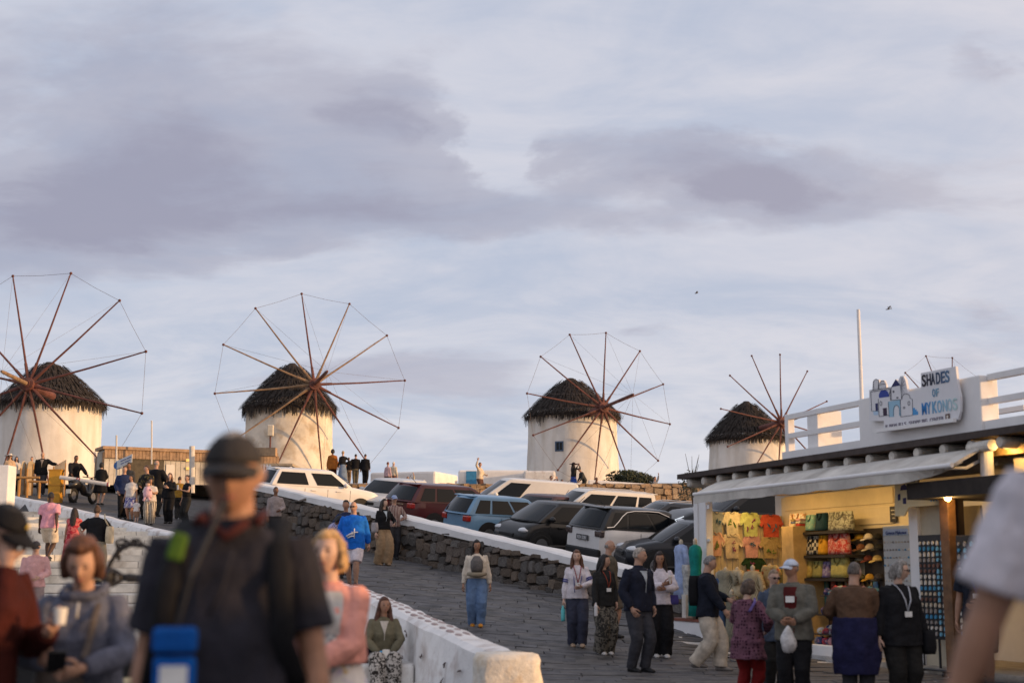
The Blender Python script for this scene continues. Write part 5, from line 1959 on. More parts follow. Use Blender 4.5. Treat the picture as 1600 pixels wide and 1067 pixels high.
# folded clothes on the cabinet and at the foot of the shirt wall
FOLD = [(0.5, 0.42, 0.28), (0.42, 0.06, 0.05), (0.10, 0.14, 0.24), (0.55, 0.5, 0.42), (0.3, 0.24, 0.1), (0.5, 0.3, 0.28)]
for k in range(6):
    c0 = S(sfront(1231, 840, -1.2)[0] + (-0.09 if k % 2 else 0.10), -1.5, zc + 0.005 + (k // 2) * 0.05)
    q = MB()
    q.box(c0 + ZV * 0.022, (0.17, 0.26, 0.044), math.atan2(SD.y, SD.x) + rs.uniform(-0.08, 0.08))
    tag(q.build('folded_shirt', cloth(FOLD[k]), bevel=0.014), 'folded shirt, %s layer of the %s pile on the cabinet' % (('bottom', 'middle', 'top')[k // 2], ('near', 'far')[k % 2 == 0]), 'shirt', 'folded shirts on the cabinet')
for k in range(5):
    t_ = tL - 0.25 - k * 0.33
    z0_, z1_ = 0.55, 1.55 - 0.12 * (k % 2)
    q = MB()
    rings = []
    for j in range(7):
        t = j / 6
        w = 0.13 + 0.04 * t + 0.01 * math.sin(3 * j + k)
        rings.append([S(SW - 0.12, t_, z1_ + (z0_ - z1_) * t) + SNV * (w * math.cos(a)) + SD * (0.03 * math.sin(a) * (1 + 0.6 * math.sin(4 * a + k))) for a in [2 * math.pi * i / 18 for i in range(18)]])
    q.loft(rings)
    n_, c_ = [('sand', (0.5, 0.4, 0.25)), ('denim', (0.08, 0.12, 0.22)), ('rust', (0.32, 0.10, 0.04)), ('grey', (0.22, 0.2, 0.17)), ('olive', (0.2, 0.19, 0.08))][k]
    tag(q.build('hanging_dress', cloth(c_, pattern='stripe_v' if k % 2 else 'blotch', col2=tuple(x * 0.55 for x in c_), pscale=12), smooth=True), '%s coloured dress hung below the T-shirts, %s from the street' % (n_, ORD[k]), 'dress', 'dresses hung below the T-shirts')
# ------------------------------------------------------------------ parked cars
TYRE = mat('tyre', (0.012, 0.012, 0.012), 0.85, 0.1)
RIM = mat('rim', (0.30, 0.30, 0.31), 0.35, 0.05, metal=0.8)
TRIM = mat('black_trim', (0.015, 0.015, 0.016), 0.55, 0.05)
LAMPW = mat('lamp_clear', (0.55, 0.56, 0.58), 0.12, 0.05, metal=0.3, coat=1)
LAMPD = mat('lamp_smoked', (0.05, 0.035, 0.035), 0.15, 0.05, coat=1)
LAMPR = mat('lamp_red', (0.36, 0.02, 0.015), 0.2, 0.05, coat=1)
CHROME = mat('chrome', (0.6, 0.58, 0.56), 0.2, 0.02, metal=1.0)


def paint(name, col):
    return mat('paint_' + name, col, 0.42, 0.05, 2, coat=0.35, spec=0.3)


# profile tables: fractions of the length from the rear (0) to the front (1)
STYLES = {
    # low: (x, z of body top), gh: rear base, rear roof, front roof, front base, z belt, z roof ; L W H
    'suv': dict(L=4.25, W=1.82, H=1.62, top=[(0, .60), (.04, .66), (.70, .66), (.80, .64), (.93, .58), (1, .46)], gh=(.015, .10, .55, .735), belt=.635, tumble=.80),
    'hatch': dict(L=3.85, W=1.68, H=1.49, top=[(0, .58), (.03, .64), (.72, .64), (.80, .62), (.93, .54), (1, .42)], gh=(.01, .10, .56, .76), belt=.615, tumble=.80),
    'micro': dict(L=2.75, W=1.66, H=1.55, top=[(0, .56), (.04, .64), (.74, .64), (.82, .61), (.94, .54), (1, .40)], gh=(.02, .12, .55, .80), belt=.62, tumble=.80),
    'van': dict(L=4.4, W=1.82, H=1.84, top=[(0, .60), (.02, .63), (.74, .62), (.84, .58), (.95, .50), (1, .38)], gh=(.005, .03, .60, .79), belt=.60, tumble=.88),
    'mpv': dict(L=4.4, W=1.82, H=1.78, top=[(0, .56), (.02, .60), (.74, .60), (.84, .57), (.95, .50), (1, .38)], gh=(.005, .035, .58, .78), belt=.57, tumble=.85),
    'estate': dict(L=4.3, W=1.72, H=1.45, top=[(0, .60), (.03, .64), (.68, .64), (.76, .62), (.93, .55), (1, .44)], gh=(.02, .08, .54, .71), belt=.62, tumble=.80),
    'pickup': dict(L=4.6, W=1.85, H=1.66, top=[(0, .60), (.03, .66), (.68, .66), (.76, .64), (.93, .57), (1, .46)], gh=(.02, .09, .54, .72), belt=.63, tumble=.82),
}


def car(label, style, px, Y, fwd, pm, roof_pm=None, side='glass', plate=None, rails=False, dx=0.0, chrome_arc=False, panel_van=False, z_off=0.0, led=False, group='cars parked behind the stone wall', H=None, scale=1.0, letters=None):
    st = STYLES[style]
    L, W, H = st['L'] * scale, st['W'] * scale, (H or st['H'])
    c = Vector((ray(px)[0] * Y, Y, 0))
    n = Vector((0.075, -0.09, 1)).normalized()
    f = Vector((math.sin(R(fwd)), math.cos(R(fwd)), 0))      # heading: 0 away from the camera, 90 to the right
    f = (f - n * f.dot(n)).normalized()
    l = n.cross(f)
    root = thing('parked_car', label, 'car', (c.x, c.y, zpark(c.x, c.y) + z_off), 0, group)
    root.matrix_world = Matrix.Translation((c.x, c.y, zpark(c.x, c.y) + 0.01 + z_off)) @ Matrix((f, l, n)).transposed().to_4x4()
    tops = st['top']

    def ztop(t):
        return np.interp(t, [a for a, _ in tops], [b for _, b in tops]) * H
    # lower body
    mb = MB()
    rings = []
    N = 26
    for i in range(N + 1):
        t = i / N
        x = (t - 0.5) * L
        e = min(t, 1 - t)
        nar = 1 - 0.16 * max(0, 1 - e / 0.09) ** 2 - (0.05 * max(0, (t - 0.75) / 0.25))
        zt = ztop(t)
        zl = 0.20 + 0.06 * max(0, 1 - e / 0.06)
        hw = W / 2 * nar
        half = [(0.0, zl), (hw * 0.8, zl), (hw * 0.97, zl + 0.10), (hw * 1.0, zl + (zt - zl) * 0.45), (hw * 0.985, zl + (zt - zl) * 0.72), (hw * 0.955, zt - 0.05), (hw * 0.90, zt - 0.008), (hw * 0.6, zt + 0.012), (0.0, zt + 0.02)]
        ring = half + [(-y, z) for y, z in half[-2:0:-1]]
        rings.append([Vector((x, y, z)) for y, z in ring])
    mb.loft(rings)
    mb.build('body', pm, root, smooth=True).modifiers.new('es', 'EDGE_SPLIT').split_angle = R(42)
    # greenhouse: a function of round angle and height
    g0, g1, g2, g3 = st['gh']
    zb, zr = st['belt'] * H, H * 0.965
    wb, wr = W / 2 * 0.925, W / 2 * st['tumble'] * 0.93

    def GH(u, t, out=0.0):
        """u in [0,4): rear, left side (+y), front, right; t height 0..1"""
        tt = t ** 1.15
        xr = ((g0 + (g1 - g0) * tt) - 0.5) * L
        xf = ((g3 + (g2 - g3) * tt ** 0.95) - 0.5) * L
        hw = wb + (wr - wb) * t ** 1.3
        z = zb + (zr - zb) * t
        k = int(u) % 4
        v = u - int(u)
        cx, hx = (xr + xf) / 2, (xf - xr) / 2
        # squared-off round: corner points then rounding through a superellipse
        ang = {0: math.pi * (1 + 0.25 - 0.5 * v) if False else None}
        if k == 0:
            p = (xr, -hw + 2 * hw * v)
            nrm = (-1, 0)
        elif k == 1:
            p = (xr + (xf - xr) * v, hw)
            nrm = (0, 1)
        elif k == 2:
            p = (xf, hw - 2 * hw * v)
            nrm = (1, 0)
        else:
            p = (xf - (xf - xr) * v, -hw)
            nrm = (0, -1)
        x, y = p
        # bow the ends
        if k in (0, 2):
            bow = 0.17 * (1 - (2 * v - 1) ** 2)
            x += nrm[0] * (bow - 0.05 * 0)
            if k == 2:
                x += 0.04
        else:
            bow = 0.05 * (1 - (2 * v - 1) ** 2)
            y += nrm[1] * bow
        return Vector((x + nrm[0] * out, y + nrm[1] * out, z + out * (0.25 if k in (0, 2) else 0.1)))
    mb = MB()
    rings = []
    us = [k + v for k in range(4) for v in (0.0, 0.06, 0.2, 0.4, 0.6, 0.8, 0.94)]
    for t in (0, 0.2, 0.4, 0.6, 0.8, 1.0):
        rings.append([GH(u, t) for u in us])
    ctr = Vector((((g1 + g2) / 2 - 0.5) * L, 0, 0))
    for s, z in ((0.93, zr + H * 0.018), (0.75, zr + H * 0.030), (0.3, zr + H * 0.036)):
        rings.append([Vector((ctr.x + (p.x - ctr.x) * s, p.y * s, z)) for p in rings[5]])
    mb.loft(rings)
    mb.build('cabin', roof_pm or pm, root, smooth=True).modifiers.new('es', 'EDGE_SPLIT').split_angle = R(38)

    def pane(name, k, v0, v1, t0, t1, m=GLASS, out=0.008, shear=0.0, par=None):
        q = MB()
        nu, nt = 8, 4
        vs = []
        for j in range(nt + 1):
            t = t0 + (t1 - t0) * j / nt
            for i in range(nu + 1):
                v = v0 + (v1 - v0) * i / nu
                vs.append(GH(k + min(0.999, max(0, v)), t, out))
        fs = [(j * (nu + 1) + i, j * (nu + 1) + i + 1, (j + 1) * (nu + 1) + i + 1, (j + 1) * (nu + 1) + i) for j in range(nt) for i in range(nu)]
        q.add(vs, fs)
        return q.build(name, m, par or root, smooth=True)
    pane('windscreen', 2, 0.05, 0.95, 0.04, 0.93)
    if not panel_van:
        pane('rear_window', 0, 0.08, 0.92, 0.10, 0.90)
    for k, sgn in ((1, 1), (3, -1)):
        spl = [(0.06, 0.24), (0.27, 0.55), (0.58, 0.93)] if style != 'micro' else [(0.08, 0.28), (0.34, 0.92)]
        if panel_van:
            spl = [(0.66, 0.94)]
        if style == 'pickup':
            spl = [(0.05, 0.45), (0.56, 0.93)]
        for a, b in spl:
            if k == 3:
                a, b = 1 - b, 1 - a
            pane('side_window', k, a, b, 0.10, 0.86)
        # handles, mirror, door line
        for hxf in ((0.40, 0.62) if not panel_van else (0.62,)):
            q = MB()
            q.box(((hxf - 0.5) * L - 0.1, sgn * (W / 2 * 0.995), zb - 0.13), (0.19, 0.04, 0.035))
            q.build('door_handle', pm if style != 'hatch' else TRIM, root, bevel=0.01)
        q = MB()
        mx = (g3 - 0.5) * L - 0.30
        q.ball((mx, sgn * (W / 2 + 0.06), zb + 0.10), (0.09, 0.11, 0.085), 10, 6)
        q.build('mirror', roof_pm or pm, root, smooth=True)
        if rails:
            q = MB()
            q.tube([(((g1 + 0.02) - 0.5) * L, sgn * wr * 0.93, zr + 0.02), (((g1 + 0.08) - 0.5) * L, sgn * wr * 0.93, zr + 0.075), (((g2 - 0.06) - 0.5) * L, sgn * wr * 0.93, zr + 0.075), (((g2) - 0.5) * L, sgn * wr * 0.93, zr + 0.015)], 0.018, 6)
            q.build('roof_rail', CHROME, root)
        if chrome_arc:
            q = MB()
            pts = [GH(k + (v if k == 1 else 1 - v), t, 0.018) for v, t in ((0.02, 0.10), (0.09, 0.14), (0.13, 0.40), (0.17, 0.68), (0.23, 0.88), (0.35, 0.96), (0.60, 0.985), (0.78, 0.96), (0.90, 0.7), (0.985, 0.2))]
            q.tube(pts, 0.022, 6)
            q.build('chrome_arc', CHROME, root)
    # door seams, roof spoiler and aerial
    for sgn in (1, -1):
        q = MB()
        for xf in ((0.30, 0.50, 0.70) if not panel_van else (0.52, 0.72)):
            x = (xf - 0.5) * L
            q.tube([(x, sgn * (W / 2 * 0.995), 0.34), (x, sgn * (W / 2 * 1.0 + 0.002), 0.6), (x + 0.01, sgn * (W / 2 * 0.972), zb - 0.07)], 0.007, 4)
        q.tube([(-L * 0.36, sgn * (W / 2 * 1.002), 0.30), (L * 0.34, sgn * (W / 2 * 1.002), 0.30)], 0.05, 6)
        q.build('seam', TRIM, root)
    q = MB()
    xs_ = (g1 - 0.5) * L
    q.obox(Vector((xs_ - 0.16, -wr * 0.86, zr + 0.005)), Vector((0.2, 0, 0.012)), Vector((0, wr * 1.72, 0)), Vector((0, 0, 0.03)))
    q.build('spoiler', roof_pm or pm, root, bevel=0.01)
    q = MB()
    q.tube([(xs_ + 0.25, 0, zr + 0.03), (xs_ + 0.02, 0, zr + 0.22)], 0.008, 5)
    q.build('aerial', TRIM, root)
    # wheels with dark arches
    for wx in (0.19, 0.80):
        x = (wx - 0.5) * L
        for sgn in (1, -1):
            y = sgn * (W / 2 - 0.10)
            q = MB()
            q.tube([(x, y - sgn * 0.06, 0.33), (x, y + sgn * 0.112, 0.33)], 0.40, 22)
            q.build('wheel_arch', TRIM, root)
            q = MB()
            q.tube([(x, y - 0.1, 0.315), (x, y - 0.085, 0.315), (x, y + 0.085 + sgn * 0.035, 0.315), (x, y + 0.1 + sgn * 0.035, 0.315)], [0.28, 0.315, 0.315, 0.28], 20)
            wo_ = q.build('wheel', TYRE, root)
            q = MB()
            q.tube([(x, y + sgn * 0.10, 0.315), (x, y + sgn * 0.14, 0.315)], 0.2, 16)
            q.build('rim', RIM, wo_)
    # ends
    zt0, zt1 = ztop(0.01), ztop(0.99)
    hw = W / 2
    for sgn in (1, -1):
        q = MB()
        if style in ('mpv', 'van'):
            q.box((-L / 2 + 0.02, sgn * hw * 0.80, zb - 0.10), (0.12, 0.16, 0.42))
        else:
            q.box((-L / 2 + 0.04, sgn * hw * 0.76, zb - 0.12), (0.16, 0.30, 0.19))
        q.build('tail_lamp', LAMPD if chrome_arc else LAMPR, root, bevel=0.04)
        q = MB()
        q.ball((L / 2 - 0.20, sgn * hw * 0.70, H * 0.455), (0.20, 0.20, 0.095), 12, 7)
        q.build('headlight', LAMPW, root, smooth=True)
        if led:
            q = MB()
            q.tube([(L / 2 - 0.10, sgn * hw * 0.92, H * 0.53), (L / 2 + 0.03, sgn * hw * 0.62, H * 0.47), (L / 2 - 0.02, sgn * hw * 0.86, H * 0.40)], 0.014, 6)
            q.build('light_strip', mat('led_white', (0.7, 0.75, 0.8), 0.3, 0, emit=0.8), root)
    q = MB()
    q.box((-L / 2 + 0.03, 0, 0.38), (0.16, W * 0.86, 0.22))
    q.build('bumper', TRIM, root, bevel=0.04)
    q = MB()
    q.box((L / 2 - 0.06, 0, 0.36), (0.16, W * 0.80, 0.22))
    q.build('bumper', TRIM, root, bevel=0.04)
    q = MB()
    q.box((L / 2 - 0.02, 0, 0.56), (0.12, W * 0.42, 0.10))
    q.build('grille', TRIM, root, bevel=0.02)
    if plate:
        q = MB()
        q.box((-L / 2 - 0.035, 0, zb - 0.27), (0.03, 0.54, 0.14))
        po = q.build('number_plate', mat('plate_dark', (0.06, 0.06, 0.065), 0.5, 0), root, bevel=0.006)
        cu = bpy.data.curves.new('lettering', 'FONT')
        cu.body = plate
        cu.size = 0.125
        cu.extrude = 0.002
        cu.offset = 0.002
        cu.align_x = 'CENTER'
        o = bpy.data.objects.new('lettering', cu)
        COL.objects.link(o)
        cu.materials.append(mat('plate_ink', (0.6, 0.6, 0.6), 0.5, 0))
        bpy.context.view_layer.update()
        me = bpy.data.meshes.new_from_object(o)
        bpy.data.objects.remove(o)
        o = link_mesh('lettering', me)
        o.parent = po
        o.matrix_local = Matrix.Translation((-L / 2 - 0.052, 0, zb - 0.315)) @ Matrix(((0, 0, -1, 0), (-1, 0, 0, 0), (0, 1, 0, 0), (0, 0, 0, 1))) @ Matrix.Diagonal((0.85, 1, 1, 1))
    if letters:
        q = MB()
        for i in range(9):
            q.box((-L / 2 - 0.0, 0.34 - i * 0.085, zb - 0.10), (0.05, 0.05, 0.045))
        q.build('lettering', CHROME, root)
    return root


car('white SUV with dark side glass highest up the slope, beside the white coping', 'pickup', 494, 52.5, 62, paint('white', (0.74, 0.72, 0.70)), scale=0.95)
car('small pale grey estate car below the ochre wall, seen over the coping', 'estate', 606, 54.5, 200, paint('pale_grey', (0.50, 0.51, 0.52)))
car('dark red SUV with a glinting rear lamp, second up the slope from the blue hatchback', 'suv', 704, 47.8, 52, paint('dark_red', (0.085, 0.010, 0.012)), letters=True, scale=1.04)
car('light blue hatchback with red rear lamps beside the coping', 'hatch', 792, 44.6, 58, paint('light_blue', (0.16, 0.30, 0.45)))
car('tiny black two-seat car facing the street with a round front lamp', 'micro', 858, 42.0, 238, paint('black', (0.010, 0.010, 0.011)), scale=1.1)
car('white crossover with a black roof and a bright roof arc, nearest the coping', 'suv', 1006, 40.2, 58, paint('white', (0.74, 0.72, 0.70)), paint('black', (0.010, 0.010, 0.011)), plate='XEN 5281', chrome_arc=True, letters=False)
car('white panel van behind the light blue hatchback', 'van', 806, 54.0, 262, paint('cream_white', (0.74, 0.71, 0.66)), panel_van=True)
car('very dark red small car between the white van and the white people carrier', 'hatch', 846, 49.0, 215, paint('wine', (0.05, 0.008, 0.008)))
car('white people carrier with roof rails behind the white crossover', 'mpv', 920, 49.6, 252, paint('cream_white', (0.74, 0.71, 0.66)), rails=True)
car('dark grey SUV with a pale roof rail, to the right of the white people carrier', 'suv', 1040, 47.0, 256, paint('dark_grey', (0.04, 0.042, 0.048)), rails=True, scale=1.05)
car('black SUV close behind the far corner of the shop', 'suv', 1100, 43.5, 258, paint('black', (0.010, 0.010, 0.011)), scale=1.1)
car('black hatchback facing left, nose at the white coping beside the white crossover', 'hatch', 1082, 37.6, 262, paint('blue_black', (0.010, 0.012, 0.018)), scale=1.02)
car('black car with an angular strip light, seen through the gap over the hung T-shirts', 'suv', 1168, 40.0, 258, paint('black', (0.010, 0.010, 0.011)), led=True, scale=1.1, H=1.85, z_off=0.55)
# ------------------------------------------------------------------ street things on the left
YEL = mat('barrier_yellow', (0.55, 0.27, 0.02), 0.6, 0.15, 4)
OCH = mat('barrier_timber', (0.42, 0.22, 0.07), 0.75, 0.2, 5)


def gat(px, Y):
    """point of the hill plane under a picture column"""
    x = ray(px)[0] * Y
    return Vector((x, Y, g(x, Y)))


def barrier():
    Y = 54.0
    p = gat(80.5, Y)
    root = thing('boom_barrier', 'yellow barrier cabinet with a white boom across the ramp', 'barrier', tuple(p))
    q = MB(); q.box((0, 0, 0.55), (0.46, 0.40, 1.25)); q.build('cabinet', YEL, root, bevel=0.02)
    q = MB(); q.box((0, 0, 0.60), (0.50, 0.44, 0.03)); q.box((0, 0, 1.18), (0.5, 0.44, 0.05)); q.build('lid', mat('barrier_lid', (0.45, 0.21, 0.02), 0.6, 0.1), root)
    a = Vector((0.22, -0.25, 0.90))
    b = at(171, 757, Y - 0.6) - p
    q = MB(); q.tube([a, b], 0.055, 8, ry=0.075); bo = q.build('boom', mat('boom_white', (0.72, 0.66, 0.58), 0.6, 0.08), root)
    for f in (0.35, 0.40, 0.97):
        q = MB(); c = a.lerp(b, f); q.tube([c - (b - a) * 0.012, c + (b - a) * 0.012], 0.060, 8, ry=0.080); q.build('red_mark', mat('boom_red', (0.4, 0.06, 0.05), 0.6, 0), bo)
    # timber rails to the left of it
    root = thing('timber_barrier', 'orange-brown timber rail barrier left of the yellow cabinet', 'barrier', tuple(gat(44, 55.6)))
    o = gat(44, 55.6)
    for pa, pb, y0, y1 in ((22, 62, 746, 746), (46, 74, 752, 753)):
        q = MB(); q.tube([at(pa, y0, 55.6) - o, at(pb, y1, 55.6) - o], 0.05, 8); q.build('rail', OCH, root)
    for px_, y0 in ((18, 745), (43, 752), (62, 752), (30, 750)):
        top = at(px_, y0, 55.6) - o
        bot = Vector((top.x, 0.0, g(top.x + o.x, 55.6) - o.z - 0.1))
        q = MB(); q.tube([bot, top], 0.055, 8); q.build('post', OCH, root)


barrier()

# tall white pillar at the picture's left edge
a = gat(2, 50)
q = MB(); q.obox(Vector((a.x - 0.9, 49.8, zstep_at(a.x, 50) - 0.5)), Vector((1.03, 0, 0)), Vector((0, 0.8, 0)), Vector((0, 0, at(4, 727, 50).z - zstep_at(a.x, 50) + 0.5)))
tag(q.build('gate_pillar', WHITE, bevel=0.03), 'white gate pillar at the left edge of the ramp', 'pillar')

# folding boards on the terrace
for k, (pa, pb, y0, y1, Yb, lab, mm) in enumerate(((31, 41, 720, 766, 57, 'rounded pale board standing left of the bald man in black', (0.42, 0.36, 0.28)), (41, 53, 720, 768, 57, 'tan board standing just left of the bald man in black', (0.40, 0.30, 0.18)), (82, 103, 718, 772, 57, 'slanted grey panel behind the yellow barrier cabinet', (0.20, 0.18, 0.16)))):
    p, r_ = at(pa, y1, Yb), at(pb, y0, Yb + (1.2 if k == 2 else 0.2))
    root = thing('board', lab, 'board', tuple(p))
    d = Vector((r_.x - p.x, r_.y - p.y, 0))
    h_ = r_.z - p.z
    q = MB()
    if k == 2:
        q.prism([Vector((0, 0, -0.3)), d + Vector((0, 0, -0.3)), d + Vector((0, 0, h_)), Vector((0, 0, h_ * 0.75))], Vector((0, 0.05, 0)))
    else:
        q.prism([Vector((0, 0, -0.3)), d + Vector((0, 0, -0.3))] + [d * (0.5 + 0.5 * math.cos(t)) + Vector((0, 0, h_ - 0.25 + 0.25 * math.sin(t))) for t in [math.pi * j / 8 for j in range(9)]], Vector((0, 0.05, 0)))
    q.build('panel', mat('board_%d' % k, mm, 0.7, 0.2), root)
    q = MB(); q.tube([Vector((0, -0.02, -0.3)), Vector((0, -0.02, h_ * 0.75))], 0.03, 6); q.tube([d + Vector((0, -0.02, -0.3)), d + Vector((0, -0.02, h_ * 0.9))], 0.03, 6); q.build('frame', OCH, root)


def scooter():
    Y = 54
    p = gat(124, Y)
    root = thing('scooter', 'dark scooter stopped on the ramp behind the white boom', 'scooter', tuple(p))
    root.rotation_euler = (0, 0.0, R(72))
    for x in (-0.62, 0.62):
        q = MB()
        rings = [[Vector((x + (0.21 + 0.075 * math.cos(b)) * math.cos(a), 0.06 * math.sin(b), 0.285 + (0.21 + 0.075 * math.cos(b)) * math.sin(a))) for b in [2 * math.pi * j / 8 for j in range(8)]] for a in [2 * math.pi * j / 20 for j in range(21)]]
        q.loft(rings, cap=False); wo_ = q.build('wheel', TYRE, root, smooth=True)
        q = MB(); q.tube([(x, -0.03, 0.285), (x, 0.03, 0.285)], 0.17, 12); q.build('rim', RIM, wo_)
    BK = mat('scooter_black', (0.012, 0.011, 0.012), 0.35, 0.1, coat=0.6)
    q = MB(); q.tube([(-0.85, 0, 0.62), (-0.55, 0, 0.72), (-0.1, 0, 0.66), (0.05, 0, 0.42), (0.32, 0, 0.36), (0.48, 0, 0.62), (0.50, 0, 0.95)], [0.08, 0.17, 0.16, 0.13, 0.12, 0.16, 0.08], 12); q.build('body', BK, root, smooth=True)
    q = MB(); q.tube([(-0.8, 0, 0.80), (-0.4, 0, 0.83), (0.0, 0, 0.78)], [0.08, 0.13, 0.09], 10, ry=[0.04, 0.06, 0.05]); q.build('seat', TRIM, root)
    q = MB(); q.tube([(0.62, 0, 0.285), (0.5, 0, 0.98)], 0.035, 8); q.tube([(0.44, -0.36, 1.05), (0.5, 0, 1.0), (0.44, 0.36, 1.05)], 0.02, 6); q.build('handlebar', DARK, root)
    q = MB(); q.ball((0.55, 0, 0.88), (0.07, 0.09, 0.08), 10, 6); q.build('headlight', LAMPW, root)
    q = MB(); q.box((-0.92, 0, 0.42), (0.02, 0.2, 0.16)); q.box((0.70, -0.02, 0.60), (0.02, 0.2, 0.16)); q.build('number_plate', mat('plate_white', (0.62, 0.6, 0.52), 0.5, 0.05), root)


scooter()


# ---- white carriage with a wrought-iron arch, close behind the woman with the phone
def carriage():
    Y = 8.2
    CW = mat('carriage_cream', (0.70, 0.66, 0.58), 0.45, 0.05, 3, coat=0.3)
    IRON = mat('wrought_iron', (0.015, 0.013, 0.013), 0.5, 0.1)
    o = Vector((-2.55, Y, 0))
    root = thing('carriage', 'cream carriage with black wheels and a scrolled wrought-iron arch, behind the woman with the phone', 'carriage', tuple(o))
    A = lambda px, py, y=Y: at(px, py, y) - o
    zt, zb = A(150, 968).z, A(150, 1034).z
    x0, x1 = A(38, 1000).x, A(240, 1000).x
    # body with a rounded belly
    rings = []
    for i in range(13):
        t = i / 12
        x = x0 - 0.5 + (x1 + 0.75 - x0) * t
        e = min(1, min(t, 1 - t) / 0.08)
        rings.append([Vector((x, y, z)) for y, z in ((0.0, zb + 0.02), (-0.06 * e, zb + 0.06), (-0.09 * e, (zb + zt) / 2), (-0.07 * e, zt - 0.06), (0, zt - 0.015), (0.10, zt), (1.15, zt), (1.2, (zb + zt) / 2), (1.1, zb))])
    q = MB(); q.loft(rings); q.build('body', CW, root, smooth=False, fix=True, bevel=0.012)
    q = MB(); q.obox(Vector((x0 - 0.4, 0.02, zb - 0.13)), Vector((x1 + 0.9 - x0, 0, 0)), Vector((0, 1.0, 0)), Vector((0, 0, 0.145))); q.build('chassis', TRIM, root)
    for k in range(3):
        q = MB(); z = A(185, 958 - 0 * k).z + 0.03
        q.obox(Vector((x0 - 0.2, 0.12 + 0.3 * k, zt + 0.002)), Vector((x1 + 0.5 - x0, 0, 0)), Vector((0, 0.28, 0)), Vector((0, 0, 0.028))); q.build('plank', mat('deck_plank', (0.66, 0.60, 0.50), 0.6, 0.12, 5), root)
    # wheels
    for wx, wy in ((A(213, 1060).x, -0.13), (x0 - 0.75, -0.13)):
        rr = 0.42
        c = Vector((wx, wy, A(213, 1056).z - rr))
        q = MB()
        rings = [[c + Vector(((rr - 0.03 + 0.035 * math.cos(b)) * math.cos(a), 0.035 * math.sin(b), (rr - 0.03 + 0.035 * math.cos(b)) * math.sin(a))) for b in [2 * math.pi * j / 8 for j in range(8)]] for a in [2 * math.pi * j / 32 for j in range(33)]]
        q.loft(rings, cap=False); w_ = q.build('wheel', mat('wheel_cream', (0.62, 0.52, 0.32), 0.5, 0.1), root, smooth=True)
        for k in range(10):
            a = 2 * math.pi * k / 10 + 0.3
            q = MB(); q.tube([c + Vector((0.05 * math.cos(a), 0, 0.05 * math.sin(a))), c + Vector(((rr - 0.05) * math.cos(a), 0, (rr - 0.05) * math.sin(a)))], [0.022, 0.016], 6); q.build('spoke', mat('wheel_cream', (0.62, 0.52, 0.32)), w_)
        q = MB(); q.tube([c + Vector((0, -0.06, 0)), c + Vector((0, 0.2, 0))], 0.06, 10); q.build('hub', TRIM, w_)
    # arch of iron with scrolls
    AY = Y + 0.45
    B = lambda px, py: at(px, py, AY) - o
    q = MB()
    q.tube([B(163, 968), B(161, 938), B(164, 905), B(172, 880), B(184, 860), B(203, 851), B(222, 851), B(240, 860), B(252, 880), B(259, 905), B(260, 938), B(258, 968)], 0.014, 8)
    q.tube([B(184, 860), B(181, 846), B(190, 842), B(199, 845), B(203, 851)], 0.009, 6)
    q.tube([B(203, 851), B(207, 843), B(217, 843), B(222, 851)], 0.009, 6)
    for cx, cy, s in ((188, 852, 1), (196, 849, -1), (212, 849, 1), (220, 850, -1), (186, 858, 1)):
        q.tube([B(cx + s * (5 - 0.33 * k) * math.cos(k * 0.75), cy + (5 - 0.33 * k) * math.sin(k * 0.75)) for k in range(13)], 0.007, 5)
    q.tube([B(186, 862), B(184, 872), B(187, 868), B(185, 876)], 0.010, 5)
    q.tube([B(240, 862), B(224, 930), B(212, 957), B(211, 968)], 0.007, 5)
    q.build('iron_arch', IRON, root)
    # open horn-shaped lamp cage lying on its side
    q = MB()
    cy = B(172, 902)
    r0 = abs(B(172, 888).z - cy.z)
    end = B(204, 902)
    for k in range(8):
        a = 2 * math.pi * k / 8
        v = Vector((0, math.cos(a), math.sin(a)))
        q.tube([cy + v * r0, cy.lerp(end, 0.25) + v * r0 * 0.80, cy.lerp(end, 0.6) + v * r0 * 0.30, end + v * r0 * 0.16], 0.0085, 5)
    for f, s in ((0.0, 1.0), (0.12, 0.94), (0.55, 0.38)):
        c = cy.lerp(end, f)
        q.tube([c + Vector((0, r0 * s * math.cos(a), r0 * s * math.sin(a))) for a in [2 * math.pi * j / 16 for j in range(17)]], 0.009, 5)
    for a in (0.2, 1.25, 2.3):
        v = Vector((0.0, math.cos(a), math.sin(a)))
        q.tube([cy + v * r0, cy + Vector((-0.06, 0, 0)), cy - v * r0], 0.008, 5)
    q.tube([end - Vector((0.02, 0, 0)), B(222, 904), B(240, 900)], [0.028, 0.022, 0.014], 8)
    q.build('lamp_cage', IRON, root)


carriage()
# two small gulls far off in the sky
for k, (px_, py_, s_) in enumerate(((1388, 483, 1.0), (1088, 458, 0.6))):
    p = at(px_, py_, 120)
    root = thing('gull', ('dark gull in flight over the shop pole', 'tiny gull in flight above the far windmill')[k], 'bird', tuple(p))
    q = MB(); q.tube([(-0.22 * s_, 0, -0.04), (0, 0, 0), (0.24 * s_, 0, 0.05)], [0.03, 0.06, 0.02], 6); q.build('body', mat('gull_grey', (0.12, 0.12, 0.13), 0.8, 0.1), root)
    q = MB()
    for sg in (-1, 1):
        q.tube([(0, 0, 0.02), (0.02 + 0.08 * s_, sg * 0.3 * s_, 0.22 * s_), (0.12 * s_ * 1, sg * 0.7 * s_, (0.38 if sg > 0 else -0.2) * s_)], [0.06, 0.05, 0.015], 6, ry=[0.015, 0.012, 0.006])
    q.build('wing', mat('gull_grey', (0.12, 0.12, 0.13)), root)
# ------------------------------------------------------------------ people
_pend = []          # (object, raw mesh, voxel, extra mesh builder, fold)


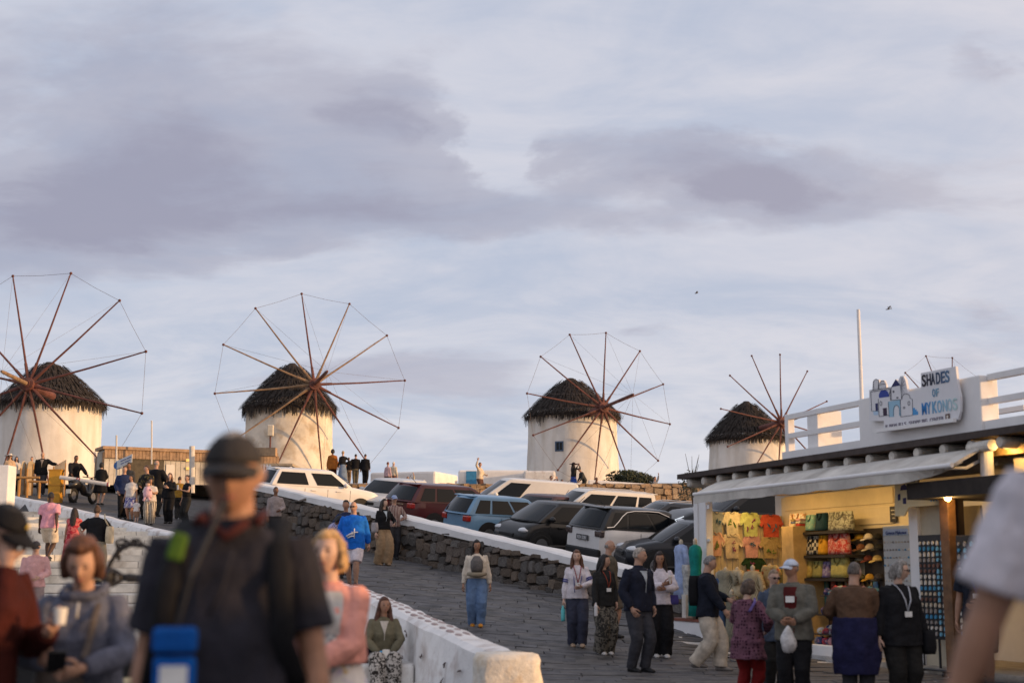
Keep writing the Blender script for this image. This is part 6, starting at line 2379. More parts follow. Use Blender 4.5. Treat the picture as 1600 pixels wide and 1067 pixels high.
def head_rad(d, f=False):
    """point of a head (unit: standing height) in direction d, face towards -y"""
    x, y, z = d
    px, py, pz = 0.0418 * x, 0.0550 * y, 0.0665 * z
    if z < -0.1:
        t = min(1.0, (-z - 0.1) / 0.9)
        px *= 1 - (0.34 if f else 0.26) * t
        if y > 0:
            py *= 1 - 0.45 * t
        else:
            py *= 1 - 0.10 * t
    if y < -0.5:
        py *= 1 - 0.06 * (-y - 0.5)
    def gs(ax, ay, az, w):
        q = (x - ax) ** 2 + (y - ay) ** 2 + (z - az) ** 2
        return math.exp(-q / (w * w))
    out = 0.0125 * gs(0, -0.98, -0.20, 0.17) + 0.006 * gs(0, -1, 0.02, 0.16)
    out -= 0.0045 * (gs(0.36, -0.93, 0.06, 0.2) + gs(-0.36, -0.93, 0.06, 0.2))
    out += 0.0028 * (gs(0.3, -0.9, 0.24, 0.22) + gs(-0.3, -0.9, 0.24, 0.22))
    out += 0.0035 * gs(0, -0.86, -0.50, 0.15) + 0.004 * gs(0, -0.62, -0.78, 0.22)
    out += 0.002 * (gs(0.6, -0.75, -0.15, 0.25) + gs(-0.6, -0.75, -0.15, 0.25))
    return Vector((px, py - out, pz))


def head_mesh(mb, tf, H, f, n=28, m=20):
    rings = []
    for i in range(m + 1):
        a = -math.pi / 2 + math.pi * (0.02 + 0.96 * i / m)
        rings.append([tf(head_rad((math.cos(a) * math.cos(q), math.cos(a) * math.sin(q), math.sin(a)), f) * H) for q in [2 * math.pi * j / n for j in range(n)]])
    mb.loft(rings)
    for s in (-1, 1):
        c = [tf(Vector((s * 0.043, 0.004, -0.012 + 0.012 * k)) * H) for k in range(3)]
        mb.tube([tf(Vector((s * 0.041, 0.0, -0.018)) * H), tf(Vector((s * 0.046, 0.004, 0.0)) * H), tf(Vector((s * 0.044, 0.006, 0.016)) * H)], [0.004 * H, 0.0075 * H, 0.005 * H], 6)


def hand_mesh(mb, w, d, nrm, side, H, curl=0.5, spread=0.18):
    d = d.normalized()
    nrm = (nrm - d * nrm.dot(d)).normalized()
    u = d.cross(nrm).normalized()
    if u.dot(side) > 0:
        u = -u
    # u points to the thumb side
    L = 0.052 * H
    mb.tube([w - d * 0.02 * H, w, w + d * 0.02 * H, w + d * L], [0.0155 * H, 0.016 * H, 0.023 * H, 0.024 * H], 8, side=u, ry=[0.0125 * H, 0.012 * H, 0.0105 * H, 0.009 * H])
    for k, ln in enumerate((0.043, 0.049, 0.046, 0.036)):
        off = (1.5 - k) * 0.0118
        b = w + d * (L - 0.006 * H) + u * off * H
        dd = (d + u * (1.5 - k) * spread * 0.3).normalized()
        p = [b]
        ang = 0.0
        for q, fr in enumerate((0.45, 0.32, 0.25)):
            ang += curl * (0.55 + 0.35 * q)
            p.append(p[-1] + (dd * math.cos(ang) + nrm * math.sin(ang)) * ln * H * fr)
        mb.tube(p, [0.0054 * H, 0.0052 * H, 0.0047 * H, 0.0036 * H], 6)
    b = w + d * 0.016 * H + u * 0.017 * H
    t1 = b + (d * 0.7 + u * 0.65 + nrm * 0.25).normalized() * 0.028 * H
    t2 = t1 + (d * 0.9 + u * 0.15 + nrm * 0.4).normalized() * 0.026 * H
    mb.tube([b - u * 0.006 * H, b, t1, t2], [0.007 * H, 0.0075 * H, 0.006 * H, 0.0042 * H], 6)


def ik(a, b, l1, l2, pole):
    v = b - a
    d = v.length
    mx = (l1 + l2) * 0.995
    if d > mx:
        b = a + v * (mx / d)
        v = b - a
        d = mx
    c = (l1 * l1 + d * d - l2 * l2) / (2 * d)
    h = math.sqrt(max(0.0, l1 * l1 - c * c))
    t = v.normalized()
    p = (pole - t * pole.dot(t))
    p = p.normalized() if p.length > 1e-6 else t.orthogonal().normalized()
    return a + t * c + p * h, b


ARMS = {  # hand target from the body's axis, unit height, x is outward: (x, y, z, pole x, y, z, palm)
    'down': (0.145, -0.02, 0.47, 0.3, 1, 0),
    'swing_f': (0.13, -0.12, 0.50, 0.3, 1, 0),
    'swing_b': (0.14, 0.10, 0.49, 0.3, 1, 0),
    'phone': (0.045, -0.20, 0.66, 1, 0.3, -0.8),
    'chest': (0.02, -0.145, 0.70, 1, 0.2, -0.8),
    'belly': (0.03, -0.135, 0.60, 1, 0.4, -0.5),
    'face': (0.05, -0.145, 0.86, 0.8, 0, -1),
    'camera': (0.05, -0.19, 0.90, 0.9, 0.1, -1),
    'hip': (0.115, -0.01, 0.575, 1, 0.6, 0),
    'pocket': (0.115, -0.05, 0.52, 0.8, 1, 0),
    'cross': (-0.06, -0.125, 0.68, 1, 0, -0.6),
    'up': (0.19, -0.05, 1.04, 1, 0.2, -0.4),
    'out': (0.30, -0.16, 0.70, 0.3, 0.4, -1),
    'carry': (0.10, -0.15, 0.62, 0.9, 0.7, -0.3),
    'lap': (0.05, -0.16, 0.57, 1, 0.3, 0.1),
    'back': (0.03, 0.10, 0.54, 1, 0.3, 0),
    'low': (0.10, -0.17, 0.50, 0.7, 0.8, 0),
}


def person(px, top, Y, label, z=None, h=None, face=0, fem=False, wide=1.0, belly=1.0, skin='mid', hair=None, hairc=(0.03, 0.022, 0.016),
           top_=None, sleeve=1.0, hem=0.50, bottom=None, kind='trousers', length=None, flare=1.0, shoe=(0.03, 0.03, 0.03), inner=None,
           arms=('down', 'down'), lean=0.0, headyaw=0.0, headpitch=0.0, walk=0.0, pose='stand', hat=None, hatc=(0.8, 0.8, 0.8), glasses=None,
           lanyard=None, tm=None, bm_=None, group=None, loc=None, loose=1.0, collar=None, curl=0.5, open_=None, seat=0.0, neck=0.071, cat='person', x=None):
    """one standing, walking, sitting or crouching figure; returns the places of its hands and head"""
    skinc = {'pale': (0.56, 0.36, 0.27), 'mid': (0.46, 0.27, 0.19), 'tan': (0.36, 0.19, 0.12), 'brown': (0.2, 0.1, 0.06), 'dark': (0.07, 0.035, 0.022)}[skin]
    P0 = at(px, top, Y)
    if x is not None:
        P0.x = x
    zg = g(P0.x, Y) if z is None else z
    drop = {'stand': 0.0, 'sit': 0.0, 'crouch': 0.0}[pose]
    if h is None:
        h = P0.z - zg
        if hat == 'cap':
            h -= 0.02
    H = h
    if pose == 'sit':
        base = 0.52 - (0.26 + 0.0)         # pelvis height once sat, unit height
    elif pose == 'crouch':
        base = 0.24
    else:
        base = 0.52 - 0.012 * abs(walk) * 4
    dz = base - 0.52
    org = Vector((P0.x, Y, zg if z is not None or pose == 'stand' else zg))
    rot = Matrix.Rotation(R(face), 4, 'Z')
    mw = Matrix.Translation(org) @ rot
    near = Y < 34
    vox = min(0.034, max(0.0065, Y * 0.00052))
    rj = random.Random(int(px * 7 + top))
    if near and Y > 10 and pose == 'stand':      # nobody stands quite square
        if not walk:
            walk = rj.uniform(-0.035, 0.035)
        lean += rj.uniform(-0.01, 0.04)
        if not headyaw:
            headyaw = rj.uniform(-14, 14)
        if not headpitch:
            headpitch = rj.uniform(-2, 8)
    cl, sl = math.cos(lean), math.sin(lean)

    def T(p):                             # upper body leans about the hips
        yy, zz = p.y, p.z - 0.53 * H
        k = min(1.0, max(0.0, (zz / H + 0.02) / 0.10))
        a = lean * k
        c, s = math.cos(a), math.sin(a)
        return Vector((p.x, yy * c - zz * s, 0.53 * H + yy * s + zz * c + dz * H))

    tr = [(0.448, .045, .045, 0.004), (0.47, .082, .058, .004), (0.50, .094, .064, .004), (0.54, .093, .064, .0), (0.60, .082, .056, -.002), (0.66, .087, .059, -.004),
          (0.72, .099, .065, -.004), (0.77, .106, .062, .0), (0.805, .098, .050, .004), (0.832, .058, .040, .008)]
    if fem:
        tr = [(0.448, .045, .045, 0.004), (0.47, .086, .06, .004), (0.50, .099, .067, .006), (0.54, .094, .063, .003), (0.61, .070, .050, .0), (0.66, .077, .054, -.004),
              (0.715, .087, .067, -.012), (0.76, .090, .058, -.004), (0.80, .085, .046, .004), (0.828, .052, .036, .008)]

    def trings(z0, z1, e, n=20, bulge=1.0, ex_hem=0.0, drape=0.0):
        out = []
        zs = [q for q in tr if z0 - 1e-6 <= q[0] <= z1 + 1e-6]

        def interp(zv):
            for a, b in zip(tr, tr[1:]):
                if a[0] <= zv <= b[0]:
                    t = (zv - a[0]) / (b[0] - a[0])
                    return tuple(a[i] + (b[i] - a[i]) * t for i in range(4))
            return tr[0] if zv < tr[0][0] else tr[-1]
        zl = sorted(set([z0] + [q[0] for q in zs] + [z1]))
        for zv in zl:
            _, a, b, yo = interp(zv)
            if zv < 0.5 and e > 0:
                a, b = max(a, 0.09), max(b, 0.062)
            w = wide
            bl = 1.0
            if 0.5 < zv < 0.72:
                bl = 1 + (belly - 1) * math.sin(math.pi * (zv - 0.5) / 0.22)
            if drape and zv < 0.70:
                a, b = max(a, 0.086 + 0.0 * drape), max(b, 0.064)
            hx = ex_hem * max(0.0, (0.62 - zv) / 0.2)
            ring = []
            for j in range(n):
                q = 2 * math.pi * j / n
                c, s = math.cos(q), math.sin(q)
                sx = math.copysign(abs(c) ** 0.82, c)
                sy = math.copysign(abs(s) ** 0.9, s)
                fold = 1 + (0.02 * math.sin(5 * q + zv * 40) if e > 0 else 0)
                ry_ = (b * w * (bl if s < 0 else 1 + (bl - 1) * 0.2) * H + e + hx * H) * fold
                rx_ = (a * w * (1 + (bl - 1) * 0.5) * H + e + hx * H) * fold
                ring.append(T(Vector((rx_ * sx, yo * H + ry_ * sy, zv * H))))
            out.append(ring)
        return out

    # --- skeleton
    sh, el, wr, sides = [], [], [], []
    shx = (0.098 if not fem else 0.084) * (0.6 + 0.4 * wide) * H
    for i, s in enumerate((1, -1)):       # 0: the person's left (+x), 1: right
        a = arms[i]
        a = ARMS[a] if isinstance(a, str) else a
        S = T(Vector((s * shx, 0.004 * H, 0.800 * H)))
        hw = 1 + (wide - 1) * 0.8
        tgt = Vector((s * a[0] * H * (hw if a[0] > 0.09 else 1), a[1] * H * (1 + (belly - 1) * 0.6), a[2] * H))
        tgt = T(tgt) if a[2] > 0.5 else tgt + Vector((0, -sl * 0.1 * H, dz * H))
        pole = Vector((s * a[3], a[4], a[5]))
        E, Wp = ik(S, tgt, 0.165 * H, 0.150 * H, pole)
        sh.append(S); el.append(E); wr.append(Wp); sides.append(s)
    hip, kn, an = [], [], []
    for i, s in enumerate((1, -1)):
        hx = (0.050 if not fem else 0.052) * wide ** 0.7 * H
        Hp = Vector((s * hx, 0.004 * H, 0.505 * H + dz * H))
        if pose == 'sit':
            K = Vector((s * 0.065 * H, -0.235 * H, 0.27 * H + (0.0)))
            A = Vector((s * 0.06 * H, -0.25 * H, 0.05 * H))
        elif pose == 'crouch':
            K = Vector((s * 0.08 * H, -0.20 * H, 0.30 * H))
            A = Vector((s * 0.06 * H, -0.02 * H, 0.05 * H))
        else:
            A = Vector((s * (0.046 + 0.01 * (wide - 1)) * H, -s * walk * H + 0.012 * H, 0.045 * H + (0.03 * H if s * walk < -0.05 else 0)))
            K, A = ik(Hp, A, 0.245 * H, 0.235 * H, Vector((s * 0.1, -1, 0)))
        hip.append(Hp); kn.append(K); an.append(A)

    # --- head
    nk = Vector((0, 0.004 * H, 0.862 * H))
    hr = Matrix.Rotation(R(headyaw), 3, 'Z') @ Matrix.Rotation(R(headpitch), 3, 'X')

    def TH(p):
        q = hr @ (p + Vector((0, -0.010 * H, neck * H))) + nk
        return T(q)

    b = MB()
    b.loft(trings(0.448, 0.832, -0.004 * H))
    b.tube([T(Vector((0, 0.008, 0.80)) * H), T(Vector((0, 0.006, 0.845)) * H), TH(Vector((0, 0.008, -0.035)) * H), TH(Vector((0, 0.006, 0.0)) * H)],
           [(0.05 if not fem else 0.04) * H, (0.036 if not fem else 0.030) * H, (0.033 if not fem else 0.028) * H, 0.03 * H], 12)
    head_mesh(b, TH, H, fem)
    aw = 1.0 if not fem else 0.86
    aw *= wide ** 0.6
    for i in (0, 1):
        S, E, Wp = sh[i], el[i], wr[i]
        b.tube([S + (E - S) * -0.06, S + (E - S) * 0.12, S.lerp(E, 0.5), E, E.lerp(Wp, 0.25), E.lerp(Wp, 0.6), Wp],
               [0.026 * H * aw, 0.030 * H * aw, 0.0265 * H * aw, 0.0215 * H * aw, 0.0235 * H * aw, 0.020 * H * aw, 0.0145 * H * aw], 10)
        Hp, K, A = hip[i], kn[i], an[i]
        lw = wide ** 0.6
        b.tube([Hp + (Hp - K) * 0.12, Hp, Hp.lerp(K, 0.5), K, K.lerp(A, 0.3), K.lerp(A, 0.7), A, A + Vector((0, 0, -0.022 * H))],
               [0.05 * H * lw, 0.055 * H * lw, 0.046 * H * lw, 0.0325 * H * lw, 0.0345 * H * lw, 0.025 * H * lw, 0.0205 * H * lw, 0.021 * H], 12)
        b.tube([A + Vector((0, 0.018 * H, -0.024 * H)), A + Vector((0, -0.02 * H, -0.022 * H)), A + Vector((0, -0.095 * H, -0.034 * H))], [0.02 * H, 0.023 * H, 0.016 * H], 8, side=(1, 0, 0), ry=[0.018 * H, 0.018 * H, 0.009 * H])
    hb = MB()
    hands = []
    for i, s in enumerate((1, -1)):
        d = (wr[i] - el[i]).normalized()
        if isinstance(arms[i], str) and arms[i] in ('down', 'swing_f', 'swing_b', 'pocket', 'low', 'back'):
            nrm = Vector((-s, 0.2, 0))
            thumb = Vector((0, 1, 0))
        else:
            nrm = Vector((-s * 0.6, 0.3, 0.5))
            thumb = Vector((0, 0.2, -1))
        hand_mesh(hb, wr[i] + d * 0.006 * H, d, nrm, thumb, H, curl)
        hands.append(mw @ (wr[i] + d * 0.07 * H))
    SK = mat('skin_' + skin, skinc, 0.55, 0.12, 14, 0.2, 60, spec=0.35)
    body = bpy.data.objects.new('person', bpy.data.meshes.new('person'))
    COL.objects.link(body)
    body.matrix_world = mw
    body['label'] = label
    body['category'] = cat
    if group:
        body['group'] = group
    _pend.append((body, b, vox * (0.85 if near else 1), hb, 0.0, SK))

    def child(name, mb, m, fold=0.0, v=None, remesh=True, lab=None):
        o = bpy.data.objects.new(name, bpy.data.meshes.new(name))
        COL.objects.link(o)
        o.parent = body
        if lab:
            o['label'] = lab
        if remesh:
            _pend.append((o, mb, v or vox, None, fold, m))
        else:
            o.data = mb.mesh(name)
            o.data.materials.append(m)
            o.data.polygons.foreach_set('use_smooth', [True] * len(o.data.polygons))
        return o

    # --- clothes
    e = 0.011 * loose * H / 1.7
    if top_ is not None or tm is not None:
        m = tm or cloth(top_)
        c = MB()
        isdress = kind == 'dress'
        c.loft(trings(0.55 if isdress else hem, 0.832, e + 0.003, ex_hem=0.012 * loose, drape=1))
        c.tube([T(Vector((0, 0.006, 0.81)) * H), T(Vector((0, 0.007, 0.846 if collar is None else 0.858)) * H)], [0.07 * H, (0.043 if not fem else 0.037) * H], 14, side=(1, 0, 0), ry=[0.05 * H, 0.041 * H])
        for i in (0, 1):
            S, E, Wp = sh[i], el[i], wr[i]
            rr = 0.037 * H * aw * (0.75 + 0.25 * loose)
            pts = [S + (E - S) * -0.10, S + (E - S) * 0.1, S.lerp(E, 0.5)]
            ra = [rr * 0.9, rr * 1.05, rr * 0.98]
            if sleeve <= 0:
                continue
            if sleeve < 0.3:
                pts, ra = [pts[0], S.lerp(E, 0.3)], [rr * 0.9, rr * 1.0]
            elif sleeve < 0.7:
                pts = [pts[0], pts[1], S.lerp(E, 0.45), S.lerp(E, 0.78)]
                ra = [rr * 0.9, rr * 1.08, rr * 1.1, rr * 1.16]
            else:
                k = 0.55 if sleeve < 0.9 else 0.97
                pts += [E, E.lerp(Wp, 0.3 * k), E.lerp(Wp, 0.7 * k), E.lerp(Wp, k)]
                ra += [rr * 0.88, rr * 0.9, rr * 0.78, rr * 0.62]
            c.tube(pts, ra, 12)
        ts = child('dress_bodice' if isdress else 'shirt' if open_ is None else 'jacket', c, m, 0.012 * loose)
        if inner is not None:
            q = MB()
            rg = trings(hem + 0.02, 0.815, e + 0.010)
            n = 20
            rows = []
            for k, ring in enumerate(rg):
                t = k / (len(rg) - 1)
                wdt = (0.35 + 0.25 * t) if open_ != 'v' else 0.12 + 0.3 * t
                cx = ring[15]
                if open_ == 'wide':
                    wdt = 0.85
                if open_ == 'v':
                    wdt = max(0.04, 0.62 * (t - 0.55) / 0.45) if t > 0.55 else 0.04
                rows.append([(cx + (ring[15 + j] - cx) * wdt) for j in (-2, -1, 0, 1, 2)])
            off = Vector((0, -0.006, 0))
            vs = [p + off for r_ in rows for p in r_]
            fs = [(r_ * 5 + j, r_ * 5 + j + 1, r_ * 5 + j + 6, r_ * 5 + j + 5) for r_ in range(len(rows) - 1) for j in range(4)]
            q.add(vs, fs)
            child('undershirt', q, cloth(inner), remesh=False)
    if bottom is not None or bm_ is not None:
        m = bm_ or cloth(bottom)
        c = MB()
        if kind in ('skirt', 'dress'):
            z1 = 0.62
            z0 = length if length is not None else 0.3
            rings = []
            for k in range(9):
                t = k / 8
                zv = z1 + (z0 - z1) * t
                a = (0.074 + 0.028 * min(1, t * 2.2)) * wide * H + e + 0.05 * flare * t * H
                bq = (0.052 + 0.020 * min(1, t * 2.2)) * wide * H + e + 0.05 * flare * t * H
                ring = []
                for j in range(24):
                    q = 2 * math.pi * j / 24
                    w = 1 + 0.05 * t * math.sin(7 * q + 0.8 * math.sin(3 * q))
                    p = Vector((a * w * math.cos(q), bq * w * math.sin(q) + 0.002 * H, zv * H + dz * H))
                    if pose == 'sit':
                        p = Vector((a * 0.9 * math.cos(q), 0, 0)) + Vector((0, -0.24 * H * min(1, t * 2), 0.30 * H - max(0, t - 0.5) * 2 * 0.2 * H)) + (Vector((0, 0, bq * math.sin(q))) if t < 0.5 else Vector((0, bq * 0.8 * math.sin(q), 0)))
                    ring.append(p)
                rings.append(ring)
            c.loft(rings)
            child('skirt', c, m, 0.010)
        else:
            c.loft(trings(0.448, 0.60 if hem < 0.56 else 0.61, e * 0.7, drape=0))
            for i in (0, 1):
                Hp, K, A = hip[i], kn[i], an[i]
                lw = wide ** 0.6
                f0 = 0.060 * H * lw + e * 0.4
                if kind == 'shorts':
                    k = length if length is not None else 0.95
                    c.tube([Hp + (Hp - K) * 0.1, Hp, Hp.lerp(K, 0.5 * k), Hp.lerp(K, k)], [f0 * 0.9, f0 * 1.02, f0 * 1.02 * flare, f0 * 0.94 * flare], 14)
                elif kind == 'capri':
                    c.tube([Hp + (Hp - K) * 0.1, Hp, Hp.lerp(K, 0.5), K, K.lerp(A, 0.32)], [f0 * 0.9, f0 * 1.02, f0 * 0.95, f0 * 0.8, f0 * 0.78], 14)
                else:
                    kr = (0.043 * H * lw + e * 0.5)
                    ar = (0.035 * H * flare + e * 0.5)
                    end = A + (A - K).normalized() * 0.008 * H
                    c.tube([Hp + (Hp - K) * 0.1, Hp, Hp.lerp(K, 0.5), K, K.lerp(A, 0.35), K.lerp(A, 0.75), end], [f0 * 0.9, f0, f0 * 0.92 * (0.6 + 0.4 * flare), kr * flare ** 0.6, kr * 0.98 * flare ** 0.8, ar * 1.02, ar * 1.08], 14)
            child({'shorts': 'shorts', 'capri': 'trousers'}.get(kind, 'trousers'), c, m, 0.010 * loose)
    if shoe is not None and Y < 70:
        sm = cloth(shoe, rough=0.5, bump=0.1)
        for i, s in enumerate((1, -1)):
            A = an[i]
            q = MB()
            lo = -0.045 * H
            q.tube([A + Vector((0, 0.034 * H, lo + 0.016 * H)), A + Vector((0, 0.022 * H, lo + 0.024 * H)), A + Vector((0, -0.03 * H, lo + 0.026 * H)), A + Vector((0, -0.075 * H, lo + 0.018 * H)), A + Vector((0, -0.108 * H, lo + 0.013 * H))],
                   [0.016 * H, 0.024 * H, 0.025 * H, 0.028 * H, 0.016 * H], 12, side=(1, 0, 0), ry=[0.014 * H, 0.024 * H, 0.026 * H, 0.018 * H, 0.011 * H])
            child('shoe', q, sm, remesh=False)
    # --- hair
    if hair and hair != 'bald':
        q = MB()
        up = {'short': 0.004, 'crop': 0.002, 'bob': 0.010, 'fluffy': 0.016, 'long': 0.008, 'bun': 0.005, 'curly': 0.020, 'ring': 0.003}[hair]
        rings = []
        n, mm = 26, 16
        for i in range(mm + 1):
            a = -math.pi / 2 + math.pi * (0.03 + 0.94 * i / mm)
            ring = []
            for j in range(n):
                t = 2 * math.pi * j / n
                d = Vector((math.cos(a) * math.cos(t), math.cos(a) * math.sin(t), math.sin(a)))
                p = head_rad(d, fem)
                r = p.length
                lo = {'short': -0.30, 'crop': -0.3, 'ring': -0.35}.get(hair, -0.65)
                front = max(0.0, -d.y - 0.10)
                line = 0.45 + (0.22 if hair in ('short', 'crop') else 0.12) * math.cos(t + math.pi / 2) if d.y < 0.0 else lo
                fcut = d.y < -0.12 and d.z < 0.50 + 0.12 * (1 - abs(d.x))
                side_cut = d.y < 0.05 and d.z < (-0.05 if hair in ('short', 'crop', 'bun', 'ring') else -1)
                topcut = hair == 'ring' and d.z > 0.35
                if fcut or side_cut or d.z < lo or topcut:
                    p = p * 0.86
                else:
                    nn = noise.noise(d * 3.3 + Vector((px, 0, 0))) * 0.35 + 0.75
                    p = p * (1 + (up * nn + 0.003) / r * (1.0 if hair != 'fluffy' and hair != 'curly' else 1.15))
                ring.append(TH(p * H))
            rings.append(ring)
        q.loft(rings)
        if hair == 'long':
            q.tube([TH(Vector((0, 0.030, 0.03)) * H), TH(Vector((0, 0.042, -0.05)) * H), T(Vector((0, 0.060, 0.80)) * H), T(Vector((0, 0.066, 0.72)) * H), T(Vector((0, 0.06, 0.68)) * H)],
                   [0.040 * H, 0.050 * H, 0.060 * H, 0.052 * H, 0.026 * H], 14, side=(1, 0, 0), ry=[0.03 * H, 0.028 * H, 0.024 * H, 0.02 * H, 0.012 * H])
            for s in (1, -1):
                q.tube([TH(Vector((s * 0.036, -0.008, 0.03)) * H), TH(Vector((s * 0.048, 0.0, -0.03)) * H), T(Vector((s * 0.055, -0.012, 0.83)) * H), T(Vector((s * 0.062, -0.045, 0.76)) * H)],
                       [0.014 * H, 0.018 * H, 0.022 * H, 0.012 * H], 8)
        if hair in ('bob', 'fluffy', 'curly'):
            k = 1.0 if hair == 'bob' else 0.85
            q.tube([TH(Vector((0, 0.022, 0.03)) * H), TH(Vector((0, 0.030, -0.03)) * H), TH(Vector((0, 0.034, -0.062 * k)) * H)], [0.048 * H, 0.055 * H, 0.046 * H], 14, side=(1, 0, 0), ry=[0.04 * H, 0.036 * H, 0.026 * H])
            for s in (1, -1):
                q.tube([TH(Vector((s * 0.036, -0.010, 0.036)) * H), TH(Vector((s * 0.047, -0.008, -0.005)) * H), TH(Vector((s * 0.047, 0.0, -0.05 * k)) * H)], [0.014 * H, 0.017 * H, 0.014 * H], 8)
        if hair == 'bun':
            q.ball(TH(Vector((0, 0.050, 0.050)) * H), 0.024 * H)
        child('hair', q, mat('hair_%.2f_%.2f_%.2f' % tuple(hairc), hairc, 0.55, 0.4, 22, 0.9, 50, pattern='streak', col2=tuple(c * 1.9 for c in hairc), pscale=60), 0.012 if hair in ('fluffy', 'curly', 'bob', 'long') else 0.004)
    if hat:
        q = MB()
        hm = cloth(hatc)
        n = 22
        rings = []
        for i in range(8):
            a = R(14) + (math.pi / 2 - R(16)) * i / 7
            ring = []
            for j in range(n):
                t = 2 * math.pi * j / n
                d = Vector((math.cos(a) * math.cos(t), math.cos(a) * math.sin(t), math.sin(a)))
                p = head_rad(d) * 1.0
                p = Vector((p.x * 1.06, p.y * 1.06, p.z * 0.93 + 0.003))
                ring.append(TH(p * H * (1 + (0.007 - 0.003 * d.z) / p.length)))
            rings.append(ring)
        q.loft(rings)
        br = MB()
        if hat == 'cap':
            def bp(x_, y_, z_):
                return TH(Vector((x_, y_, z_)) * H)
            rows = []
            for k in range(5):
                t = k / 4
                rows.append([bp(math.sin(u) * 0.046 * (1 - 0.12 * t), -0.030 - math.cos(u) * (0.028 + 0.052 * t), 0.022 - 0.012 * t - 0.010 * math.sin(u) ** 2) for u in [R(-80 + 160 * j / 10) for j in range(11)]])
            vs = [p for r_ in rows for p in r_]
            vs += [p + Vector((0, 0, -0.005 * H)) for p in vs]
            fs = []
            for k in range(4):
                for j in range(10):
                    a_ = k * 11 + j
                    fs += [(a_, a_ + 1, a_ + 12, a_ + 11), (55 + a_, 55 + a_ + 11, 55 + a_ + 12, 55 + a_ + 1)]
            for j in range(10):
                fs += [(44 + j, 44 + j + 1, 99 + j + 1, 99 + j)]
            br.add(vs, fs)
        else:
            wd = 0.1 if hat == 'brim' else 0.075
            rings = []
            for k, (rr_, zz_) in enumerate(((0.05, 0.026), (0.05 + wd * 0.5, 0.018), (0.05 + wd, 0.010), (0.05 + wd, 0.006), (0.05, 0.018))):
                rings.append([TH(Vector((rr_ * math.cos(t) * 0.92, rr_ * math.sin(t) * 1.05, zz_ + 0.006 * math.sin(2 * t))) * H) for t in [2 * math.pi * j / 24 for j in range(24)]])
            br.loft(rings, cap=False)
        ho = child('cap' if hat == 'cap' else 'hat', q, hm, remesh=False)
        o = br.build('brim', hm, ho, smooth=True)
    if glasses:
        q = MB()
        for s in (1, -1):
            q.tube([TH(Vector((s * 0.017, -0.0575, 0.006)) * H), TH(Vector((s * 0.017, -0.0605, 0.006)) * H)], [0.0145 * H] * 2, 12, side=(1, 0, 0), ry=[0.010 * H] * 2)
            q.tube([TH(Vector((s * 0.030, -0.054, 0.009)) * H), TH(Vector((s * 0.046, -0.030, 0.008)) * H), TH(Vector((s * 0.046, 0.0, 0.006)) * H)], 0.0022 * H, 5)
        q.tube([TH(Vector((-0.006, -0.060, 0.009)) * H), TH(Vector((0.006, -0.060, 0.009)) * H)], 0.0016 * H, 5)
        child('sunglasses' if glasses == 'dark' else 'glasses', q, mat('lens_dark', (0.015, 0.012, 0.012), 0.12, 0), remesh=False)
    elif near and hair != 'none':
        for s in (1, -1):
            q = MB()
            q.ball(TH(Vector((s * 0.0165, -0.0485, 0.0045)) * H), (0.0058 * H, 0.0045 * H, 0.0036 * H), 8, 5)
            child('eye', q, mat('eye_dark', (0.03, 0.02, 0.018), 0.25, 0), remesh=False)
    if near and hair != 'none':
        q = MB()
        q.tube([TH(Vector((x_, -0.0500 + abs(x_) * 0.35, -0.0335 + abs(x_) * 0.12)) * H) for x_ in (-0.013, -0.006, 0, 0.006, 0.013)], [0.0012 * H, 0.003 * H, 0.0034 * H, 0.003 * H, 0.0012 * H], 6)
        child('mouth', q, mat('lips', (0.30, 0.11, 0.09), 0.5, 0.1), remesh=False)
        q = MB()
        for s in (1, -1):
            q.tube([TH(Vector((s * a_, -0.0535 + a_ * 0.22, 0.0165 - abs(a_ - 0.018) * 0.25)) * H) for a_ in (0.008, 0.017, 0.028)], [0.0014 * H, 0.002 * H, 0.001 * H], 5)
        child('eyebrow', q, mat('brow', tuple(c * 0.8 for c in hairc) if hair else (0.1, 0.08, 0.07), 0.7, 0), remesh=False)
    if lanyard:
        q = MB()
        fr = trings(0.66, 0.82, e + 0.016)
        yy_ = lambda zz: min(p.y for p in trings(zz, zz, e + 0.004)[0]) - 0.022 - 0.006 * loose
        yf = yy_(0.66)
        pb = T(Vector((0, 0, 0.66)) * H)
        bz = T(Vector((0.0, -0.07, 0.665)) * H)
        low = Vector((0, min(bz.y, yf), bz.z))
        for s in (1, -1):
            q.tube([T(Vector((s * 0.036, 0.02, 0.848)) * H), T(Vector((s * 0.042, -0.035, 0.825)) * H) + Vector((0, -e - 0.012, 0.006)), Vector((s * 0.03 * H, yy_(0.79), T(Vector((0, 0, 0.79)) * H).z)), Vector((s * 0.02 * H, yy_(0.74), T(Vector((0, 0, 0.74)) * H).z)), low], 0.0045 * H, 4, ry=0.0015 * H)
        lo = child('lanyard', q, cloth(lanyard), remesh=False)
        q2 = MB()
        q2.box(low + Vector((0, -0.012, -0.03)), (0.085, 0.008, 0.06))
        cd_ = q2.build('badge', mat('badge_white', (0.75, 0.75, 0.73), 0.5, 0.05), lo)
    return {'hand': hands, 'mw': mw, 'H': H, 'T': T, 'TH': TH, 'body': body, 'wr': wr, 'el': el, 'sh': sh, 'child': child, 'e': e, 'trings': trings, 'an': an}


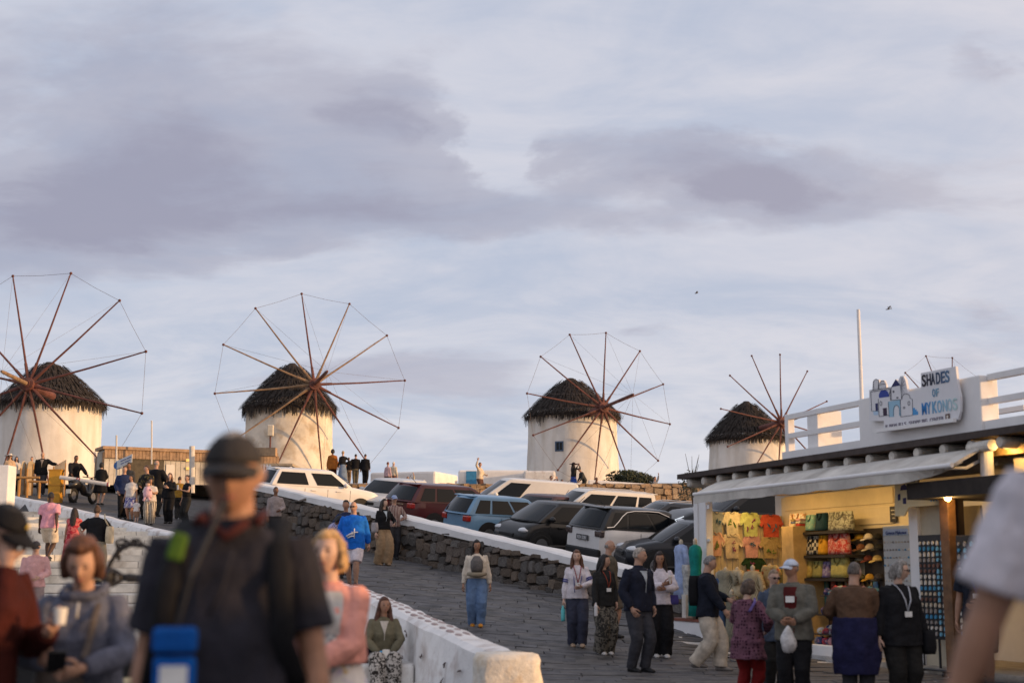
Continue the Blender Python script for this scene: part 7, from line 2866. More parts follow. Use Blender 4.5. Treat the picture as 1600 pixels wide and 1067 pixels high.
def finish_people():
    tex = bpy.data.textures.new('folds', 'CLOUDS')
    tex.noise_scale = 0.10
    tex.noise_depth = 2
    tmp = []
    for o, mb, v, hb, fold, m in _pend:
        t = bpy.data.objects.new('tmp', mb.mesh('tmp'))
        COL.objects.link(t)
        r = t.modifiers.new('r', 'REMESH')
        r.mode = 'VOXEL'
        r.voxel_size = v
        s = t.modifiers.new('s', 'SMOOTH')
        s.factor = 0.5
        s.iterations = 3 if v < 0.012 else 2
        if fold and v < 0.026:
            d = t.modifiers.new('d', 'DISPLACE')
            d.texture = tex
            d.strength = fold * 1.35
            d.mid_level = 0.45
            d.texture_coords = 'LOCAL'
        tmp.append(t)
    dg = bpy.context.evaluated_depsgraph_get()
    for t, (o, mb, v, hb, fold, m) in zip(tmp, _pend):
        me = bpy.data.meshes.new_from_object(t.evaluated_get(dg), depsgraph=dg)
        if hb is not None:
            import bmesh
            bm = bmesh.new()
            bm.from_mesh(me)
            hm = hb.mesh('hand')
            bm.from_mesh(hm)
            bm.to_mesh(me)
            bm.free()
        me.materials.clear()
        me.materials.append(m)
        me.polygons.foreach_set('use_smooth', [True] * len(me.polygons))
        me.name = o.name
        o.data = me
    for t in tmp:
        d = t.data
        bpy.data.objects.remove(t)
        bpy.data.meshes.remove(d)
# ------------------------------------------------------------------ who stands where
SCR = mat('phone_black', (0.012, 0.012, 0.014), 0.2, 0)
NAVY_C, BLACK_C, GREY_C = (0.014, 0.017, 0.032), (0.010, 0.010, 0.012), (0.10, 0.105, 0.11)
GREYH, BROWNH, BLONDH, REDH, BLACKH = (0.24, 0.22, 0.20), (0.055, 0.03, 0.018), (0.46, 0.30, 0.15), (0.10, 0.035, 0.018), (0.012, 0.010, 0.010)


def hold(f, which, name, label, cat, size, m, off=(0, 0, 0), rot=0.0, tilt=0.0, bevel=0.004):
    """a boxy thing in one hand"""
    q = MB(); q.box((0, 0, 0), size)
    o = q.build(name, m, bevel=bevel)
    mw = f['mw'].to_3x3().to_4x4()
    o.matrix_world = Matrix.Translation(f['hand'][which]) @ mw @ Matrix.Translation(off) @ Matrix.Rotation(rot, 4, 'Z') @ Matrix.Rotation(tilt, 4, 'X')
    return tag(o, label, cat)


def bag(f, label, at_, size, m, strap_from=None, cat='bag', strap_to=None):
    """soft bag with a strap, in the person's own frame (metres)"""
    q = MB()
    w, d, h_ = size
    rings = []
    for k in range(7):
        t = k / 6
        s = (0.86, 0.98, 1.03, 1.02, 0.98, 0.92, 0.80)[k]
        rings.append([Vector((w / 2 * s * math.copysign(abs(math.cos(a)) ** 0.5, math.cos(a)), d / 2 * s * math.copysign(abs(math.sin(a)) ** 0.6, math.sin(a)), h_ * (t - 0.5))) for a in [2 * math.pi * j / 18 for j in range(18)]])
    q.loft(rings)
    root = thing('bag', label, cat)
    root.matrix_world = f['mw'] @ Matrix.Translation(at_)
    q.build('pouch', m, root, smooth=True)
    if strap_from is not None:
        q = MB()
        a = Vector(at_)
        pts = [Vector(p) - a for p in strap_from]
        q.tube(pts, 0.016 if len(strap_from) < 9 else 0.02, 6, ry=0.006)
        q.build('strap', m, root)
    return root


# ======== foreground, out of focus
P = person
m_ = P(368, 650, 4.5, 'big blurred man in a dark cap and polo shirt with a backpack, nearest the camera', z=0, face=4, wide=1.0, belly=1.28, skin='tan', hair='crop', hairc=GREYH, hat='cap', hatc=(0.035, 0.032, 0.032),
       tm=cloth((0.026, 0.025, 0.034), scale=5, var=0.3), sleeve=0.5, hem=0.44, bottom=(0.02, 0.02, 0.024), arms=((0.155, -0.04, 0.475, 0.5, 1, 0), (0.145, 0.02, 0.47, 0.5, 1, 0)), walk=0.06, curl=0.7, loose=0.8, headpitch=6, neck=0.057)
H = m_['H']; T = m_['T']
ch = m_['child']
q = MB()
q.tube([T(Vector((0.03, -0.058, 0.842)) * H), T(Vector((0.0, -0.074, 0.818)) * H), T(Vector((-0.03, -0.058, 0.842)) * H)], 0.018, 6); q.tube([T(Vector((s * 0.046, 0.03 - 0.085 * t, 0.858 - 0.016 * t)) * H) for t in (0, .5, 1) for s in (1,)], 0.017, 6); q.tube([T(Vector((-0.046, 0.03 - 0.085 * t, 0.858 - 0.016 * t)) * H) for t in (0, .5, 1)], 0.017, 6)
ch('collar', q, cloth((0.055, 0.014, 0.014)), remesh=False)
pk = thing('backpack', 'black backpack with shoulder straps on the big man in the cap', 'backpack'); pk.matrix_world = m_['mw']
q = MB(); q.tube([(0, 0.27, 0.95), (0, 0.30, 1.1), (0, 0.29, 1.35), (0, 0.24, 1.5)], [0.14, 0.17, 0.17, 0.12], 14, side=(1, 0, 0), ry=[0.1, 0.12, 0.12, 0.08]); q.build('pouch', cloth((0.015, 0.015, 0.018)), pk, smooth=True)
for s in (1, -1):
    q = MB(); q.tube([(s * 0.13, 0.17, 1.50), (s * 0.145, 0.05, 0.842 * H), (s * 0.15, -0.09, 0.80 * H), (s * 0.165, -0.165, 0.74 * H), (s * 0.18, -0.17, 0.66 * H), (s * 0.225, -0.05, 0.58 * H), (s * 0.2, 0.16, 0.54 * H)], 0.036, 8, side=(1, 0, 0), ry=0.011); q.build('strap', cloth((0.010, 0.010, 0.012)), pk, smooth=True)
q = MB(); q.box((0, 0, 0), (0.05, 0.03, 0.085)); gc = q.build('strap_clip', cloth((0.07, 0.14, 0.02)), bevel=0.012); gc.matrix_world = m_['mw'] @ Matrix.Translation((-0.14, -0.17, 0.80 * H)) @ Matrix.Rotation(0.25, 4, 'Y'); tag(gc, 'green clip-on gadget on the big man\'s shoulder strap', 'clip')
pb = thing('pouch', 'bright blue hanging pouch with a white card at the big man\'s hip', 'pouch'); pb.matrix_world = m_['mw'] @ Matrix.Translation((-0.118, -0.275, 0.605 * H))
q = MB(); q.box((0, 0, -0.08), (0.122, 0.035, 0.30)); q.build('pocket', cloth((0.005, 0.10, 0.42), var=0.1), pb, bevel=0.015)
q = MB(); q.box((0, -0.010, 0.115), (0.128, 0.05, 0.075)); q.build('flap', cloth((0.004, 0.085, 0.36), var=0.1), pb, bevel=0.015)
q = MB(); q.box((0.0, -0.021, 0.0), (0.08, 0.006, 0.085)); q.build('card', mat('badge_white', (0.75, 0.75, 0.73)), pb, bevel=0.012)
q = MB(); q.tube([(0.0, -0.0, 0.14), (0.04, -0.02, 0.30), (0.12, 0.06, 0.52)], 0.008, 5); q.build('cord', DARK, pb)
w_ = m_['wr'][0]; d_ = (m_['wr'][0] - m_['el'][0]).normalized()
q = MB(); q.tube([w_ - d_ * 0.03, w_ + d_ * 0.0], 0.036, 14); q.tube([w_ - d_ * 0.03 + Vector((0.03, -0.02, 0)), w_ + d_ * 0.005 + Vector((0.03, -0.02, 0))], 0.019, 12)
wt = q.build('wristwatch', DARK); wt.matrix_world = m_['mw']; tag(wt, 'black wristwatch on the big man\'s left wrist', 'watch')
q = MB(); q.tube([T(Vector((-0.02, -0.10, 0.70)) * H), T(Vector((0.0, -0.105, 0.74)) * H), T(Vector((0.012, -0.085, 0.80)) * H)], 0.006, 5); ch('placket', q, cloth((0.02, 0.02, 0.028)), remesh=False)

f = P(134, 846, 6.8, 'woman in a grey-blue hoodie with short auburn hair, looking down at her phone', z=0, h=1.67, face=6, fem=True, wide=1.12, belly=1.15, skin='mid', hair='fluffy', hairc=(0.085, 0.035, 0.018), tm=cloth((0.105, 0.115, 0.16), scale=14, var=0.22),
      sleeve=1, hem=0.47, bottom=(0.02, 0.02, 0.025), arms=((0.045, -0.19, 0.645, 1, 0.2, -0.7), (0.055, -0.20, 0.665, 1, 0.2, -0.7)), headpitch=22, loose=1.7, curl=0.9)
hold(f, 1, 'phone', 'dark phone held by the woman in the grey-blue hoodie', 'phone', (0.08, 0.012, 0.15), SCR, (0.015, -0.03, 0.02), 0.25, 0.9)
q = MB(); q.tube([f['T'](Vector((s * 0.05, 0.03 - a * 0.05, 0.85 - 0.012 * a)) * f['H']) for s in (1,) for a in (-.6, 0.3, 1.2)], 0.026, 8); q.tube([f['T'](Vector((-0.05, 0.03 - a * 0.05, 0.85 - 0.012 * a)) * f['H']) for a in (-.6, 0.3, 1.2)], 0.026, 8); q.tube([f['T'](Vector((x, -0.035 - 0.02 * (1 - abs(x) / 0.05), 0.832)) * f['H']) for x in (-0.05, -0.02, 0.02, 0.05)], 0.026, 8); q.tube([f['T'](Vector((x, 0.055, 0.835)) * f['H']) for x in (-0.06, 0, 0.06)], 0.05, 8)
f['child']('hood', q, cloth((0.10, 0.11, 0.155), scale=14, var=0.22))
q = MB(); q.tube([f['T'](Vector((0.004, -0.088, 0.815)) * f['H']), f['T'](Vector((0.004, -0.106, 0.775)) * f['H'])], 0.007, 6); f['child']('drawstring', q, cloth((0.5, 0.5, 0.5)), remesh=False)
bag(f, 'taupe crossbody bag low on the woman in the grey-blue hoodie', (-0.05, -0.235, 1.00), (0.22, 0.09, 0.17), cloth((0.105, 0.085, 0.075), rough=0.5), [(0.05, -0.22, 1.07), (0.06, -0.235, 1.12), (0.07, -0.20, 1.18), (0.08, -0.165, 1.28), (0.085, -0.06, 1.372), (0.08, 0.06, 1.36)])

f = P(515, 829, 7.7, 'blonde woman in a salmon cardigan over a white dress with coloured dots', z=0, face=-8, fem=True, wide=1.16, belly=1.12, skin='pale', hair='bob', hairc=(0.44, 0.27, 0.12), tm=cloth((0.72, 0.33, 0.27), var=0.12), open_='wide', inner=(0.52, 0.50, 0.47),
      hem=0.60, kind='skirt', bm_=mat('dotted_cotton', (0.72, 0.68, 0.64), 0.85, 0.08, 6, 0.3, 20, pattern='blotch', col2=(0.45, 0.38, 0.62), pscale=9, col3=(0.62, 0.42, 0.06)), length=0.26, arms=((0.00, -0.165, 0.60, 1, 0.5, -0.4), (0.16, -0.09, 0.53, 0.4, 1, 0)), loose=1.9, headyaw=-6)
q = MB(); w_ = f['wr'][0]; d_ = (f['wr'][0] - f['el'][0]).normalized(); q.tube([w_ - d_ * 0.02, w_ + d_ * 0.012], 0.034, 12); o = q.build('wristwatch', DARK); o.matrix_world = f['mw']; tag(o, 'dark wristwatch on the blonde woman in the salmon cardigan', 'watch')
hs = f['H']
q = MB()
q.tube([(-0.045, -0.145, 1.20), (0.03, -0.155, 1.16), (0.06, -0.175, 1.08), (0.0, -0.20, 1.0), (-0.06, -0.19, 0.98)], [0.04, 0.07, 0.085, 0.08, 0.05], 10, side=(1, 0, 0), ry=[0.02, 0.03, 0.03, 0.03, 0.02])
f['child']('scarf', q, mat('scarf_print', (0.50, 0.50, 0.47), 0.8, 0.15, 8, 0.5, 14, pattern='floral', col2=(0.16, 0.18, 0.20), pscale=16, col3=(0.7, 0.68, 0.6)))

f = P(-28, 793, 6.3, 'man in a black cap and dark red shirt at the left picture edge', z=0, h=1.82, face=66, wide=1.02, skin='mid', hair='crop', hairc=BLACKH, hat='cap', hatc=(0.015, 0.013, 0.013), top_=(0.048, 0.008, 0.006), sleeve=1, hem=0.48, bottom=NAVY_C,
      arms=((0.06, -0.155, 0.70, 0.6, 0.8, -0.6), (0.03, -0.085, 0.845, 0.5, 0.3, -1)), headpitch=20, glasses='clear', lean=0.10, loose=1.3)
q = MB(); q.prism([f['TH'](Vector(p) * f['H']) for p in ((-0.006, -0.064, 0.036), (0.006, -0.064, 0.036), (0.0, -0.064, 0.05))], Vector((0, -0.004, 0))); f['child']('cap_badge', q, mat('badge_gold', (0.6, 0.42, 0.05), 0.5, 0), remesh=False)
q = MB(); q.lathe([(0.022, 0), (0.029, 0.07), (0.026, 0.07), (0.02, 0.008)], 14); o = q.build('paper_cup', mat('cup_white', (0.72, 0.70, 0.66), 0.6, 0.03), loc=tuple(f['hand'][0] + Vector((0.02, -0.03, 0.0)))); tag(o, 'white paper cup in the hand of the man in the dark red shirt', 'cup')

f = P(1600, 640, 3.3, 'man in a plain white T-shirt cut by the right edge, seen from behind', z=0.14, h=1.93, face=168, wide=1.06, skin='tan', hair='crop', hairc=BROWNH, top_=(0.62, 0.58, 0.62), sleeve=0.5, hem=0.46, bottom=(0.05, 0.05, 0.06), arms=((0.205, -0.03, 0.50, 0.4, 1, 0), (0.17, -0.06, 0.5, 0.4, 1, 0)), loose=1.4, x=1.41)
bag(f, 'black shoulder bag at the hip of the man in the white T-shirt', (0.27, 0.02, 0.93), (0.17, 0.24, 0.36), cloth(BLACK_C))
o = bag(f, 'white carrier bag hanging low beside the man in the white T-shirt', (0.36, 0.16, 0.98), (0.17, 0.12, 0.18), cloth((0.75, 0.74, 0.72)))

# ======== the group by the far end of the shop
f = P(901, 859, 25.4, 'smiling woman in a white blouse trimmed with blue bands and navy trousers', face=4, fem=True, skin='pale', hair='long', hairc=(0.10, 0.045, 0.025), top_=(0.68, 0.63, 0.66), hem=0.50, bottom=(0.05, 0.055, 0.085), shoe=(0.45, 0.32, 0.22), lanyard=(0.35, 0.04, 0.05), arms=((0.03, -0.16, 0.63, 1, 0.4, -0.4), 'down'), flare=1.25, loose=1.6, headyaw=-8)
bl = cloth((0.06, 0.07, 0.26))
q = MB()
for i in (0, 1):
    S_, E_ = f['sh'][i], f['el'][i]
    for t in (0.62, 0.74):
        c = S_.lerp(E_, t); d_ = (E_ - S_).normalized()
        q.tube([c, c + d_ * 0.022], 0.066, 12)
q.tube([(-0.10, -0.03, 1.36), (-0.07, -0.15, 1.22), (-0.06, -0.165, 0.95)], 0.008, 5); q.tube([(0.10, -0.03, 1.36), (0.07, -0.15, 1.22), (0.03, -0.165, 1.02)], 0.008, 5)
f['child']('blue_bands', q, bl, remesh=False)
q = MB(); hp_ = f['hand'][1]; q.lathe([(0.034, -0.24), (0.036, -0.2), (0.036, -0.04), (0.02, -0.01), (0.02, 0.03)], 12); tag(q.build('bottle', mat('bottle_teal', (0.10, 0.50, 0.52), 0.35, 0.03), loc=tuple(hp_ + Vector((0, -0.02, -0.02))), smooth=True), 'turquoise bottle hanging from the hand of the woman with blue bands', 'bottle')

f = P(950, 843, 27.0, 'tall bald man in a taupe shirt and shorts behind the woman in the black cardigan', face=70, wide=1.16, skin='mid', hair='ring', hairc=GREYH, top_=(0.115, 0.10, 0.075), sleeve=0.5, hem=0.47, kind='shorts', bottom=(0.12, 0.10, 0.08), arms=('down', 'down'), loose=1.3, walk=0.05)
f = P(943, 866, 24.6, 'dark-haired woman in a black cardigan and grey floral wide trousers, looking right', face=28, fem=True, skin='mid', hair='long', hairc=BLACKH, top_=(0.018, 0.017, 0.019), hem=0.48, bm_=cloth((0.16, 0.145, 0.12), pattern='floral', col2=(0.035, 0.033, 0.03), pscale=16), flare=1.9, shoe=(0.62, 0.60, 0.58), lanyard=(0.36, 0.07, 0.04), arms=('pocket', (0.15, -0.08, 0.50, 0.3, 1, 0)), headyaw=40, loose=1.6)
q = MB(); q.lathe([(0.028, -0.1), (0.03, -0.08), (0.03, 0.06), (0.014, 0.09), (0.014, 0.12)], 10); tag(q.build('bottle', mat('bottle_pale', (0.66, 0.64, 0.64), 0.3, 0.03), loc=tuple(f['hand'][1] + Vector((0, -0.03, 0.02)))), 'pale bottle in the hand of the woman in floral trousers', 'bottle')
f = P(996, 855, 22.0, 'silver-haired man in a black zip jacket and grey trousers with his hands in his pockets', face=38, wide=1.08, belly=1.05, skin='mid', hair='short', hairc=(0.32, 0.28, 0.24), tm=cloth(NAVY_C), hem=0.49, bottom=(0.045, 0.046, 0.055), shoe=(0.02, 0.02, 0.022), arms=('pocket', 'pocket'), headyaw=34, loose=1.7, walk=0.03, collar=1, open_='v', inner=(0.40, 0.45, 0.50))
f = P(1030, 862, 24.6, 'dark-haired woman in a white jacket and black wide trousers holding a snack to her chest', face=6, fem=True, skin='tan', hair='long', hairc=(0.022, 0.013, 0.011), top_=(0.66, 0.61, 0.66), hem=0.50, bottom=BLACK_C, flare=1.4, shoe=(0.6, 0.58, 0.56), arms=((0.02, -0.14, 0.655, 1, 0.3, -0.6), (0.0, -0.15, 0.70, 1, 0.2, -0.6)), loose=1.8)
q = MB(); q.lathe([(0.01, -0.07), (0.03, 0.03), (0.035, 0.05), (0.02, 0.08)], 10); tag(q.build('ice_cream', mat('cone_cream', (0.66, 0.58, 0.52), 0.7, 0.1), loc=tuple(f['hand'][1] + Vector((0, -0.04, 0.05)))), 'pale snack cone in the hand of the woman in the white jacket', 'snack')
bag(f, 'small violet bag at the side of the woman in the white jacket', (0.22, -0.06, 0.97), (0.18, 0.09, 0.16), cloth((0.06, 0.05, 0.2)))
f = P(1104, 866, 22.4, 'grey-haired man in a navy jacket and beige trousers with a black backpack, walking right', face=72, wide=1.14, belly=1.1, skin='mid', hair='short', hairc=(0.17, 0.16, 0.155), top_=(0.012, 0.015, 0.026), hem=0.47, bottom=(0.56, 0.49, 0.40), flare=1.5, shoe=(0.20, 0.18, 0.165), arms=('carry', 'low'), walk=0.10, headpitch=14, loose=1.6)
bag(f, 'black backpack on the man in beige trousers', (0.0, 0.20, 1.22), (0.30, 0.17, 0.46), cloth(BLACK_C))

# ======== in front of the shop
f = P(1166, 906, 17.5, 'short woman with brown curly hair in a purple patterned coat and red trousers', z=-0.05, face=140, fem=True, wide=1.15, skin='pale', hair='curly', hairc=(0.075, 0.05, 0.035), tm=cloth((0.035, 0.008, 0.022), pattern='dots', col2=(0.16, 0.07, 0.10), pscale=26), sleeve=1, hem=0.36, bottom=(0.16, 0.008, 0.008), arms=((0.08, -0.17, 0.62, 1, 0.5, -0.3), (0.1, -0.12, 0.6, 1, 0.6, -0.2)), headpitch=12, loose=2.2)
bag(f, 'lilac shoulder bag of the woman in the purple patterned coat', (0.20, -0.20, 0.70), (0.20, 0.09, 0.26), cloth((0.16, 0.12, 0.34)), [(0.18, -0.16, 0.82), (0.05, -0.02, 1.0), (-0.12, 0.13, 1.10), (-0.15, 0.06, 1.20), (-0.10, -0.02, 1.24)])
f = P(1207, 889, 18.6, 'woman in dark glasses and blue waistcoat, half hidden behind the white-capped man', z=-0.03, face=10, fem=True, wide=1.1, skin='pale', hair='short', hairc=(0.20, 0.14, 0.09), top_=(0.06, 0.08, 0.12), hem=0.42, bottom=(0.02, 0.02, 0.024), glasses='dark', arms=('carry', 'down'), loose=1.8)
f = P(1237, 870, 16.7, 'man in a white cap and grey fleece jacket over a dark red shirt', z=-0.05, face=-22, wide=1.14, belly=1.12, skin='tan', hair='crop', hairc=GREYH, hat='cap', hatc=(0.55, 0.62, 0.74), tm=cloth((0.13, 0.125, 0.105)), inner=(0.085, 0.010, 0.010), open_='jacket', hem=0.46, bottom=(0.012, 0.011, 0.014), arms=('belly', 'belly'), headyaw=-30, loose=1.8)
q = MB(); q.box((0, 0, 0), (0.10, 0.01, 0.07)); o = q.build('name_card', mat('badge_white', (0.75, 0.75, 0.73))); o.matrix_world = f['mw'] @ Matrix.Translation((0.005, -0.205, 1.245)); tag(o, 'white name card on the chest of the man in the white cap', 'badge')
q = MB()
rings = []
for k in range(9):
    t = k / 8
    a_ = 0.11 * math.sin(math.pi * (0.10 + 0.88 * t)) ** 0.7 * (1 - 0.45 * t)
    rings.append([Vector((a_ * math.cos(b) * (1 + 0.12 * math.sin(3 * b + k)), a_ * 0.8 * math.sin(b), 0.30 * (t - 1))) * 1.0 for b in [2 * math.pi * j / 14 for j in range(14)]])
q.loft(rings)
tag(q.build('plastic_bag', mat('bag_film', (0.55, 0.54, 0.54), 0.3, 0.35, 12, 0.8, 14), loc=tuple(f['hand'][0] + Vector((0.02, -0.05, -0.02))), smooth=True), 'knotted white plastic bag hanging from the hands of the man in the white cap', 'bag')
f = P(1333, 878, 16.4, 'close-cropped man in a brown leather jacket with a navy coat tied at his waist', z=-0.06, face=158, wide=1.16, belly=1.1, skin='mid', hair='crop', hairc=(0.09, 0.075, 0.065), top_=(0.11, 0.062, 0.038), hem=0.50, bottom=(0.04, 0.04, 0.045), arms=('carry', 'belly'), loose=1.8, headyaw=-20)
q = MB(); hh = f['H']
rings = []
for k in range(8):
    t = k / 7
    rings.append([Vector(((0.235 + 0.04 * math.sin(t * 3)) * math.cos(b) * (1 + 0.06 * math.sin(5 * b + k)), (0.20 + 0.03 * math.sin(t * 3)) * math.sin(b) * (1 + 0.08 * math.sin(4 * b)), hh * 0.63 - 0.62 * t)) for b in [2 * math.pi * j / 22 for j in range(22)]])
q.loft(rings)
f['child']('tied_coat', q, cloth((0.014, 0.014, 0.05)), 0.02)
f = P(1402, 875, 16.4, 'grey-haired woman in sunglasses and a black cardigan with a white lanyard, looking right', z=-0.06, face=14, fem=True, wide=1.26, belly=1.1, skin='pale', hair='bob', hairc=(0.20, 0.185, 0.17), top_=BLACK_C, hem=0.44, kind='capri', bottom=(0.016, 0.015, 0.014), arms=('down', 'down'), headyaw=52, glasses='dark', lanyard=(0.6, 0.62, 0.68), loose=2.0)
bag(f, 'black handbag with a red tag on the woman in the black cardigan', (0.30, -0.04, 0.78), (0.16, 0.24, 0.26), cloth(BLACK_C))
f = P(1526, 848, 18.6, 'man in a navy shirt and khaki shorts with a blue lanyard, by the black racks', z=-0.03, face=-30, wide=1.08, skin='tan', hair='short', hairc=BLACKH, top_=(0.010, 0.013, 0.03), sleeve=0.5, hem=0.48, kind='shorts', bottom=(0.15, 0.125, 0.09), lanyard=(0.02, 0.07, 0.35), arms=('belly', 'down'), headpitch=14, loose=1.4)

# ======== on the road
f = P(745, 843, 27.2, 'woman in blue jeans and a cream puff-sleeved blouse, walking alone down the road', face=2, fem=True, wide=1.12, skin='tan', hair='long', hairc=BLACKH, top_=(0.64, 0.56, 0.46), hem=0.56, bottom=(0.13, 0.21, 0.36), shoe=(0.60, 0.25, 0.03), flare=1.25, arms=('down', 'down'), walk=0.045, loose=1.8)
q = MB(); q.tube([(0, -0.15, 1.02), (0, -0.19, 1.10), (0, -0.185, 1.22), (0, -0.13, 1.31)], [0.10, 0.12, 0.115, 0.06], 12, side=(1, 0, 0), ry=[0.04, 0.06, 0.05, 0.02]); o = q.build('front_pack', cloth((0.10, 0.095, 0.095), pattern='stripe_v', col2=(0.19, 0.17, 0.16), pscale=14), smooth=True); o.matrix_world = f['mw']; tag(o, 'grey striped pack worn on the chest of the woman in blue jeans', 'backpack')
q = MB(); q.tube([(-0.17, -0.16, 0.985), (-0.06, -0.22, 0.965), (0.06, -0.22, 0.965), (0.17, -0.16, 0.985)], [0.04, 0.075, 0.075, 0.04], 10, ry=[0.03, 0.05, 0.05, 0.03]); o = q.build('belt_bag', cloth((0.26, 0.22, 0.16)), smooth=True); o.matrix_world = f['mw']; tag(o, 'beige belt bag under the grey chest pack', 'bag')
f = P(553, 783, 32.5, 'man in a bright blue sweatshirt with a white motif and white shorts', face=-6, wide=1.22, belly=1.2, skin='mid', hair='bald', top_=(0.01, 0.14, 0.60), hem=0.44, kind='shorts', bottom=(0.68, 0.62, 0.66), glasses='dark', arms=('swing_b', 'pocket'), walk=0.05, loose=1.7)
q = MB(); wm = mat('motif_white', (0.7, 0.7, 0.72), 0.8, 0)
q.tube([(0.07, -0.222, 1.08), (0.07, -0.222, 1.30)], 0.013, 5); q.tube([(0.0, -0.224, 1.215), (0.15, -0.20, 1.215)], 0.011, 5); q.tube([(-0.11, -0.215, 1.12), (-0.03, -0.228, 1.17), (0.05, -0.228, 1.19)], 0.022, 5); q.tube([(-0.08, -0.22, 1.09), (0.02, -0.23, 1.13), (0.07, -0.225, 1.12)], 0.018, 5)
f['child']('motif', q, wm, remesh=False)
f = P(600, 779, 38.2, 'woman with long dark hair, a black cardigan and wide tan trousers by the stone wall', face=34, fem=True, skin='pale', hair='long', hairc=(0.025, 0.016, 0.013), top_=(0.014, 0.013, 0.014), open_='v', inner=(0.45, 0.52, 0.58), hem=0.54, bottom=(0.30, 0.205, 0.12), flare=2.0, shoe=(0.3, 0.2, 0.12), arms=('carry', 'down'), walk=0.05, loose=1.5, headyaw=20)
bag(f, 'pale shoulder bag behind the woman in tan trousers', (-0.24, 0.05, 1.0), (0.12, 0.26, 0.26), cloth((0.40, 0.36, 0.36)))
f = P(616, 772, 40.2, 'person in a pale blue cap and striped jacket behind the woman in tan trousers', face=20, skin='mid', hair='crop', hairc=BROWNH, hat='cap', hatc=(0.30, 0.38, 0.58), tm=cloth((0.42, 0.36, 0.32), pattern='stripe_v', col2=(0.12, 0.02, 0.025), pscale=7), bottom=(0.03, 0.03, 0.035), arms=('carry', 'down'))
f = P(541, 781, 34.2, 'dark-haired woman with a bun in a navy top behind the man in the blue sweatshirt', face=10, fem=True, skin='tan', hair='bun', hairc=BLACKH, top_=(0.02, 0.03, 0.08), bottom=(0.02, 0.02, 0.03), arms=('down', 'carry'), headyaw=-20)
f = P(514, 806, 34.0, 'dark-haired woman in a lavender checked shirt bending forward by the wall', h=1.58, face=52, fem=True, skin='brown', hair='bob', hairc=BLACKH, tm=cloth((0.20, 0.20, 0.44), pattern='weave', col2=(0.46, 0.44, 0.58), pscale=26), bottom=(0.03, 0.03, 0.05), arms=('low', 'low'), lean=0.55, loose=1.8, headpitch=16)
f = P(431, 765, 41.5, 'dark-haired man low beside the stone wall, mostly hidden by the big man', face=30, h=1.72, skin='brown', hair='short', hairc=BLACKH, top_=(0.30, 0.26, 0.26), bottom=(0.03, 0.03, 0.03), arms=('belly', 'down'))
f = P(600, 931, 18.5, 'long-haired woman in a khaki jacket sitting on the ledge against the parapet', z=0.0, h=1.60, face=10, fem=True, wide=1.05, skin='tan', hair='long', hairc=(0.075, 0.03, 0.018), top_=(0.145, 0.13, 0.085), open_='v', inner=(0.55, 0.5, 0.44), hem=0.50, bm_=cloth((0.50, 0.46, 0.42), pattern='floral', col2=(0.03, 0.025, 0.022), pscale=24), flare=1.5, arms=('lap', 'lap'), pose='sit', loose=1.6, shoe=(0.25, 0.18, 0.12), headyaw=12)
hold(f, 0, 'leaflet', 'blue folded leaflet in the hands of the seated woman', 'leaflet', (0.13, 0.02, 0.12), mat('leaflet_blue', (0.02, 0.30, 0.60), 0.6, 0.1), (-0.02, -0.03, 0.05), 0.2, -0.5)
hold(f, 1, 'napkin', 'white crumpled napkin in the hands of the seated woman', 'napkin', (0.10, 0.05, 0.13), mat('napkin_white', (0.66, 0.62, 0.56), 0.8, 0.1), (0.02, -0.03, 0.06), -0.3, -0.4, 0.02)
bag(f, 'dark bag on the ledge beside the seated woman', (-0.24, -0.06, 0.50), (0.22, 0.2, 0.30), cloth(NAVY_C))

# ======== on the white steps
def zst(px, Y):
    return zstep_at(ray(px)[0] * Y, Y)
P(80, 768, 33.0, 'man in a pink shirt and cream shorts climbing the white steps', z=zst(80, 33), face=172, wide=1.16, skin='dark', hair='crop', hairc=BLACKH, top_=(0.70, 0.33, 0.40), sleeve=0.5, hem=0.48, kind='shorts', bottom=(0.56, 0.47, 0.36), arms=('down', 'swing_b'), walk=0.09, loose=1.7)
f = P(117, 793, 31.0, 'woman with long dark hair in a red ruffled dress climbing the white steps', z=zst(117, 31), face=176, fem=True, wide=1.1, skin='tan', hair='long', hairc=(0.02, 0.013, 0.011), tm=cloth((0.42, 0.03, 0.045), pattern='floral', col2=(0.58, 0.14, 0.13), pscale=14), sleeve=0.2, kind='dress', bm_=cloth((0.42, 0.03, 0.045), pattern='floral', col2=(0.58, 0.14, 0.13), pscale=14), length=0.08, flare=1.4, arms=('down', 'carry'), walk=0.04, loose=1.4)
f = P(152, 789, 29.0, 'woman in a black top and khaki trousers with a canvas bag, climbing the white steps', z=zst(152, 29), face=178, fem=True, wide=1.28, skin='pale', hair='bun', hairc=BROWNH, top_=(0.014, 0.013, 0.014), sleeve=0.5, hem=0.54, bottom=(0.30, 0.26, 0.19), arms=('hip', 'carry'), flare=1.5, loose=1.6)
bag(f, 'cream canvas bag on the shoulder of the woman in the black top', (-0.30, 0.06, 0.98), (0.12, 0.28, 0.34), cloth((0.55, 0.46, 0.32)), [(-0.27, 0.02, 1.12), (-0.2, 0.1, 1.3), (-0.16, 0.0, 1.40)])
P(57, 842, 21.0, 'child in a pale pink hooded top and a dark cap on the lowest white steps', z=zst(57, 21), face=24, wide=0.96, skin='pale', hair='crop', hairc=BROWNH, hat='cap', hatc=(0.03, 0.035, 0.05), top_=(0.62, 0.36, 0.36), bottom=(0.25, 0.2, 0.2), arms=('belly', 'down'), headpitch=14, loose=1.7, lanyard=None)

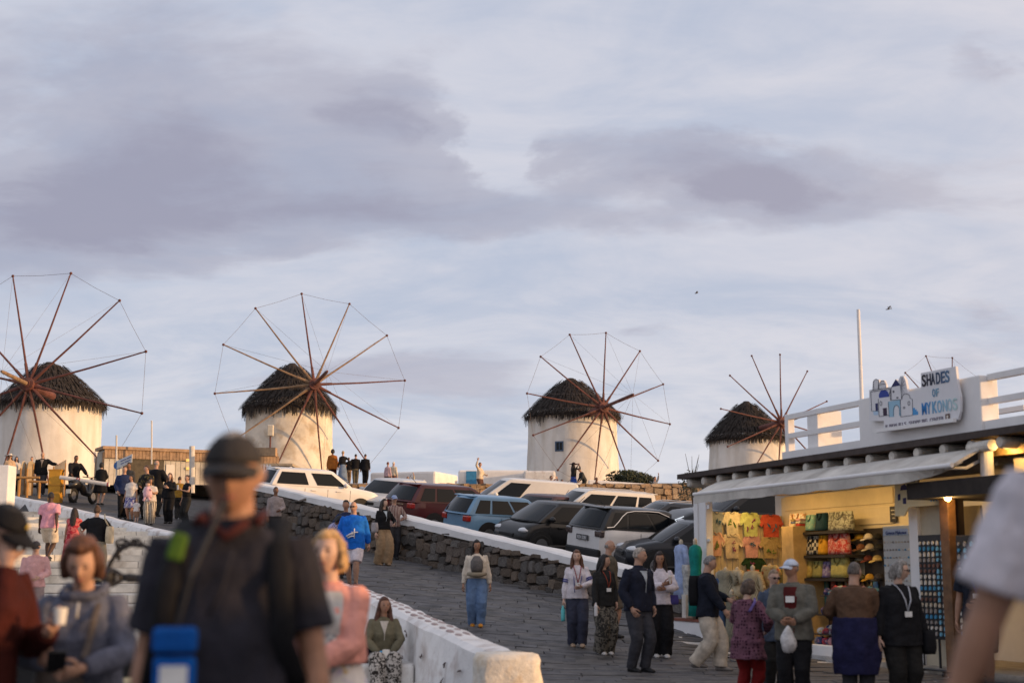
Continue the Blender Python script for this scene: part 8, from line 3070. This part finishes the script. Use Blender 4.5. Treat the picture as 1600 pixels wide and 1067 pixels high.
# ======== on the ramp above the parapet
G = 'visitors gathered on the ramp'
P(195, 728, 47.5, 'man in a dark blue jacket at the left of the ramp crowd', face=20, skin='mid', hair='short', hairc=BROWNH, top_=(0.018, 0.03, 0.085), hem=0.47, bottom=(0.012, 0.012, 0.014), arms=('pocket', 'pocket'), loose=1.7)
P(206, 742, 47.0, 'woman in a white ribbed blouse and flowered denim shorts on the ramp', face=-14, fem=True, wide=1.1, skin='tan', hair='bun', hairc=BLACKH, tm=cloth((0.66, 0.62, 0.58), pattern='stripe_v', col2=(0.5, 0.46, 0.44), pscale=9), sleeve=0.5, hem=0.52, kind='shorts', bm_=cloth((0.5, 0.48, 0.55), pattern='floral', col2=(0.10, 0.10, 0.28), pscale=14), arms=('down', 'down'), loose=1.5, headyaw=-30)
P(230, 727, 48.2, 'man in a black patterned jacket looking left in the ramp crowd', face=-30, wide=1.15, skin='mid', hair='short', hairc=BROWNH, tm=cloth((0.014, 0.013, 0.014), pattern='blotch', col2=(0.20, 0.16, 0.06), pscale=8), bottom=(0.03, 0.03, 0.03), arms=('down', 'belly'), headyaw=-24, loose=1.8)
P(245, 719, 50.0, 'bald man in a black coat behind the ramp crowd, seen from behind', face=160, wide=1.25, skin='mid', hair='ring', hairc=GREYH, top_=(0.012, 0.012, 0.013), bottom=(0.03, 0.03, 0.03), arms=('carry', 'carry'), loose=2.0)
P(202, 722, 51.5, 'dark-skinned person behind the man in the blue jacket, by the hut doorway', face=-20, skin='brown', hair='short', hairc=BLACKH, top_=(0.05, 0.05, 0.05), bottom=(0.03, 0.03, 0.03))
f = P(236, 747, 46.0, 'dark-haired woman in a white top and striped trousers carrying a baby', face=6, fem=True, wide=1.22, skin='tan', hair='bob', hairc=BLACKH, top_=(0.62, 0.56, 0.52), sleeve=0.5, hem=0.5, bm_=cloth((0.60, 0.54, 0.44), pattern='stripe_v', col2=(0.10, 0.08, 0.07), pscale=6), flare=1.6, arms=('chest', 'belly'), loose=1.6)
q = MB(); h0 = f['hand'][0]
q.ball((0, 0, 0.17), (0.075, 0.08, 0.085), 10, 7); bo = q.build('person', mat('skin_pale', (0.56, 0.36, 0.27)), loc=tuple(h0 + Vector((0.02, -0.06, 0.04))), smooth=True)
q = MB(); q.tube([(0, 0, 0.10), (0.0, -0.02, 0.0), (0.02, -0.04, -0.16), (0.03, -0.06, -0.26)], [0.06, 0.12, 0.15, 0.13], 12, side=(1, 0, 0), ry=[0.05, 0.1, 0.11, 0.09]); q.tube([(0.05, -0.02, 0.03), (0.14, -0.1, -0.02)], 0.035, 6); q.tube([(0.03, -0.08, -0.22), (0.12, -0.14, -0.34)], 0.045, 6); q.tube([(-0.03, -0.08, -0.22), (-0.08, -0.14, -0.36)], 0.045, 6); q.build('romper', cloth((0.66, 0.42, 0.46)), bo, smooth=True)
q = MB(); q.ball((0, 0.01, 0.20), (0.08, 0.085, 0.075), 10, 6); q.build('hair', mat('hair_baby', (0.05, 0.035, 0.025), 0.8, 0.2), bo, smooth=True)
tag(bo, 'baby in a pale pink romper carried by the woman in striped trousers', 'baby')
P(214, 779, 46.0, 'small fair-haired child in a white printed T-shirt, back turned, at the edge of the ramp', face=165, wide=1.0, skin='pale', hair='short', hairc=(0.44, 0.27, 0.12), tm=cloth((0.70, 0.66, 0.64), pattern='blotch', col2=(0.4, 0.3, 0.3), pscale=9), sleeve=0.5, kind='shorts', bottom=(0.30, 0.18, 0.12), loose=2.2)
P(266, 739, 47.2, 'woman in black with long reddish hair at the right of the ramp crowd', face=-6, fem=True, skin='pale', hair='long', hairc=(0.10, 0.04, 0.025), top_=BLACK_C, bottom=BLACK_C, arms=('chest', 'down'), loose=1.6)
f = P(293, 742, 46.6, 'woman in a black short top with dark tied hair, rightmost of the ramp crowd', face=-40, fem=True, skin='mid', hair='bun', hairc=(0.035, 0.02, 0.016), top_=(0.010, 0.010, 0.012), sleeve=0.2, hem=0.58, bottom=(0.02, 0.02, 0.022), arms=('chest', 'down'))
hold(f, 0, 'phone', 'pale phone held up by the woman in the black short top', 'phone', (0.08, 0.015, 0.16), mat('phone_pale', (0.6, 0.58, 0.56), 0.4, 0), (0, -0.02, 0.06))
P(281, 744, 49.5, 'person in a mustard jacket between the two women in black', face=180, skin='mid', hair='short', hairc=BROWNH, top_=(0.34, 0.19, 0.03), bottom=(0.03, 0.03, 0.03), wide=1.15, loose=1.8)
P(159, 722, 54.0, 'woman in a short black dress on the ramp behind the boom, seen from behind', face=172, fem=True, wide=1.1, skin='pale', hair='bob', hairc=BLACKH, top_=BLACK_C, kind='dress', bottom=BLACK_C, length=0.28, arms=('belly', 'belly'), loose=1.8)
P(117, 711, 54.4, 'person in a black jacket and face mask astride the dark scooter', z=g(ray(117)[0] * 54.4, 54.4), face=40, wide=1.1, skin='brown', hair='short', hairc=BLACKH, top_=(0.012, 0.011, 0.012), bottom=(0.014, 0.013, 0.014), arms=((0.16, -0.26, 0.62, 0.6, 0.5, 0), (0.16, -0.26, 0.62, 0.6, 0.5, 0)), lean=0.18, loose=2.0)
P(67, 706, 57.5, 'bald man in a black jacket standing behind the yellow cabinet', face=12, wide=1.2, skin='mid', hair='ring', hairc=GREYH, top_=(0.012, 0.012, 0.012), open_='v', inner=(0.25, 0.22, 0.2), hem=0.46, bottom=(0.05, 0.05, 0.055), arms=('out', 'down'), loose=1.9)
P(50, 713, 60.0, 'person in a beige shirt behind the tan board', face=0, skin='mid', hair='short', hairc=BROWNH, top_=(0.34, 0.27, 0.18), bottom=(0.05, 0.05, 0.05))
f = P(16, 708, 56.5, 'woman in a white hat and tan wrap at the far left of the ramp', face=40, fem=True, skin='pale', hair='long', hairc=(0.05, 0.025, 0.016), hat='brim', hatc=(0.7, 0.66, 0.6), top_=(0.50, 0.36, 0.24), hem=0.5, bottom=(0.05, 0.05, 0.06), arms=('belly', 'down'), loose=1.7)
P(26, 713, 58.0, 'person in white behind the woman in the white hat', face=20, fem=True, skin='mid', hair='long', hairc=BLACKH, top_=(0.6, 0.56, 0.52), bottom=BLACK_C)

# ======== on the terrace below the mills
def zt_(px, Y):
    return zterr(ray(px)[0] * Y, Y)
P(520, 702, 79, 'woman with curly black hair in an orange-brown coat on the terrace', z=zt_(520, 79), face=174, fem=True, wide=1.15, skin='brown', hair='curly', hairc=BLACKH, top_=(0.36, 0.12, 0.02), hem=0.42, bottom=(0.05, 0.012, 0.014), loose=2.0)
P(536, 704, 78, 'fair-haired person in a black jacket and long blue skirt on the terrace', z=zt_(536, 78), face=200, fem=True, skin='pale', hair='short', hairc=(0.36, 0.24, 0.13), top_=BLACK_C, hem=0.58, kind='skirt', bottom=(0.16, 0.22, 0.32), length=0.04, arms=('down', 'hip'))
P(545, 714, 80, 'person in black and tan trousers half hidden behind the long blue skirt', z=zt_(545, 80), face=180, skin='mid', hair='short', hairc=BROWNH, top_=BLACK_C, bottom=(0.24, 0.17, 0.11), arms=('hip', 'down'))
P(556, 709, 78.5, 'dark-haired man in a black jacket and olive trousers with a hand on his hip', z=zt_(556, 78.5), face=185, skin='mid', hair='short', hairc=BLACKH, top_=(0.010, 0.010, 0.012), bottom=(0.13, 0.11, 0.075), arms=('hip', 'down'), wide=1.1, loose=1.6)
P(571, 709, 78.5, 'man all in black at the right end of the standing terrace group', z=zt_(571, 78.5), face=170, skin='mid', hair='short', hairc=(0.02, 0.012, 0.02), top_=(0.010, 0.010, 0.011), hem=0.44, bottom=(0.012, 0.011, 0.013), arms=('down', 'down'), wide=1.1, loose=1.8)
f = P(615, 721, 77, 'white-haired man in a cream shirt on the terrace wall, seen from the side', z=zt_(615, 77) - 0.35, face=150, skin='mid', hair='short', hairc=(0.55, 0.5, 0.45), top_=(0.62, 0.54, 0.42), bottom=(0.18, 0.09, 0.07), arms=('carry', 'down'), wide=1.1)
P(606, 729, 76, 'woman in a pink-striped top sitting beside the white-haired man', z=zt_(606, 76) - 0.4, h=1.6, face=150, fem=True, skin='mid', hair='short', hairc=(0.12, 0.04, 0.03), tm=cloth((0.52, 0.36, 0.38)), bottom=(0.10, 0.08, 0.07), pose='stand')
P(637, 742, 74, 'person in beige sitting low behind the terrace wall with one arm raised', z=zt_(637, 74) - 1.2, face=30, skin='mid', hair='short', hairc=(0.10, 0.035, 0.025), top_=(0.50, 0.42, 0.30), bottom=(0.2, 0.17, 0.14), arms=('up', 'down'), h=1.62)
f = P(750, 722, 72, 'woman in a cream jacket carrying a child past the blue door, seen from the side', z=zt_(750, 72) - 0.6, face=60, fem=True, skin='mid', hair='short', hairc=(0.06, 0.03, 0.025), top_=(0.62, 0.52, 0.40), bottom=(0.10, 0.05, 0.04), arms=('carry', 'up'), wide=1.1, loose=1.7)
P(896, 722, 73, 'woman in a dark wide hat and bright blue skirt taking a photo on the terrace', z=zt_(896, 73) - 0.55, face=120, fem=True, skin='mid', hair='long', hairc=BLACKH, hat='brim', hatc=(0.03, 0.02, 0.025), top_=(0.02, 0.016, 0.018), hem=0.55, kind='skirt', bottom=(0.02, 0.06, 0.28), length=0.1, arms=('camera', 'camera'))
P(913, 732, 73, 'dark-clad man bending down beside the woman in the blue skirt', z=zt_(913, 73) - 0.55, h=1.45, face=-70, skin='tan', hair='short', hairc=BLACKH, top_=(0.05, 0.05, 0.05), bottom=(0.03, 0.03, 0.03), lean=0.45, arms=('low', 'low'), loose=1.7)
P(861, 741, 72, 'person in a mauve top crouched behind the terrace wall, left of the blue skirt', z=zt_(861, 72) - 1.2, h=1.65, face=60, skin='mid', hair='short', hairc=BROWNH, top_=(0.20, 0.14, 0.16), bottom=(0.1, 0.1, 0.1), arms=('camera', 'camera'))
P(878, 748, 71, 'dark head just showing over the terrace wall under the windmill window', z=zt_(878, 71) - 1.35, h=1.62, face=10, skin='brown', hair='short', hairc=BLACKH, top_=(0.02, 0.02, 0.02), bottom=(0.02, 0.02, 0.02))
P(932, 746, 72, 'dark-haired person showing from the chest up, right of the bending man', z=zt_(932, 72) - 1.25, h=1.62, face=30, skin='brown', hair='short', hairc=BLACKH, top_=(0.04, 0.02, 0.02), bottom=(0.02, 0.02, 0.02))
P(1023, 750, 74, 'person in grey raising a phone at the right end of the terrace wall', z=zt_(1023, 74) - 1.2, h=1.62, face=60, skin='mid', hair='short', hairc=BLACKH, top_=(0.16, 0.16, 0.18), bottom=(0.1, 0.1, 0.1), arms=('up', 'down'))

finish_people()
